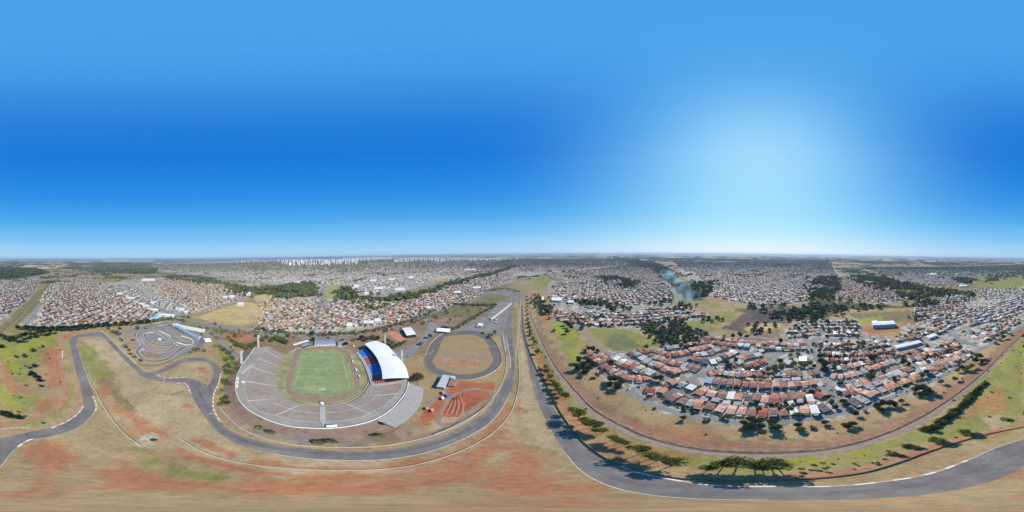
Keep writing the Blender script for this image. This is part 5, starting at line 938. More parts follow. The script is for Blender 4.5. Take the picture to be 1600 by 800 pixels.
row('park side row', [(1143, 572), (1152, 569), (1162, 561), (1172, 559), (1184, 556)], 'bgoos', depth=11)
row('park side lower row', [(1168, 573), (1180, 572), (1190, 567)], 'brs', depth=11)
row('row left of the school trees', [(1190, 544), (1202, 538), (1214, 539), (1225, 540), (1240, 540), (1254, 539.5)], 'rrppbr', depth=11)
row('row above the school trees', [(1190, 550), (1200, 546), (1214, 546), (1228, 546.5), (1243, 546), (1256, 545)], 'bpwbbb', depth=10)
def block(name, quad, nr, nc, pal, depth=11, fill=.88, skip=.04):
    P = [Vector(G(*q)) for q in quad]
    for r in range(nr):
        v = (r+.5)/nr; a = P[0].lerp(P[3], v); b = P[1].lerp(P[2], v); L = (b-a); w = L.length/nc
        ang = math.atan2(L.y, L.x)
        for c in range(nc):
            if random.random() < skip: continue
            p = a+L*((c+.5)/nc); an = ang
            if (Matrix.Rotation(an, 2) @ Vector((0, -1))).dot(-p) < 0: an += math.pi
            add_house(p.x+random.uniform(-.4, .4), p.y+random.uniform(-.6, .6), an, w*fill*random.uniform(.85, 1), depth*random.uniform(.8, 1.05), weighted(pal), (c, '%s row, %s' % (ordn(nr-1-r), name)))
PN = 'ooppbbbrrgglwd'; PG = 'ggllwopbbs'
block('block above the school', [(1272, 536), (1382, 531), (1393, 542), (1278, 546)], 2, 17, PN)
block('block beside the school', [(1283, 549), (1394, 545), (1412, 558), (1292, 571)], 2, 17, PN)
block('avenue top block', [(1290, 500), (1338, 500), (1342, 526), (1288, 527)], 5, 9, PG, 10)
block('brown slope block', [(1245, 503), (1284, 500), (1280, 524), (1228, 530)], 5, 8, PG+'pp', 10)
block('long shed block', [(1402, 538), (1470, 522), (1490, 530), (1416, 552)][:0] or [(1400, 528), (1440, 518), (1446, 524), (1400, 536)], 2, 7, 'bbgrlp', 10)
block('block right of the long shed', [(1410, 553), (1488, 534), (1500, 543), (1424, 566)], 3, 11, PN, 11)
block('rail side block', [(1432, 569), (1508, 547), (1522, 552), (1444, 588)], 4, 11, 'oopprbgw', 11)
block('far rail side block', [(1502, 522), (1580, 497), (1594, 503), (1535, 536)], 5, 12, PG, 11)
block('warehouse side block', [(1410, 517), (1470, 515), (1480, 519), (1440, 527)], 2, 8, PG, 10)
block('hill block', [(1430, 500), (1500, 482), (1520, 500), (1480, 516)], 6, 10, PG+'bb', 11)
block('hill top block', [(1430, 478), (1500, 470), (1510, 482), (1425, 498)], 5, 12, 'ppbbgl', 11)
block('right edge hill block', [(1510, 484), (1598, 462), (1598, 490), (1512, 512)], 7, 13, PG+'ll', 12)
block('meadow block', [(866, 486), (888, 488), (902, 508), (872, 501)], 5, 5, 'rrppwb', 11)
block('second meadow block', [(893, 488), (915, 490), (938, 510), (908, 507)], 6, 5, 'ppbwor', 11)
block('third meadow block', [(921, 486), (942, 490), (965, 512), (942, 510)], 6, 5, 'prrwog', 11)
block('fourth meadow block', [(946, 488), (980, 492), (1000, 508), (968, 510)], 4, 6, 'pgrwob', 11)
block('wood side block', [(984, 490), (1040, 484), (1080, 500), (1005, 508)], 4, 10, PG+'op', 11)
block('far wood side block', [(1000, 480), (1060, 480), (1110, 496), (1060, 500)], 3, 10, PG+'b', 11)
near = len(H_)
def urban(px, th, pal, pitch=11, rowp=17.5, keep=.93, lim=99999, name=None, street=10, big=.04):
    P = np.array(GL(px)); x0, y0 = P.min(0); x1, y1 = P.max(0); c = P.mean(0); R_ = math.hypot(x1-x0, y1-y0)/2+40; t = R(th)
    na, nb = int(R_/pitch), int(R_/rowp); out = []
    ii, jj = np.meshgrid(np.arange(-na, na+1), np.arange(-nb, nb+1)); ii = ii.ravel(); jj = jj.ravel()
    u = ii*pitch; v = jj*rowp+np.where(jj % 2 == 0, 2.6, -2.6)*(rowp/17.5); 
    u = u+np.floor(ii/11)*street
    X = c[0]+u*math.cos(t)-v*math.sin(t)+rng.uniform(-1, 1, len(u)); Y = c[1]+u*math.sin(t)+v*math.cos(t)+rng.uniform(-1, 1, len(u))
    k = inpoly(X, Y, P) & (rng.random(len(u)) < keep); return np.c_[X[k], Y[k]], t
U = []   # stuff areas
def us(px, th, pal, **k):
    pts, t = urban(px, th, pal, **k); p = k.get('pitch', 11.5); U.append((pts, t, pal, p))
us([(97, 437), (140, 431), (165, 444), (190, 452), (235, 475), (245, 489), (225, 500), (180, 505), (60, 506), (62, 488), (80, 462)], 20, 'ppppooorbbwlgg')
us([(150, 447), (190, 445), (216, 452), (232, 470), (205, 462), (180, 455)], 20, 'llwwgpp')
us([(232, 468), (250, 464), (282, 484), (262, 484)], 20, 'llwwgpp')
us([(95, 418), (215, 414), (235, 424), (140, 430)], 10, 'llwggpp', pitch=15, rowp=26, keep=.5)
us([(868, 462), (1000, 463), (998, 472), (872, 472)], 60, 'ggllwwpb', pitch=15, rowp=24)
us([(1435, 470), (1512, 457), (1516, 470), (1430, 480)], 20, 'ggllwpb')
us([(62, 468), (80, 445), (92, 438), (96, 440), (78, 462), (66, 480)], 20, 'gglwp', keep=.7)
us([(0, 441), (58, 436), (55, 450), (38, 470), (18, 485), (0, 495)], 35, 'ppbrogglw')
us([(216, 438), (300, 434), (362, 446), (380, 464), (345, 477), (312, 490), (300, 484), (255, 462), (228, 450)], -20, 'pppppooobwlg')
us([(405, 470), (436, 466), (496, 467), (489, 515), (400, 516), (404, 498)], 5, 'ooppppwlr', keep=.97)
us([(508, 470), (620, 472), (700, 446), (718, 452), (640, 497), (600, 508), (560, 510), (498, 515), (500, 492)], 14, 'oopppwlrg', keep=.95)
us([(640, 466), (722, 437), (800, 426), (800, 438), (770, 446), (745, 464), (700, 480), (655, 492)], 30, 'opprrwlgg')
us([(850, 428), (1000, 412), (1030, 418), (1042, 440), (1055, 468), (1000, 476), (895, 472), (862, 464), (868, 440)], 60, 'ppprbboggllw', keep=.85)
us([(1085, 425), (1300, 418), (1308, 430), (1258, 470), (1195, 478), (1115, 464), (1110, 445)], 15, 'ppbrobgglllw', keep=.9)
us([(1050, 408), (1300, 411), (1300, 419), (1070, 424)], 40, 'pbggllw', pitch=15, rowp=26)
us([(1313, 432), (1340, 434), (1395, 450), (1425, 467), (1370, 473), (1314, 468)], 8, 'pprrbgl', keep=.97)
us([(1340, 417), (1600, 413), (1600, 430), (1520, 434), (1505, 448), (1440, 445), (1385, 430)], 30, 'bggllwp', keep=.8)
us([(1515, 452), (1600, 448), (1600, 462), (1510, 470)], 30, 'gllwp', keep=.6)
us([(400, 432), (490, 428), (640, 424), (700, 428), (650, 445), (560, 462), (545, 445), (500, 445), (480, 440), (440, 442)], 62, 'llwwwgopbs', pitch=17, rowp=26, keep=.85)
us([(800, 404), (1000, 404), (1000, 412), (860, 424), (800, 426), (720, 434), (700, 428)], 50, 'ppbgglllw', pitch=15, rowp=25, keep=.8)
us([(240, 413), (440, 407), (640, 405), (700, 407), (800, 405), (800, 418), (720, 430), (640, 424), (490, 428), (430, 440), (330, 428), (250, 422)], 35, 'llwwgppob', pitch=20, rowp=28, keep=.72)
us([(560, 466), (610, 468), (600, 476), (540, 476)], 14, 'opgb', keep=.5)

# individuals: the 300 that show largest, the rest as one mass
def seen(h): d = math.hypot(h[0], h[1]); return math.sqrt(h[3]*h[4])/math.hypot(d, H)
H_.sort(key=lambda h: -seen(h))
solo, rest = H_[:300], H_[300:]
used = set()
def make_house(h):
    x, y, a, w, d, hh, kind, rise, key, wi, lab, _ = h
    i, rn = lab; rn2 = rn
    L = '%s house, %s from left, %s' % (RNAME[key], ordn(i), rn2)
    assert L not in used, L; used.add(L)
    e = empty('house', (x, y, 0), a); tag(e, L, 'house', 'single family houses of the neighbourhood')
    m_ = MB(); X, Y = w/2-.15, d/2-.15; m_.box(-X, X, -Y, Y, 0, hh+.02); m_.build('wall', M['wall%d' % wi], e)
    rf = roof_geo(kind, w-.4, d-.4, hh, rise).build('roof', M['roof_'+key], e)
    r = random.random()
    for cx in (-w*.25, w*.25):
        q = MB(); q.box(cx-.7, cx+.7, -Y-.05, -Y+.02, 1.0, 2.2); q.build('window', M['glass'], e)
    q = MB(); q.box(-.5, .5, -Y-.06, -Y+.02, 0, 2.15); q.build('door', M['wood'], e)
    # lean-to over the car space or the back yard
    if r < .75:
        s = random.choice([-1, 1]); sx = random.uniform(-.2, .2)*w; ww = w*random.uniform(.25, .45); dd = random.uniform(2, 3.5)
        q = MB(); y0 = s*(Y+.1); y1 = s*(Y+dd); lo, hi = min(y0, y1), max(y0, y1); q.box(sx-ww, sx+ww, lo, hi, hh-.75, hh-.6); pr_ = q.build('porch_roof', M['roof_'+random.choice('gglwpod')], e)
        
        for k_ in (-1, 1): q = MB(); q.tube((sx+k_*(ww-.2), s*(Y+dd-.2), 0), (sx+k_*(ww-.2), s*(Y+dd-.2), hh-.7), .08, .08, 4); q.build('post', M['white'], pr_)
    for _ in range(random.choice([1, 1, 2])):       # kitchen wings and sheds at the back or side
        ax, ay = random.uniform(-.3, .3)*w, (d/2+random.uniform(1.2, 2.4)); aw, ad, ah = w*random.uniform(.16, .3), random.uniform(1.2, 2), random.uniform(2.3, 2.9)
        q = MB(); q.box(ax-aw, ax+aw, ay-ad, ay+ad, 0, ah); an = q.build('annex', M['wall%d' % random.randrange(6)], e); q = MB(); q.box(ax-aw-.2, ax+aw+.2, ay-ad-.2, ay+ad+.2, ah, ah+.15); q.build('roof', M['roof_'+random.choice('gglwpodb')], an)
    q = MB(); x_ = w/2+.25; yf = d/2+3.6
    q.box(-x_, -x_+.15, -yf, yf, 0, 1.9); q.box(x_-.15, x_, -yf, yf, 0, 1.9); q.box(-x_, x_, yf-.15, yf, 0, 1.9); q.box(-x_+2.6, x_, -yf, -yf+.15, 0, 1.5); q.build('yard_wall', M['wall%d' % ((wi+2) % 6)], e)
    if random.random() < .3 and kind == 'flat' or random.random() < .12:
        q = MB(); q.tube((w*.2, d*.1, hh+rise*.3), (w*.2, d*.1, hh+rise*.3+1.3), .7, .7, 8); q.build('water_tank', M['blueseat'] if random.random() < .6 else M['white'], rf)
for h in solo: make_house(h)
# the mass
RC = {k: np.array(v) for k, v in ROOF.items()}
def house_mass(name, rows_, label):
    n = len(rows_); A = rows_; V = np.zeros((n, 14, 3)); 
    x, y, a, w, d, h, ri, z0 = [A[:, i] for i in range(8)]
    X, Y = w/2, d/2
    def put(i, sx, sy, z): V[:, i] = np.c_[x+sx*np.cos(a)-sy*np.sin(a), y+sx*np.sin(a)+sy*np.cos(a), z0+z]
    for i, (s, t) in enumerate(((-1, -1), (1, -1), (1, 1), (-1, 1))): put(i, s*X, t*Y, 0*h-.5); put(4+i, s*X, t*Y, h); put(8+i, s*(X+.35), t*(Y+.35), h+.02)
    put(12, -X-.35, 0*X, h+ri); put(13, X+.35, 0*X, h+ri)
    F0 = np.array([(0, 1, 5, 4), (1, 2, 6, 5), (2, 3, 7, 6), (3, 0, 4, 7), (8, 9, 13, 12), (10, 11, 12, 13), (8, 12, 11, -1), (9, 10, 13, -1)])
    F = (F0[None]+np.where(F0 >= 0, 1, 0)[None]*(np.arange(n)*14)[:, None, None]).reshape(-1, 4)
    wc = np.array(WALLC)[rng.integers(0, 6, n)]; col = np.zeros((n, 8, 3)); col[:, :4] = wc[:, None]; col[:, 4:6] = A[:, None, 8:11]; col[:, 6:] = wc[:, None]
    o = bigmesh(name, V.reshape(-1, 3), F, M['attr'], col.reshape(-1, 3)); tag(o, label, 'houses', None, 'stuff')
rows_ = []
for x, y, a, w, d, h, kind, rise, key, wi, lab, _ in rest:
    rows_.append((x, y, a, w, d, h, rise if kind != 'flat' else .3, 0, *(RC[key]*random.uniform(.8, 1.2))))
for x, y, a, w, d, h, kind, rise, key, wi, lab, _ in rest:
    for _ in range(random.choice([1, 2, 2])):
        ox, oy = random.uniform(-.35, .35)*w, random.choice([-1, 1])*(d/2+random.uniform(.8, 3)); rows_.append((x+ox*math.cos(a)-oy*math.sin(a), y+ox*math.sin(a)+oy*math.cos(a), a, w*random.uniform(.3, .6), random.uniform(2.4, 4.5), 2.6, .3, 0, *(RC[random.choice('gglwpodb')]*random.uniform(.7, 1.2))))
# looser settlement over the rest of the plateau, patch by patch
EXC = [np.array(GL(c[3])) for c in COVER]
gx_ = np.arange(-6000, 6001, 165.0); GX, GY = np.meshgrid(gx_, gx_); GX = (GX+rng.uniform(-20, 20, GX.shape)).ravel(); GY = (GY+rng.uniform(-20, 20, GY.shape)).ravel(); rr_ = np.hypot(GX, GY)
kk = (rr_ > 1150) & (rr_ < 5600)
for P in EXC: kk &= ~(sdf(GX, GY, P) > -60)
wv_2 = np.sin(GX/640+1)+np.sin(GY/530+2)+np.sin((GX+GY)/410); kk &= (wv_2 > -.55)
for cx, cy in zip(GX[kk], GY[kk]):
    dd = math.hypot(cx, cy); p_ = 12 if dd < 2500 else 17; t = round((math.sin(cx/1500)+math.cos(cy/1700))*3)/3+.3; nu, nv = int(150/p_/2), int(150/(p_*1.6)/2)
    ii, jj = np.meshgrid(np.arange(-nu, nu+1), np.arange(-nv, nv+1)); u = ii.ravel()*p_+rng.uniform(-1, 1, ii.size); v = jj.ravel()*p_*1.6+np.where(jj.ravel() % 2 == 0, 2.5, -2.5); k = rng.random(len(u)) < .72
    U.append((np.c_[cx+u*math.cos(t)-v*math.sin(t), cy+u*math.sin(t)+v*math.cos(t)][k], t, 'ppobgglw' if math.atan2(cx, cy) > -.3 or math.atan2(cx, cy) < -2 else 'llwwgpo', p_))
for pts, t, pal, p in U:
    n = len(pts); ks = rng.integers(0, len(pal), n); rc = np.array([RC[pal[k]] for k in ks])*rng.uniform(.75, 1.25, (n, 1))
    w = p*rng.uniform(.62, .92, n); d = rng.uniform(8, 13, n)*(p/11.5)**.7; hh = rng.choice([3, 3.3, 3.5, 6], n); zz = terr(pts[:, 0], pts[:, 1])
    q = np.c_[pts, t+rng.choice([0, math.pi/2], n, p=[.75, .25])+rng.normal(0, .04, n), w, d, hh, rng.uniform(.5, 1.9, n), zz, rc]; rows_ += [tuple(r) for r in q]
    # sheds and lean-tos filling the plots
    k = rng.random(n) < .55; m_ = k.sum(); off = rng.uniform(-1, 1, (m_, 2))*np.array([3, 8]); 
    P2 = pts[k]+np.c_[off[:, 0]*math.cos(t)-off[:, 1]*math.sin(t), off[:, 0]*math.sin(t)+off[:, 1]*math.cos(t)]
    c2 = np.array([RC[c] for c in rng.choice(list('glwdpb'), m_)])*rng.uniform(.7, 1.2, (m_, 1))
    q = np.c_[P2, np.full(m_, t), w[k]*.6, rng.uniform(3, 6, m_), np.full(m_, 2.6), np.full(m_, .3), zz[k], c2]; rows_ += [tuple(r) for r in q]
rows_ = np.array(rows_)
house_mass('distant_houses', rows_, 'thousands of small tiled and sheet roofed houses spread to the horizon all round')
print('HOUSES', len(solo), len(rows_))

# ------------------------------------------------------------ high-rise skyline
SKYL = []
for x0, x1, yb0, yb1, yt0, yt1, n in [(616, 700, 410, 408, 404.5, 402, 22), (360, 440, 411, 409, 407, 405.5, 12), (700, 810, 408, 406, 404, 401.5, 14), (440, 520, 414, 412, 408, 406, 14), (440, 505, 411, 409, 405, 403, 24), (505, 560, 412, 410, 404, 402, 22), (535, 612, 408, 406, 401, 399, 34), (555, 612, 405, 404, 400, 399, 14), (616, 660, 409, 407, 403, 401, 16), (678, 698, 411, 409, 406, 404, 5), (450, 560, 416, 413, 410, 408, 14), (700, 790, 409, 407, 405, 403, 7), (395, 440, 409, 408, 406, 405, 7)]:
    for i in range(n): x = x0+(x1-x0)*(i+random.random()*.8)/n; t = (x-x0)/(x1-x0); SKYL.append((x, yb0+(yb1-yb0)*t+random.uniform(-1, 1), yt0+(yt1-yt0)*t+random.uniform(-1.2, 3.2)))
SKYL.sort()
TW = [mat('tower_render', c, .8, .08, .05) for c in ((.85, .83, .78), (.8, .72, .62), (.88, .88, .87), (.62, .58, .55), (.8, .82, .84))]
for i, (x, yb, yt) in enumerate(SKYL):
    gx, gy = G(x, yb); d = math.hypot(gx, gy); v = ray(x, yt); h = min(95, max(20, H+v.z/math.hypot(v.x, v.y)*d-float(terr(gx, gy)))); w = random.uniform(16, 36); dp = random.uniform(14, 22)
    e = empty('apartment_tower', (gx, gy, float(terr(gx, gy))), random.choice([.5, .55, 2.1, .45])); tag(e, 'pale high-rise, %s from the left on the city skyline left of the centre' % ordn(i), 'apartment tower', 'high-rise towers of the city centre')
    m_ = MB(); m_.box(-w/2, w/2, -dp/2, dp/2, 0, h); m_.build('wall', TW[i % 5], e)
    m_ = MB(); m_.box(-w/5, w/5, -dp/5, dp/5, h, h+5); m_.box(-w/2-.3, w/2+.3, -dp/2-.3, dp/2+.3, h, h+1); m_.build('roof', TW[(i+2) % 5], e)
    m_ = MB()
    for z in np.arange(3, h-3, 6.0):
        m_.box(-w/2+2.5, w/2-2.5, -dp/2-.15, -dp/2+.1, z, z+1.3); m_.box(-w/2+2.5, w/2-2.5, dp/2-.1, dp/2+.15, z, z+1.3)
    m_.build('windows', M['roofblue'], e)['kind'] = 'stuff'

# ------------------------------------------------------------ trees
def crown_mesh(name, seed, nl, rx, rz, leaf, lobes, flat=.6):
    rg = np.random.default_rng(seed); cs = []; V = []
    for i in range(lobes):
        a = rg.uniform(0, 2*math.pi); r = rx*rg.uniform(.15, .68)*math.sqrt(rg.random()*.7+.3); cs.append((r*math.cos(a), r*math.sin(a), rg.uniform(-.45, .5)*rz, rg.uniform(.32, .55)*rx))
    per = nl//lobes
    for cx, cy, cz, cr in cs:
        u = rg.normal(size=(per, 3)); u /= np.linalg.norm(u, axis=1)[:, None]; rad = cr*rg.uniform(.72, 1.05, per)[:, None]
        P = u*rad*np.array([1, 1, flat*rz/rx*1.6])+np.array([cx, cy, cz])
        nrm = u+rg.normal(0, .45, u.shape); nrm /= np.linalg.norm(nrm, axis=1)[:, None]
        t = np.cross(nrm, rg.normal(size=nrm.shape)); t /= np.linalg.norm(t, axis=1)[:, None]; b = np.cross(nrm, t); s = leaf*rg.uniform(.6, 1.4, per)[:, None]
        V.append(np.stack([P-t*s, P-b*s*.8, P+t*s, P+b*s*.8], 1))
    V = np.concatenate(V).reshape(-1, 3); F = np.arange(len(V)).reshape(-1, 4)
    me = bpy.data.meshes.new(name); me.from_pydata(V.tolist(), [], F.tolist()); me.update(); return me, cs
def trunk_mesh(name, cs, h, r, cz):
    m_ = MB(); m_.tube((0, 0, -.2), (0, 0, cz*.55), r, r*.7, 7)
    for cx, cy, z, cr in cs[:6]: m_.tube((0, 0, cz*.5), (cx*.8, cy*.8, cz+z*.6), r*.55, r*.15, 5)
    me = bpy.data.meshes.new(name); me.from_pydata(m_.v, [], m_.f); me.update(); return me
TV = {}
for kind, (nl, rx, rz, leaf, lobes, cz) in {'round': (1200, 1, .75, .085, 13, 1.35), 'spread': (900, 1, .42, .08, 15, 1.5), 'bush': (1100, 1, .6, .09, 9, .55), 'far': (300, 1, .75, .19, 8, 1.25)}.items():
    TV[kind] = []
    for s in range(4):
        me, cs = crown_mesh('crown', s*17+len(kind), nl, rx, rz, leaf, lobes); tm = trunk_mesh('trunk', cs, 1, .06 if kind != 'spread' else .05, cz)
        for q in (me, tm): q.materials.append(M['leafmid'] if q is me else M['wood'])
        TV[kind].append((me, tm, cz))
T_ = []   # x, y, radius, kind, leaf material, label, category
def tree(px, py, r, kind, leaf, lab, zc=None, cat='tree', hs=1.0):
    cz = {'round': 1.35, 'spread': 1.5, 'bush': .55, 'far': 1.25}[kind]*r*hs
    r = r*(1.28 if kind != 'spread' else random.choice([.8, 1.0, 1.3, 1.45]))
    x, y = G(px, py, cz); T_.append([x, y, r, kind, leaf, lab, cat, hs])
road_trees = [(941, 673, 4), (976, 692, 4), (1030, 716, 4), (1192, 731, 5), (823, 463, 4), (824, 468, 4), (824, 473, 4), (823.5, 478, 4), (823, 484, 4), (824, 490, 4.5), (825, 497, 4.5), (826, 503, 4.5), (827, 509, 4.5), (829, 515, 4.5), (829, 521, 4.5), (833, 527, 4), (836, 535, 4.5), (840, 549, 5), (852, 573, 4.5), (854, 580, 5), (860, 589, 4.5), (863, 596, 4), (868, 603, 5), (873, 610, 4.5), (877, 616, 4.5), (883, 620, 4), (893, 640, 5), (904, 648, 5.5), (913, 655, 5.5), (921, 663, 5), (933, 665, 5.5), (930, 672, 4), (957, 682, 6), (967, 688, 5), (985, 697, 4.5), (1004, 703, 5.5), (1018, 711, 6), (1052, 722, 5), (1108, 729, 6), (1130, 725, 6.5), (1152, 724, 6), (1180, 727, 6), (1204, 724, 6), (1218, 730, 5)]
road_trees.sort(key=lambda t: t[0])
for i, (x, y, r) in enumerate(road_trees):
    tree(x, y, r, 'spread' if i > 20 else 'round', 'leafdark' if i < 12 else ['leafmid', 'leaflight', 'leaflight'][i % 3], 'green roadside tree, %s counted from the far end of the line beside the outer circuit' % ordn(i), hs=1.35 if i > 20 else 1)
def tline(pts, n, r, kind, leafs, lab, jit=1.0, cat='tree', fromleft=True):
    q = resample(pts, n)
    for i, (x, y) in enumerate(q):
        tree(x+random.uniform(-jit, jit), y+random.uniform(-jit, jit)*.4, random.uniform(*r), kind, random.choice(leafs), lab % ordn(i), cat=cat)
tline([(27, 511), (60, 513), (110, 512.5), (150, 508), (200, 505), (230, 502)], 46, (5, 7), 'far', ['leafdark'], 'dark tree, %s from the left in the hedge line above the left hairpin', .5)
tline([(232, 501), (250, 499), (268, 496), (285, 500)], 10, (4, 6), 'far', ['leafdark', 'leafmid'], 'tree, %s from the left on the line above the kart track', .6)
tline([(2, 526), (22, 530), (30, 526), (45, 522), (60, 520), (76, 517)], 14, (5, 8), 'round', ['leafdark', 'leafmid'], 'dark bushy tree, %s from the left on the green slope at the far left', 1.2)
for i, (x, y, r, lf) in enumerate([(37, 555, 5, 'leafmid'), (50, 547, 5, 'leafmid'), (53, 571, 4, 'leafdark'), (44, 574, 3, 'leafdry'), (48, 583, 4.5, 'leafdark'), (56, 588, 4.5, 'leafdark'), (61, 594, 4.5, 'leafdark'), (66, 541, 2.5, 'leafdark'), (24, 557, 3, 'leafdark'), (62, 603, 2.5, 'leafdark'), (5, 645, 4, 'leafdark'), (16, 650, 4.5, 'leafdark'), (26, 651, 4, 'leafdark'), (2, 541, 5, 'leafdark'), (66, 661, 1.2, 'leafdark')]):
    tree(x, y, r, 'bush', lf, '%s bush, %s of those scattered on the red and green slope at the far left' % ({'leafmid': 'green', 'leafdark': 'dark', 'leafdry': 'dry'}[lf], ordn(i)), cat='bush')
for i, (x, y, r, lf) in enumerate([(206, 530, 3, 'leafmid'), (188, 530, 3.5, 'leafmid'), (200, 546, 3, 'leafdry'), (209, 557, 3, 'leafmid'), (226, 512, 3, 'leafmid'), (186, 512, 4, 'leafdark'), (318, 546, 4, 'leafmid'), (296, 549, 3, 'leafmid'), (330, 520, 4, 'leafdry'), (338, 526, 4, 'leafmid'), (182, 520, 6, 'leafmid'), (175, 517, 5, 'leaflight'), (214, 510, 4, 'leafdark'), (195, 540, 4, 'leafmid'), (202, 552, 3, 'leafmid'), (218, 562, 3, 'leafmid'), (213, 512, 4, 'leafdark'), (168, 512, 4, 'leafdark'), (308, 544, 4, 'leafdark'), (303, 545, 4, 'leafdark'), (312, 510, 5, 'leafdark'), (323, 512, 5, 'leafdark'), (336, 505, 4, 'leafdark'), (196, 541, 3, 'leafmid')]):
    tree(x, y, r, 'round', lf, 'tree, %s of the ones standing round the edge of the kart track' % ordn(i))
for i, (x, y, r, lf) in enumerate([(343, 540, 4, 'leafmid'), (349, 546, 5, 'leafmid'), (356, 552, 5, 'leafmid'), (352, 562, 5, 'leaflight'), (362, 560, 5, 'leafmid'), (368, 568, 5, 'leaflight'), (356, 571, 5, 'leafmid'), (353, 582, 5, 'leafmid'), (361, 582, 4, 'leafmid'), (351, 597, 5, 'leafmid'), (358, 600, 3.5, 'leafmid'), (345.5, 609, 2.5, 'leafdark'), (350, 624, 4, 'leafmid'), (345.5, 632, 3.5, 'leaflight'), (354, 630, 3, 'leafdry'), (371, 577, 4, 'leafmid')]):
    tree(x, y, r, 'round', lf, 'green tree, %s from the top in the belt left of the stadium' % ordn(i))
for i, (x, y, r) in enumerate([(362, 532, 5), (368, 538, 6), (376, 540, 6), (384, 542, 7), (392, 541, 6), (398, 538, 5), (410, 530, 6), (416, 527, 5), (424, 531, 6), (432, 528, 7), (440, 532, 7), (446, 535, 6), (450, 524, 5), (356, 526, 4), (366, 524, 5), (400, 524, 5)]):
    tree(x, y, r, 'round', 'leafmid' if i % 3 else 'leaflight', 'leafy tree, %s from the left in the clump above the left terraces' % ordn(i))
tline([(400, 513), (430, 517), (460, 520), (500, 521), (540, 520), (570, 517), (600, 511), (640, 500), (680, 484)], 60, (3, 5.5), 'far', ['leafmid', 'leafdark', 'leafmid', 'leafdry'], 'roadside tree, %s from the left along the avenue above the stadium', 2)
for i, (x, y, r, lf) in enumerate([(489, 530, 5, 'leafdark'), (540, 538, 5, 'leafdark'), (535, 531, 4, 'leafdark'), (553, 530, 4, 'leafmid'), (566, 528, 6, 'leafdark'), (574, 530, 6, 'leafmid'), (582, 527, 6, 'leafmid'), (590, 528, 5, 'leafdark'), (607, 533, 5, 'leafmid'), (613, 536, 5, 'leaflight'), (619, 541, 6, 'leafmid'), (612, 543, 5, 'leafmid'), (625, 538, 5, 'leafmid'), (633, 533, 4, 'leafdry'), (658, 536, 4, 'leafdark'), (672, 525, 5, 'leafdry'), (652, 590, 7, 'leafdry'), (646, 592, 5, 'leafdry'), (766, 523, 4, 'leafdark'), (773, 519, 5, 'leaflight'), (765, 526, 3.5, 'leafmid'), (755, 519, 3, 'leafmid')]):
    tree(x, y, r, 'round', lf, '%s tree, %s from the left between the club building and the oval speedway' % ({'leafdark': 'dark', 'leafmid': 'green', 'leaflight': 'bright green', 'leafdry': 'bare dry'}[lf], ordn(i)))
for i, (x, y, r) in enumerate([(404, 669, 2.5), (420, 675, 3.5), (471, 671, 4), (466, 672, 2.5), (499, 691, 3), (493, 692, 2.5), (517, 690, 3.5), (510, 691, 2.5), (546, 670, 2.5), (590, 680, 3.5), (583, 662, 3), (594, 661, 3.5), (598, 586, .1)][:12]):
    tree(x, y, r, 'bush', 'leaflight' if i not in (5, 7, 10, 11) else 'leafdark', 'bright green bush, %s from the left on the scrub slope under the stadium rim' % ordn(i), cat='bush')
tline([(692, 510), (710, 513), (735, 498), (757, 485), (775, 476)], 34, (3.5, 5), 'far', ['leafdark'], 'dark tree, %s from the left in the thick hedge beside the grey paddock', .5)
tline([(700, 473), (730, 475), (760, 476), (774, 475)], 22, (3.5, 5), 'far', ['leafdark'], 'dark tree, %s from the left in the hedge across the paddock field', .4)
tline([(762, 453), (790, 450), (812, 455)], 14, (4, 6), 'far', ['leafdark'], 'dark tree, %s from the left behind the north loop of the circuit', .5)
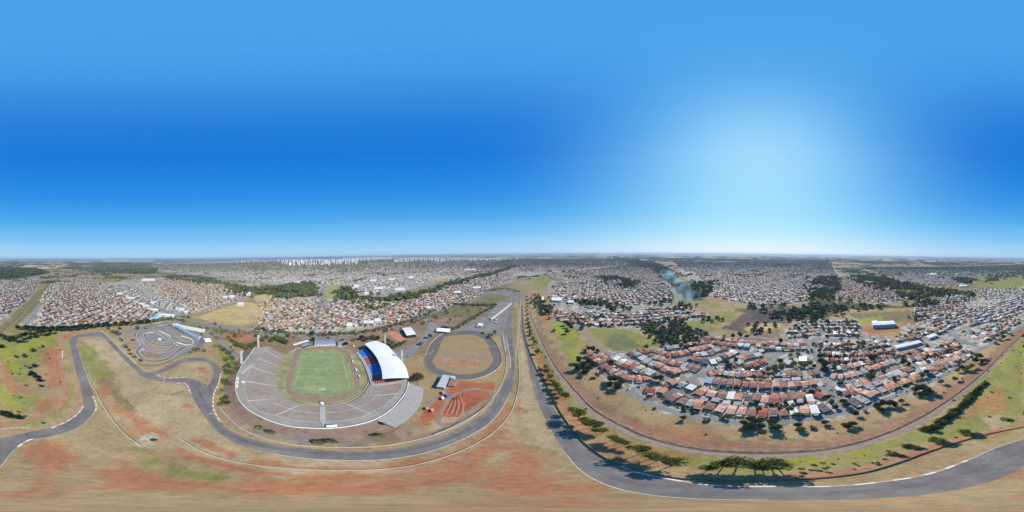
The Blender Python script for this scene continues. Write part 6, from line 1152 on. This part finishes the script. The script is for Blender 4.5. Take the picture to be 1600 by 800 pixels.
for i, (x, y, r, lf) in enumerate([(905, 562, 6, 'leafdark'), (911, 570, 6, 'leafdark'), (902, 574, 6, 'leafdark'), (920, 566, 6, 'leafdark'), (920, 574, 6, 'leafdark'), (916, 582, 5, 'leafdark'), (926, 570, 5, 'leafdark'), (913, 547, 4, 'leafdark'), (920, 545, 5, 'leafdark'), (927, 546, 5, 'leafdark'), (934, 547, 4, 'leafdark'), (933, 586, 3.5, 'leafmid'), (940, 580, 3, 'leafdark'), (954, 592, 5.5, 'leafdark'), (962, 592, 5.5, 'leafdark'), (952, 600, 4, 'leafdark'), (966, 602, 6, 'leafdark'), (972, 597, 5, 'leafdark'), (955, 566, 4, 'leafdark'), (1023, 591, 4.5, 'leafdark'), (1032, 591, 5, 'leafdark'), (1017, 604, 3, 'leafdark'), (1012, 621, 2.3, 'leafdark'), (1067, 652.5, 3, 'leafdark'), (1023, 638, 1.6, 'leafdry'), (1104, 656, 2.5, 'leafdark'), (1070, 640, 2.5, 'leafdark'), (1084, 644, 2, 'leafdark'), (1129, 652, 2.5, 'leafmid'), (1137, 651, 3, 'leafmid'), (1163, 661, 3.5, 'leafdark'), (1172, 655, 4, 'leafdark'), (1180, 658, 4, 'leafdark'), (1175, 665, 4, 'leafdark'), (1166, 668, 4, 'leafdark'), (1190, 665, 3.5, 'leafdark'), (1206, 660, 4.5, 'leafdark'), (1212, 668, 4.5, 'leafdark'), (1247, 664, 3.5, 'leafdark'), (1252, 670, 3, 'leafmid'), (1270, 668, 2.5, 'leafdry'), (1289, 660, 3.2, 'leafdark'), (1322, 665, 3.6, 'leafdark'), (1332, 662, 3.4, 'leafdark'), (1326, 667, 3, 'leafdark'), (1337, 646, 3.5, 'leafdark'), (1351, 643, 2, 'leafdry'), (1370, 634, 4.5, 'leafdark'), (1380, 630, 4.5, 'leafdark'), (1390, 630, 5, 'leafdark'), (1398, 632, 4, 'leafdark'), (1375, 640, 4, 'leafdark'), (1408, 627, 3, 'leafdry'), (1432, 608, 5.5, 'leafdark'), (1442, 606, 6, 'leafdark'), (1450, 611, 5.5, 'leafdark'), (1440, 615, 5, 'leafdark'), (1430, 616, 3.5, 'leafmid'), (1447, 582, 5, 'leafdark'), (1440, 586, 5, 'leafmid'), (1470, 597, 4, 'leafmid'), (1492, 592, 4, 'leafmid'), (1496, 579, 4, 'leafmid'), (1503, 575, 5, 'leafdark'), (1510, 577, 5, 'leafmid'), (1518, 573, 5, 'leafmid'), (1524, 563, 6, 'leafdark'), (1530, 557, 6, 'leafdark'), (1534, 564, 4, 'leafdark'), (1555, 535, 4, 'leafdark'), (1562, 530, 4, 'leafdark'), (1568, 527, 5, 'leafdark'), (1553, 528, 3.5, 'leafdark'), (1580, 522, 4, 'leafmid')]):
    tree(x, y, r, 'round' if r > 2.6 else 'bush', lf, '%s, %s from the left along the outer street of the tiled neighbourhood' % ({'leafdark': 'dark green tree', 'leafmid': 'green tree', 'leafdry': 'dry bare bush'}[lf], ordn(i)))
for i, (x, y, r, lf) in enumerate([(1222, 572, 6, 'leaflight'), (1210, 575, 6, 'leafmid'), (1200, 577, 5, 'leafmid'), (1213, 580, 5, 'leafmid'), (1192, 582, 3.5, 'leafdark'), (1240, 569, 5, 'leafmid'), (1250, 568, 5, 'leafmid'), (1258, 571, 5, 'leaflight'), (1265, 568, 5, 'leaflight'), (1272, 573, 4, 'leafdark'), (1220, 565, 5, 'leafdark'), (1235, 555, 4, 'leaflight'), (1247, 552, 3.5, 'leafmid'), (1262, 548, 3, 'leafdark'), (1283, 565, 7, 'leafdark'), (1290, 570, 7, 'leafdark'), (1282, 556, 6, 'leafdark'), (1303, 575, 5, 'leafmid'), (1288, 577, 5, 'leafdark'), (1360, 558, 5, 'leafdark'), (1368, 557, 4, 'leafdark'), (1357, 588, 5, 'leafmid'), (1364, 587, 4, 'leafmid'), (1380, 581, 3.5, 'leafdark'), (1412, 566, 6, 'leafdark'), (1420, 569, 4, 'leafdark'), (1135, 566, 5, 'leafdark'), (1140, 572, 5, 'leafdark'), (1150, 562, 4, 'leafdark'), (1310, 612, 3, 'leafdark'), (1317, 628, 4, 'leafdark'), (1322, 633, 4, 'leafdark'), (1313, 600, 4, 'leafdark'), (1300, 630, 3, 'leafdark'), (1306, 636, 3, 'leafdark'), (1295, 620, 3, 'leafdark'), (1268, 612, 3.5, 'leafdark'), (1278, 609, 3, 'leafdark'), (1202, 614, 2.5, 'leafdark'), (1225, 608, 2.5, 'leaflight'), (1186, 637, 3, 'leafmid'), (1205, 633, 3.5, 'leafdark'), (1120, 609, 2.2, 'leaflight'), (1094, 603, 2.2, 'leaflight'), (1150, 609, 2.2, 'leafdark'), (1158, 594, 3, 'leafdark'), (1168, 595, 3, 'leafdark'), (1140, 590, 3, 'leafdark'), (1246, 648, 3, 'leafmid'), (1398, 592, 4, 'leafdark'), (1340, 577, 3.5, 'leafdark'), (1220, 533, 5, 'leafdark'), (1145, 525, 5, 'leafdark'), (1156, 523, 6, 'leafdark'), (1167, 526, 5, 'leafdark'), (1132, 524, 3, 'leafmid'), (1024, 532, 4, 'leafdark'), (1010, 540, 4, 'leafdark'), (1243, 507, 5, 'leafdark'), (1293, 502, 6, 'leafdark'), (1316, 491, 5, 'leafdark'), (1314, 529, 4, 'leafdark'), (1268, 546, 3, 'leafdark')]):
    tree(x, y, r, 'round', lf, '%s tree, %s from the left among the roofs and the school of the neighbourhood' % ({'leafdark': 'dark', 'leafmid': 'green', 'leaflight': 'bright green'}[lf], ordn(i)))
tline([(1447, 671), (1462, 666), (1468, 660), (1480, 651), (1490, 644), (1503, 633), (1512, 625), (1520, 615), (1530, 605), (1540, 597)], 34, (3, 4.6), 'bush', ['leafdark', 'leafdark', 'leafmid'], 'dark bush, %s from the near end of the thicket beside the railway on the right', 1.2, 'bush')
for i, (x, y, r, lf) in enumerate([(1453, 671, 3, 'leafdark'), (1458, 687, 4, 'leafmid'), (1468, 690, 4, 'leafmid'), (1506, 675, 4, 'leafmid'), (1513, 679, 3.5, 'leafmid'), (1418, 697, 3, 'leafdry'), (1430, 699, 3, 'leafdry'), (1396, 709, 3, 'leafdry'), (1404, 711, 2.5, 'leafdry'), (1568, 654, 2.5, 'leafdark'), (1573, 655, 2.5, 'leafdark')]):
    tree(x, y, r, 'round' if lf != 'leafdry' else 'bush', lf, '%s, %s from the left on the lime green verge beside the boundary wall' % ({'leafdark': 'dark small tree', 'leafmid': 'green spreading tree', 'leafdry': 'grey leafless bush'}[lf], ordn(i)))
tline([(858, 497), (862, 507), (866, 515)], 2, (4, 5), 'far', ['leafdark'], 'tree %s by the far meadow', 1)
for i, (x, y, r) in enumerate([(885, 505, 6), (890, 508, 6), (893, 512, 6), (886, 518, 5), (909, 511, 5), (912, 508, 5), (838, 466, 6), (842, 471, 6), (848, 476, 7), (852, 484, 7), (856, 487, 7), (850, 470, 6), (858, 464, 6), (914, 472, 8), (922, 475, 8), (930, 476, 8), (938, 478, 7), (948, 481, 7), (955, 484, 7), (962, 482, 6), (940, 472, 6)]):
    tree(x, y, r, 'far', 'leafdark', 'dark tree, %s from the left between the railway and the far meadows' % ordn(i))
T_ = [t for t in T_ if t[2] > .5]
T_.sort(key=lambda t: -t[2]/math.hypot(H, math.hypot(t[0], t[1])))
tsolo, trest = T_[:300], T_[300:]
ul = {}
GRP = 'trees and bushes round the circuit and the houses'
for x, y, r, kind, lf, lab, cat, hs in tsolo:
    ul[lab] = ul.get(lab, 0)+1; assert ul[lab] == 1, lab
    me, tm, cz = random.choice(TV[kind]); z0 = float(terr(x, y)); nm = 'bush' if cat == 'bush' else 'tree'
    e = empty(nm, (x, y, z0), random.uniform(0, 6.28)); e.scale = (r, r*random.uniform(.9, 1.1), r*hs*random.uniform(.92, 1.1)); tag(e, lab, cat, GRP)
    c = bpy.data.objects.new('crown', me); COL.objects.link(c); c.parent = e; c.location.z = cz
    c.material_slots[0].link = 'OBJECT'; c.material_slots[0].material = M[lf]
    t = bpy.data.objects.new('trunk', tm); COL.objects.link(t); t.parent = e
# masses of trees: low crowns with leaf colours per face
LC = {'leafdark': (.105, .12, .055), 'leafmid': (.11, .13, .05), 'leaflight': (.12, .15, .04), 'leafdry': (.14, .11, .07)}
def tree_mass(name, P, lab, cat='trees', kind='stuff'):
    """P rows: x y r color(3)"""
    P = np.array(P); n = len(P); nf = 26
    u = rng.normal(size=(n, nf, 3)); u /= np.linalg.norm(u, axis=2)[..., None]; u[..., 2] = np.abs(u[..., 2])*1.1-.25
    r = P[:, 2][:, None, None]; base = np.stack([P[:, 0], P[:, 1], terr(P[:, 0], P[:, 1])+P[:, 2]*.75], -1)[:, None]
    C = base+u*r*np.array([.8, .8, .75])*rng.uniform(.7, 1.1, (n, nf, 1))
    nrm = u+rng.normal(0, .35, u.shape); nrm /= np.linalg.norm(nrm, axis=2)[..., None]; t = np.cross(nrm, rng.normal(size=nrm.shape)); t /= np.linalg.norm(t, axis=2)[..., None]; b = np.cross(nrm, t); s = r*rng.uniform(.3, .5, (n, nf, 1))
    V = np.stack([C-t*s, C-b*s, C+t*s, C+b*s], 2).reshape(-1, 3); F = np.arange(len(V)).reshape(-1, 4)
    col = np.repeat(P[:, None, 3:6], nf, 1)*rng.uniform(.7, 1.3, (n, nf, 1))
    tag(bigmesh(name, V, F, M['leafattr'], col.reshape(-1, 3)), lab, cat, None, kind)
allt = [(t[0], t[1], t[2], *LC[t[4]]) for t in trest]
hx = rows_[:, :2]; k = rng.random(len(hx)) < .62; q = hx[k]; dd = np.hypot(q[:, 0], q[:, 1])
q = q+rng.uniform(-9, 9, q.shape); cols = np.array([LC[c] for c in rng.choice(['leafdark', 'leafdark', 'leafmid'], len(q))]); allt += [tuple(z) for z in np.c_[q, rng.uniform(2.2, 5.2, len(q))*np.clip(dd/1500, 1, 1.8), cols]]
for h in solo:
    for _ in range(random.choice([1, 1, 2, 2])):
        s = random.choice([-1, 1]); ox, oy = random.uniform(-.4, .4)*h[3], s*(h[4]/2+2.2); allt.append((h[0]+ox*math.cos(h[2])-oy*math.sin(h[2]), h[1]+ox*math.sin(h[2])+oy*math.cos(h[2]), random.uniform(1.1, 2.9), *LC[random.choice(['leafdark', 'leafdark', 'leafmid'])]))
def scatter(px, sp_, r, cols):
    P = np.array(GL(px)); x0, y0 = P.min(0); x1, y1 = P.max(0); n = int((x1-x0)*(y1-y0)/sp_**2); n = min(n, 60000); X = rng.uniform(x0, x1, n); Y = rng.uniform(y0, y1, n); k = inpoly(X, Y, P); X = X[k]; Y = Y[k]
    j_ = r[1]*1.8; X = X+rng.normal(0, j_, len(X)); Y = Y+rng.normal(0, j_, len(X)); c = np.array([LC[q] for q in rng.choice(cols, len(X))])
    if sp_ >= 14 and r[0] >= 5:
        hole = (np.sin(X/47+1)+np.sin(Y/61)+np.sin((X-Y)/33+2)+rng.normal(0, .4, len(X))) < 1.0; X, Y, c = X[hole], Y[hole], c[hole]
    return [tuple(z) for z in np.c_[X, Y, rng.uniform(r[0], r[1], len(X)), c]]
D_, Mi = 'leafdark', 'leafmid'
for a in [([(175, 505), (240, 500), (300, 490), (300, 497), (250, 503), (190, 508)], 14, (3, 5), [D_, Mi]), ([(330, 515), (400, 515), (470, 521), (560, 520), (560, 527), (470, 527), (400, 524), (335, 522)], 13, (2.5, 4.5), [Mi, D_, 'leafdry']),
          ([(560, 520), (640, 503), (700, 482), (705, 486), (650, 508), (600, 520)], 14, (2.5, 4), [Mi, D_, 'leafdry']), ([(655, 488), (735, 470), (778, 476), (740, 498), (700, 510), (655, 500)], 22, (1.5, 3.5), [Mi, 'leafdry']),
          ([(310, 520), (345, 530), (372, 548), (368, 590), (350, 600), (348, 560), (330, 540)], 16, (2, 4), [Mi, D_]), ([(95, 540), (0, 530), (0, 660), (60, 650), (95, 600)], 26, (.8, 2), [Mi, D_, 'leafdry']),
          ([(820, 500), (838, 525), (880, 605), (930, 655), (980, 690), (1060, 715), (1000, 700), (920, 660), (870, 610), (835, 545)], 12, (.8, 2), [Mi, 'leaflight']), ([(1100, 716), (1250, 716), (1350, 706), (1400, 700), (1350, 722), (1230, 738), (1130, 738)], 10, (.5, 1.4), [Mi, 'leaflight', 'leafdry']),
          ([(1200, 741), (1300, 736), (1390, 714), (1440, 700), (1440, 696), (1390, 710), (1300, 731), (1200, 736)], 3.2, (.6, 1.4), ['leafdry', Mi]), ([(1500, 560), (1600, 530), (1600, 660), (1500, 690), (1440, 690)], 20, (.6, 1.8), [Mi, 'leaflight', 'leafdry']),
          ([(1050, 665), (1160, 672), (1290, 668), (1400, 638), (1500, 585), (1480, 600), (1390, 650), (1290, 680), (1160, 685), (1060, 675)], 20, (.5, 1.4), [Mi, 'leafdry']), ([(930, 600), (1060, 650), (1060, 670), (930, 630), (880, 560)], 22, (.4, 1.2), ['leafdry', Mi])]: allt += scatter(*a)
# roadside shrubs along the outer wall of the stadium promenade
tree_mass('scattered_trees', allt, 'small street trees, garden trees and shrubs scattered over the town and verges')
WD = []
for a in [([(998, 505), (1015, 500), (1030, 510), (1070, 515), (1098, 520), (1105, 526), (1085, 533), (1060, 537), (1035, 538), (1030, 528), (1010, 520), (1000, 514)], 7, (4, 6.5), [D_, D_, Mi]),
          ([(1040, 505), (1050, 501), (1064, 504), (1062, 509), (1048, 511)], 8, (5, 7), [D_]), ([(1098, 494), (1118, 496), (1118, 501), (1105, 502)], 9, (5, 7), [D_]), ([(1175, 514), (1190, 510), (1200, 508), (1202, 514), (1185, 517)], 9, (5, 7), [D_]),
          ([(400, 452), (440, 446), (492, 440), (498, 463), (440, 466), (400, 462)], 17, (8, 12), [D_]), ([(525, 453), (545, 447), (560, 460), (600, 465), (660, 457), (720, 437), (790, 421), (805, 412), (808, 417), (760, 432), (700, 450), (640, 468), (580, 472), (530, 468)], 17, (8, 12), [D_]),
          ([(255, 432), (300, 431), (400, 452), (375, 462), (340, 446), (270, 438)], 20, (8, 13), [D_]), ([(562, 478), (600, 474), (615, 480), (585, 486), (565, 484)], 14, (5, 8), [D_, Mi]), ([(0, 418), (55, 419), (75, 426), (40, 433), (0, 434)], 30, (10, 16), [D_]), ([(145, 422), (240, 419), (238, 427), (150, 427)], 34, (12, 18), [D_]),
          ([(930, 433), (955, 431), (998, 442), (988, 450), (960, 447)], 16, (7, 11), [D_]), ([(860, 448), (1000, 430), (1000, 436), (870, 456)], 60, (6, 10), [D_]), ([(900, 468), (960, 472), (985, 482), (975, 486), (940, 480), (905, 474)], 12, (5, 8), [D_]), ([(1010, 474), (1040, 470), (1090, 478), (1060, 484)], 16, (5, 8), [D_]),
          ([(962, 404), (1020, 409), (1050, 424), (1060, 440), (1095, 444), (1120, 440), (1100, 462), (1075, 466), (1045, 442), (1022, 422)], 22, (8, 14), [D_]), ([(1200, 490), (1262, 480), (1266, 442), (1280, 434), (1308, 432), (1312, 470), (1345, 478), (1420, 480), (1430, 472), (1340, 442), (1332, 430), (1380, 434), (1450, 450), (1510, 457), (1528, 464), (1450, 476), (1380, 481), (1312, 483), (1290, 498), (1240, 498), (1210, 496)], 15, (6, 11), [D_, D_, Mi]),
          ([(1490, 432), (1520, 436), (1515, 444), (1495, 442)], 18, (8, 12), [D_]), ([(1160, 478), (1220, 470), (1225, 484), (1180, 486)], 20, (6, 9), [D_]), ([(836, 462), (860, 478), (860, 490), (850, 492), (836, 470)], 10, (5, 7), [D_]), ([(1420, 495), (1450, 490), (1445, 500), (1425, 504)], 14, (4, 7), [D_]),
          ([(420, 458), (450, 466), (440, 470), (400, 462)], 16, (6, 9), [D_]), ([(1540, 430), (1600, 424), (1600, 432), (1545, 438)], 40, (10, 14), [D_])]: WD += scatter(*a)
# clumps and tree lines over the open country between and beyond the suburbs
UP_ = [np.array(GL(c[3])) for c in COVER if c[0] is URB]
for _ in range(1500):
    a = rng.uniform(-math.pi, math.pi); d = math.exp(rng.uniform(math.log(1300), math.log(9000))); cx, cy = d*math.sin(a), d*math.cos(a)
    if any(inpoly(np.array([cx]), np.array([cy]), p)[0] for p in UP_) and rng.random() < .85: continue
    n = int(rng.integers(6, 34)); th = rng.uniform(0, 3.14); L1 = rng.uniform(30, 130)*(d/2500)**.6; L2 = rng.uniform(6, 40)*(d/2500)**.6
    u = rng.normal(size=(n, 2))*np.array([L1, L2]); X = cx+u[:, 0]*math.cos(th)-u[:, 1]*math.sin(th); Y = cy+u[:, 0]*math.sin(th)+u[:, 1]*math.cos(th)
    WD += [tuple(z) for z in np.c_[X, Y, rng.uniform(5, 9, n)*min(2.2, max(1, d/2500)), np.tile(LC['leafdark'], (n, 1))]]
tree_mass('woodland', WD, 'dark woods filling the creek valleys and parks between the suburbs', 'woods')
print('TREES', len(tsolo), len(allt), len(WD))

# ------------------------------------------------------------ cars
def car_mesh(kind):
    L, w, h = {'car': (4.2, 1.75, .8), 'van': (5, 2, 1.4), 'truck': (9, 2.5, 1.1)}[kind]; x = L/2; y = w/2
    b = MB()
    pr = [(-x, .35), (x, .35), (x, .75), (x*.55, .95), (-x*.85, 1.0), (-x, .8)] if kind == 'car' else [(-x, .4), (x, .4), (x, 1.3), (x*.7, 2.1 if kind == 'van' else 1.6), (-x, 2.1 if kind == 'van' else 1.6)]
    n = len(pr); b.add([(p[0], -y, p[1]) for p in pr]+[(p[0], y, p[1]) for p in pr], [(i, (i+1) % n, n+(i+1) % n, n+i) for i in range(n)]+[tuple(range(n-1, -1, -1)), tuple(range(n, 2*n))])
    c = MB()
    if kind == 'car': q = [(-x*.8, 1.0), (x*.45, .95), (x*.1, 1.42), (-x*.6, 1.42)]; c.add([(p[0], -y*.85, p[1]) for p in q]+[(p[0], y*.85, p[1]) for p in q], [(i, (i+1) % 4, 4+(i+1) % 4, 4+i) for i in range(4)]+[(3, 2, 1, 0), (4, 5, 6, 7)])
    elif kind == 'van': c.box(x*.72, x*.98, -y*.9, y*.9, 1.32, 1.9)
    else: c.box(x*.7, x*.98, -y*.9, y*.9, 1.6, 2.7); c.box(-x, x*.6, -y, y, 1.6, 3.4)
    wl_ = []
    for sx in (-1, 1):
        for sy in (-1, 1): m_ = MB(); m_.tube((sx*x*.62, sy*y-.12, .33), (sx*x*.62, sy*y+.12, .33), .33, .33, 8); wl_.append(m_)
    def me(nm, mb_): q = bpy.data.meshes.new(nm); q.from_pydata(mb_.v, [], mb_.f); q.update(); q.materials.append(M['dark']); return q
    return me('body', b), me('cabin', c), [me('wheel', z) for z in wl_]
CM = {k: car_mesh(k) for k in ('car', 'van', 'truck')}
PAINT = {n: mat('paint_'+n, c, .3, .02, 1, spec=.5) for n, c in {'white': (.75, .75, .74), 'silver': (.45, .46, .47), 'black': (.02, .02, .022), 'red': (.4, .03, .03), 'grey': (.15, .155, .16), 'blue': (.05, .1, .3)}.items()}
def car(px, py, col, ang, lab, kind='car', z=0):
    x, y = G(px, py, z); e = empty('parked_'+kind, (x, y, z+.06), ang); tag(e, lab, kind, 'vehicles parked about the circuit and streets'); b, c, ws = CM[kind]
    for nm, me, m_ in [('body', b, PAINT[col]), ('windows' if kind != 'truck' else 'cargo_box', c, M['glass'] if kind != 'truck' else PAINT['white'])]+[('wheel', q, M['dark']) for q in ws]:
        o = bpy.data.objects.new(nm, me); COL.objects.link(o); o.parent = e; o.material_slots[0].link = 'OBJECT'; o.material_slots[0].material = m_
cols_ = ['white', 'silver', 'black', 'red', 'grey', 'white', 'blue', 'silver']
pd = [(765, 497), (768, 499), (771, 502), (766, 503), (774, 505), (770, 508), (777, 507), (762, 494), (775, 500), (780, 503), (765, 488), (772, 485), (745, 511), (738, 510), (757, 512), (764, 515), (770, 490), (784, 476), (778, 480), (760, 505)]
for i, (x, y) in enumerate(pd): car(x, y, cols_[i % 8], i*.7, '%s %s, %s in the list of vehicles on the grey paddock by the pit garages' % (cols_[i % 8], 'truck' if i % 4 == 0 else 'car', ordn(i)), 'truck' if i % 4 == 0 else 'car')
st = resample([(1000, 606), (1015, 619), (1034, 627), (1060, 637), (1090, 645.5), (1125, 650.5), (1165, 653.5), (1205, 654.5), (1245, 652), (1285, 645)], 14)
for i, (x, y) in enumerate(st):
    a, b = Vector(G(*st[max(0, i-1)])), Vector(G(*st[min(13, i+1)])); t = b-a; car(x, y, cols_[(i*3) % 8], math.atan2(t.y, t.x), '%s car, %s from the left parked along the street at the edge of the neighbourhood' % (cols_[(i*3) % 8], ordn(i)))
for i, (x, y, c, k, l) in enumerate([(636.5, 556, 'white', 'car', 'white car in the car park behind the covered grandstand'), (638, 557.5, 'black', 'car', 'black car in the car park behind the covered grandstand'), (631, 558, 'grey', 'car', 'grey car nearest the mast behind the covered grandstand'), (552.5, 541, 'white', 'van', 'white van parked between the covered grandstand and the club building'), (361, 541, 'white', 'car', 'white car on the grey road left of the stadium'), (1401, 614, 'silver', 'car', 'silver car on the street at the right end of the corner block'), (1406, 612, 'white', 'car', 'white car on the street at the right end of the corner block'), (764, 515.5, 'white', 'van', 'white van at the top right of the oval speedway')]): car(x, y, c, i*.9, l, k)
for nm_, pts_, n_ in [('the street between the second and third tile rows', [(1110, 604.5), (1142, 609.5), (1180, 612.8), (1217, 612.8), (1255, 609.5), (1288, 603)], 13), ('the avenue through the middle of the houses', [(1311.5, 640), (1302, 620), (1290, 601), (1283, 584), (1277, 567)], 8), ('the curved street above the upper tile row', [(1104, 573), (1142, 577), (1174, 579.3), (1190, 577)], 7), ('the slanting street right of the avenue', [(1300, 609), (1335, 599), (1372, 587), (1420, 571)], 9), ('the street at the left entrance of the neighbourhood', [(982, 609), (1002, 603.5), (1045, 595)], 5), ('the far street beside the railway', [(1400, 618), (1462, 593), (1512, 561)], 8)]:
    q = resample(pts_, n_); p3 = [Vector(G(*t)) for t in q]
    for i, (x, y) in enumerate(q):
        t = p3[min(i+1, n_-1)]-p3[max(i-1, 0)]; c = cols_[(i*5+n_) % 8]; car(x+random.uniform(-.6, .6), y, c, math.atan2(t.y, t.x), '%s car, %s along %s' % (c, ordn(i), nm_))
car(380.5, 597.5, 'white', 1.3, 'white van on the left promenade of the stadium', 'van', RIMZ)

# ------------------------------------------------------------ utility poles along the streets, junction of wires left out
UP = resample([(1003, 619), (1040, 634), (1080, 644), (1130, 651), (1200, 655), (1250, 651), (1300, 644)], 9)
for i, (x, y) in enumerate(UP):
    p = G(x, y); e = empty('utility_pole', (p[0], p[1], 0)); tag(e, 'grey utility pole, %s from the left along the outer street of the neighbourhood' % ordn(i), 'utility pole', 'utility poles along the outer street'); m_ = MB(); m_.tube((0, 0, 0), (0, 0, 9), .16, .11, 6); m_.build('shaft', M['concrete'], e); m_ = MB(); m_.box(-.9, .9, -.06, .06, 8.3, 8.45); m_.build('crossarm', M['wood'], e)
# ------------------------------------------------------------ rubble patch with pit covers inside the circuit; bare shrubs
for i, (x, y, r) in enumerate([(228, 684, 2.2), (240, 687, 1.6), (222, 686, 1.0), (235, 681, 1.2)]):
    p = G(x, y); m_ = MB(); rr_ = random.Random(i); n = 16; vv = [(0, 0, r*.35)]; ff = []
    for k in range(1, 5):
        for j in range(n): q = r*1.5*k/4*rr_.uniform(.8, 1.2); vv.append((q*math.cos(j*2*math.pi/n), q*math.sin(j*2*math.pi/n), max(0, r*.35*(1-k/4)*rr_.uniform(.4, 1.5)) if k < 4 else -.05))
    ff = [(0, 1+j, 1+(j+1) % n) for j in range(n)]+[(1+k*n+j, 1+(k+1)*n+j, 1+(k+1)*n+(j+1) % n, 1+k*n+(j+1) % n) for k in range(3) for j in range(n)]; m_.add(vv, ff)
    o = m_.build('rubble_heap', M['dark'] if i == 1 else M['concrete']); o.location = (p[0], p[1], .02); tag(o, ['pale rubble heap at the end of the long left barrier', 'dark heap beside the pale rubble patch', 'small pale rubble heap left of the bigger one', 'thin pale rubble heap above the bigger one'][i], 'rubble')

# ------------------------------------------------------------ smoke from the field fire, and the haze
def volume_mat(name, col, dens, noise=None):
    m = bpy.data.materials.new(name); m.use_nodes = True; n, l = m.node_tree.nodes, m.node_tree.links; n.remove(n['Principled BSDF'])
    v = n.new('ShaderNodeVolumePrincipled'); v.inputs['Color'].default_value = (*col, 1); v.inputs['Density'].default_value = dens; v.inputs['Anisotropy'].default_value = .2
    l.new(v.outputs[0], n['Material Output'].inputs['Volume'])
    if noise:
        g = n.new('ShaderNodeNewGeometry'); t = n.new('ShaderNodeTexNoise'); t.inputs['Scale'].default_value = noise; t.inputs['Detail'].default_value = 3; l.new(g.outputs['Position'], t.inputs['Vector'])
        r = n.new('ShaderNodeMapRange'); r.inputs[1].default_value = .5; r.inputs[2].default_value = .74; r.inputs[3].default_value = 0; r.inputs[4].default_value = dens*2.2; l.new(t.outputs[0], r.inputs[0])
        sz = n.new('ShaderNodeSeparateXYZ'); l.new(g.outputs['Position'], sz.inputs[0]); rz = n.new('ShaderNodeMapRange'); rz.inputs[1].default_value = 10; rz.inputs[2].default_value = 100; rz.inputs[3].default_value = 1.3; rz.inputs[4].default_value = .2; l.new(sz.outputs[2], rz.inputs[0])
        mm2 = n.new('ShaderNodeMath'); mm2.operation = 'MULTIPLY'; l.new(r.outputs[0], mm2.inputs[0]); l.new(rz.outputs[0], mm2.inputs[1]); l.new(mm2.outputs[0], v.inputs['Density'])
    return m
sp0 = [(1095, 477, 0, 8), (1086, 474, 6, 20), (1076, 470, 14, 30), (1068, 463, 22, 34), (1060, 454, 30, 32), (1049, 441, 42, 34), (1041, 430, 52, 34)]
m_ = MB(); prev = None; n = 12
ringsv = []
for x, y, z, r in sp0:
    r *= 1.5
    gx, gy = G(x, y, z); ringsv.append((gx, gy, z+r*.4, r))
vv = []
for k, (x, y, z, r) in enumerate(ringsv):
    d = Vector(ringsv[min(k+1, len(ringsv)-1)][:3])-Vector(ringsv[max(k-1, 0)][:3]); q = d.to_track_quat('Z', 'Y')
    for i in range(n): w = r*random.uniform(.75, 1.15); p = Vector((x, y, z))+q @ Vector((w*math.cos(2*math.pi*i/n), w*.6*math.sin(2*math.pi*i/n), 0)); vv.append((p.x, p.y, max(p.z, .3)))
ff = [(k*n+i, k*n+(i+1) % n, (k+1)*n+(i+1) % n, (k+1)*n+i) for k in range(len(ringsv)-1) for i in range(n)]+[tuple(range(n-1, -1, -1)), tuple((len(ringsv)-1)*n+i for i in range(n))]
sm = mesh('smoke_plume', vv, ff, volume_mat('smoke', (.6, .84, 1.0), .011, .028)); tag(sm, 'blue white smoke drifting from a burning field in the valley right of the centre', 'smoke', None, 'stuff')
sm.data.materials[0].cycles.volume_step_rate = 1.0
HZ = 62000
m_ = MB(); m_.box(-HZ, HZ, -HZ, HZ, -1.5, 330); hz = m_.build('haze', volume_mat('haze', (.6, .77, 1.0), .000046)); hz['kind'] = 'stuff'
S.cycles.volume_bounces = 0; S.cycles.max_bounces = 4; S.cycles.diffuse_bounces = 2
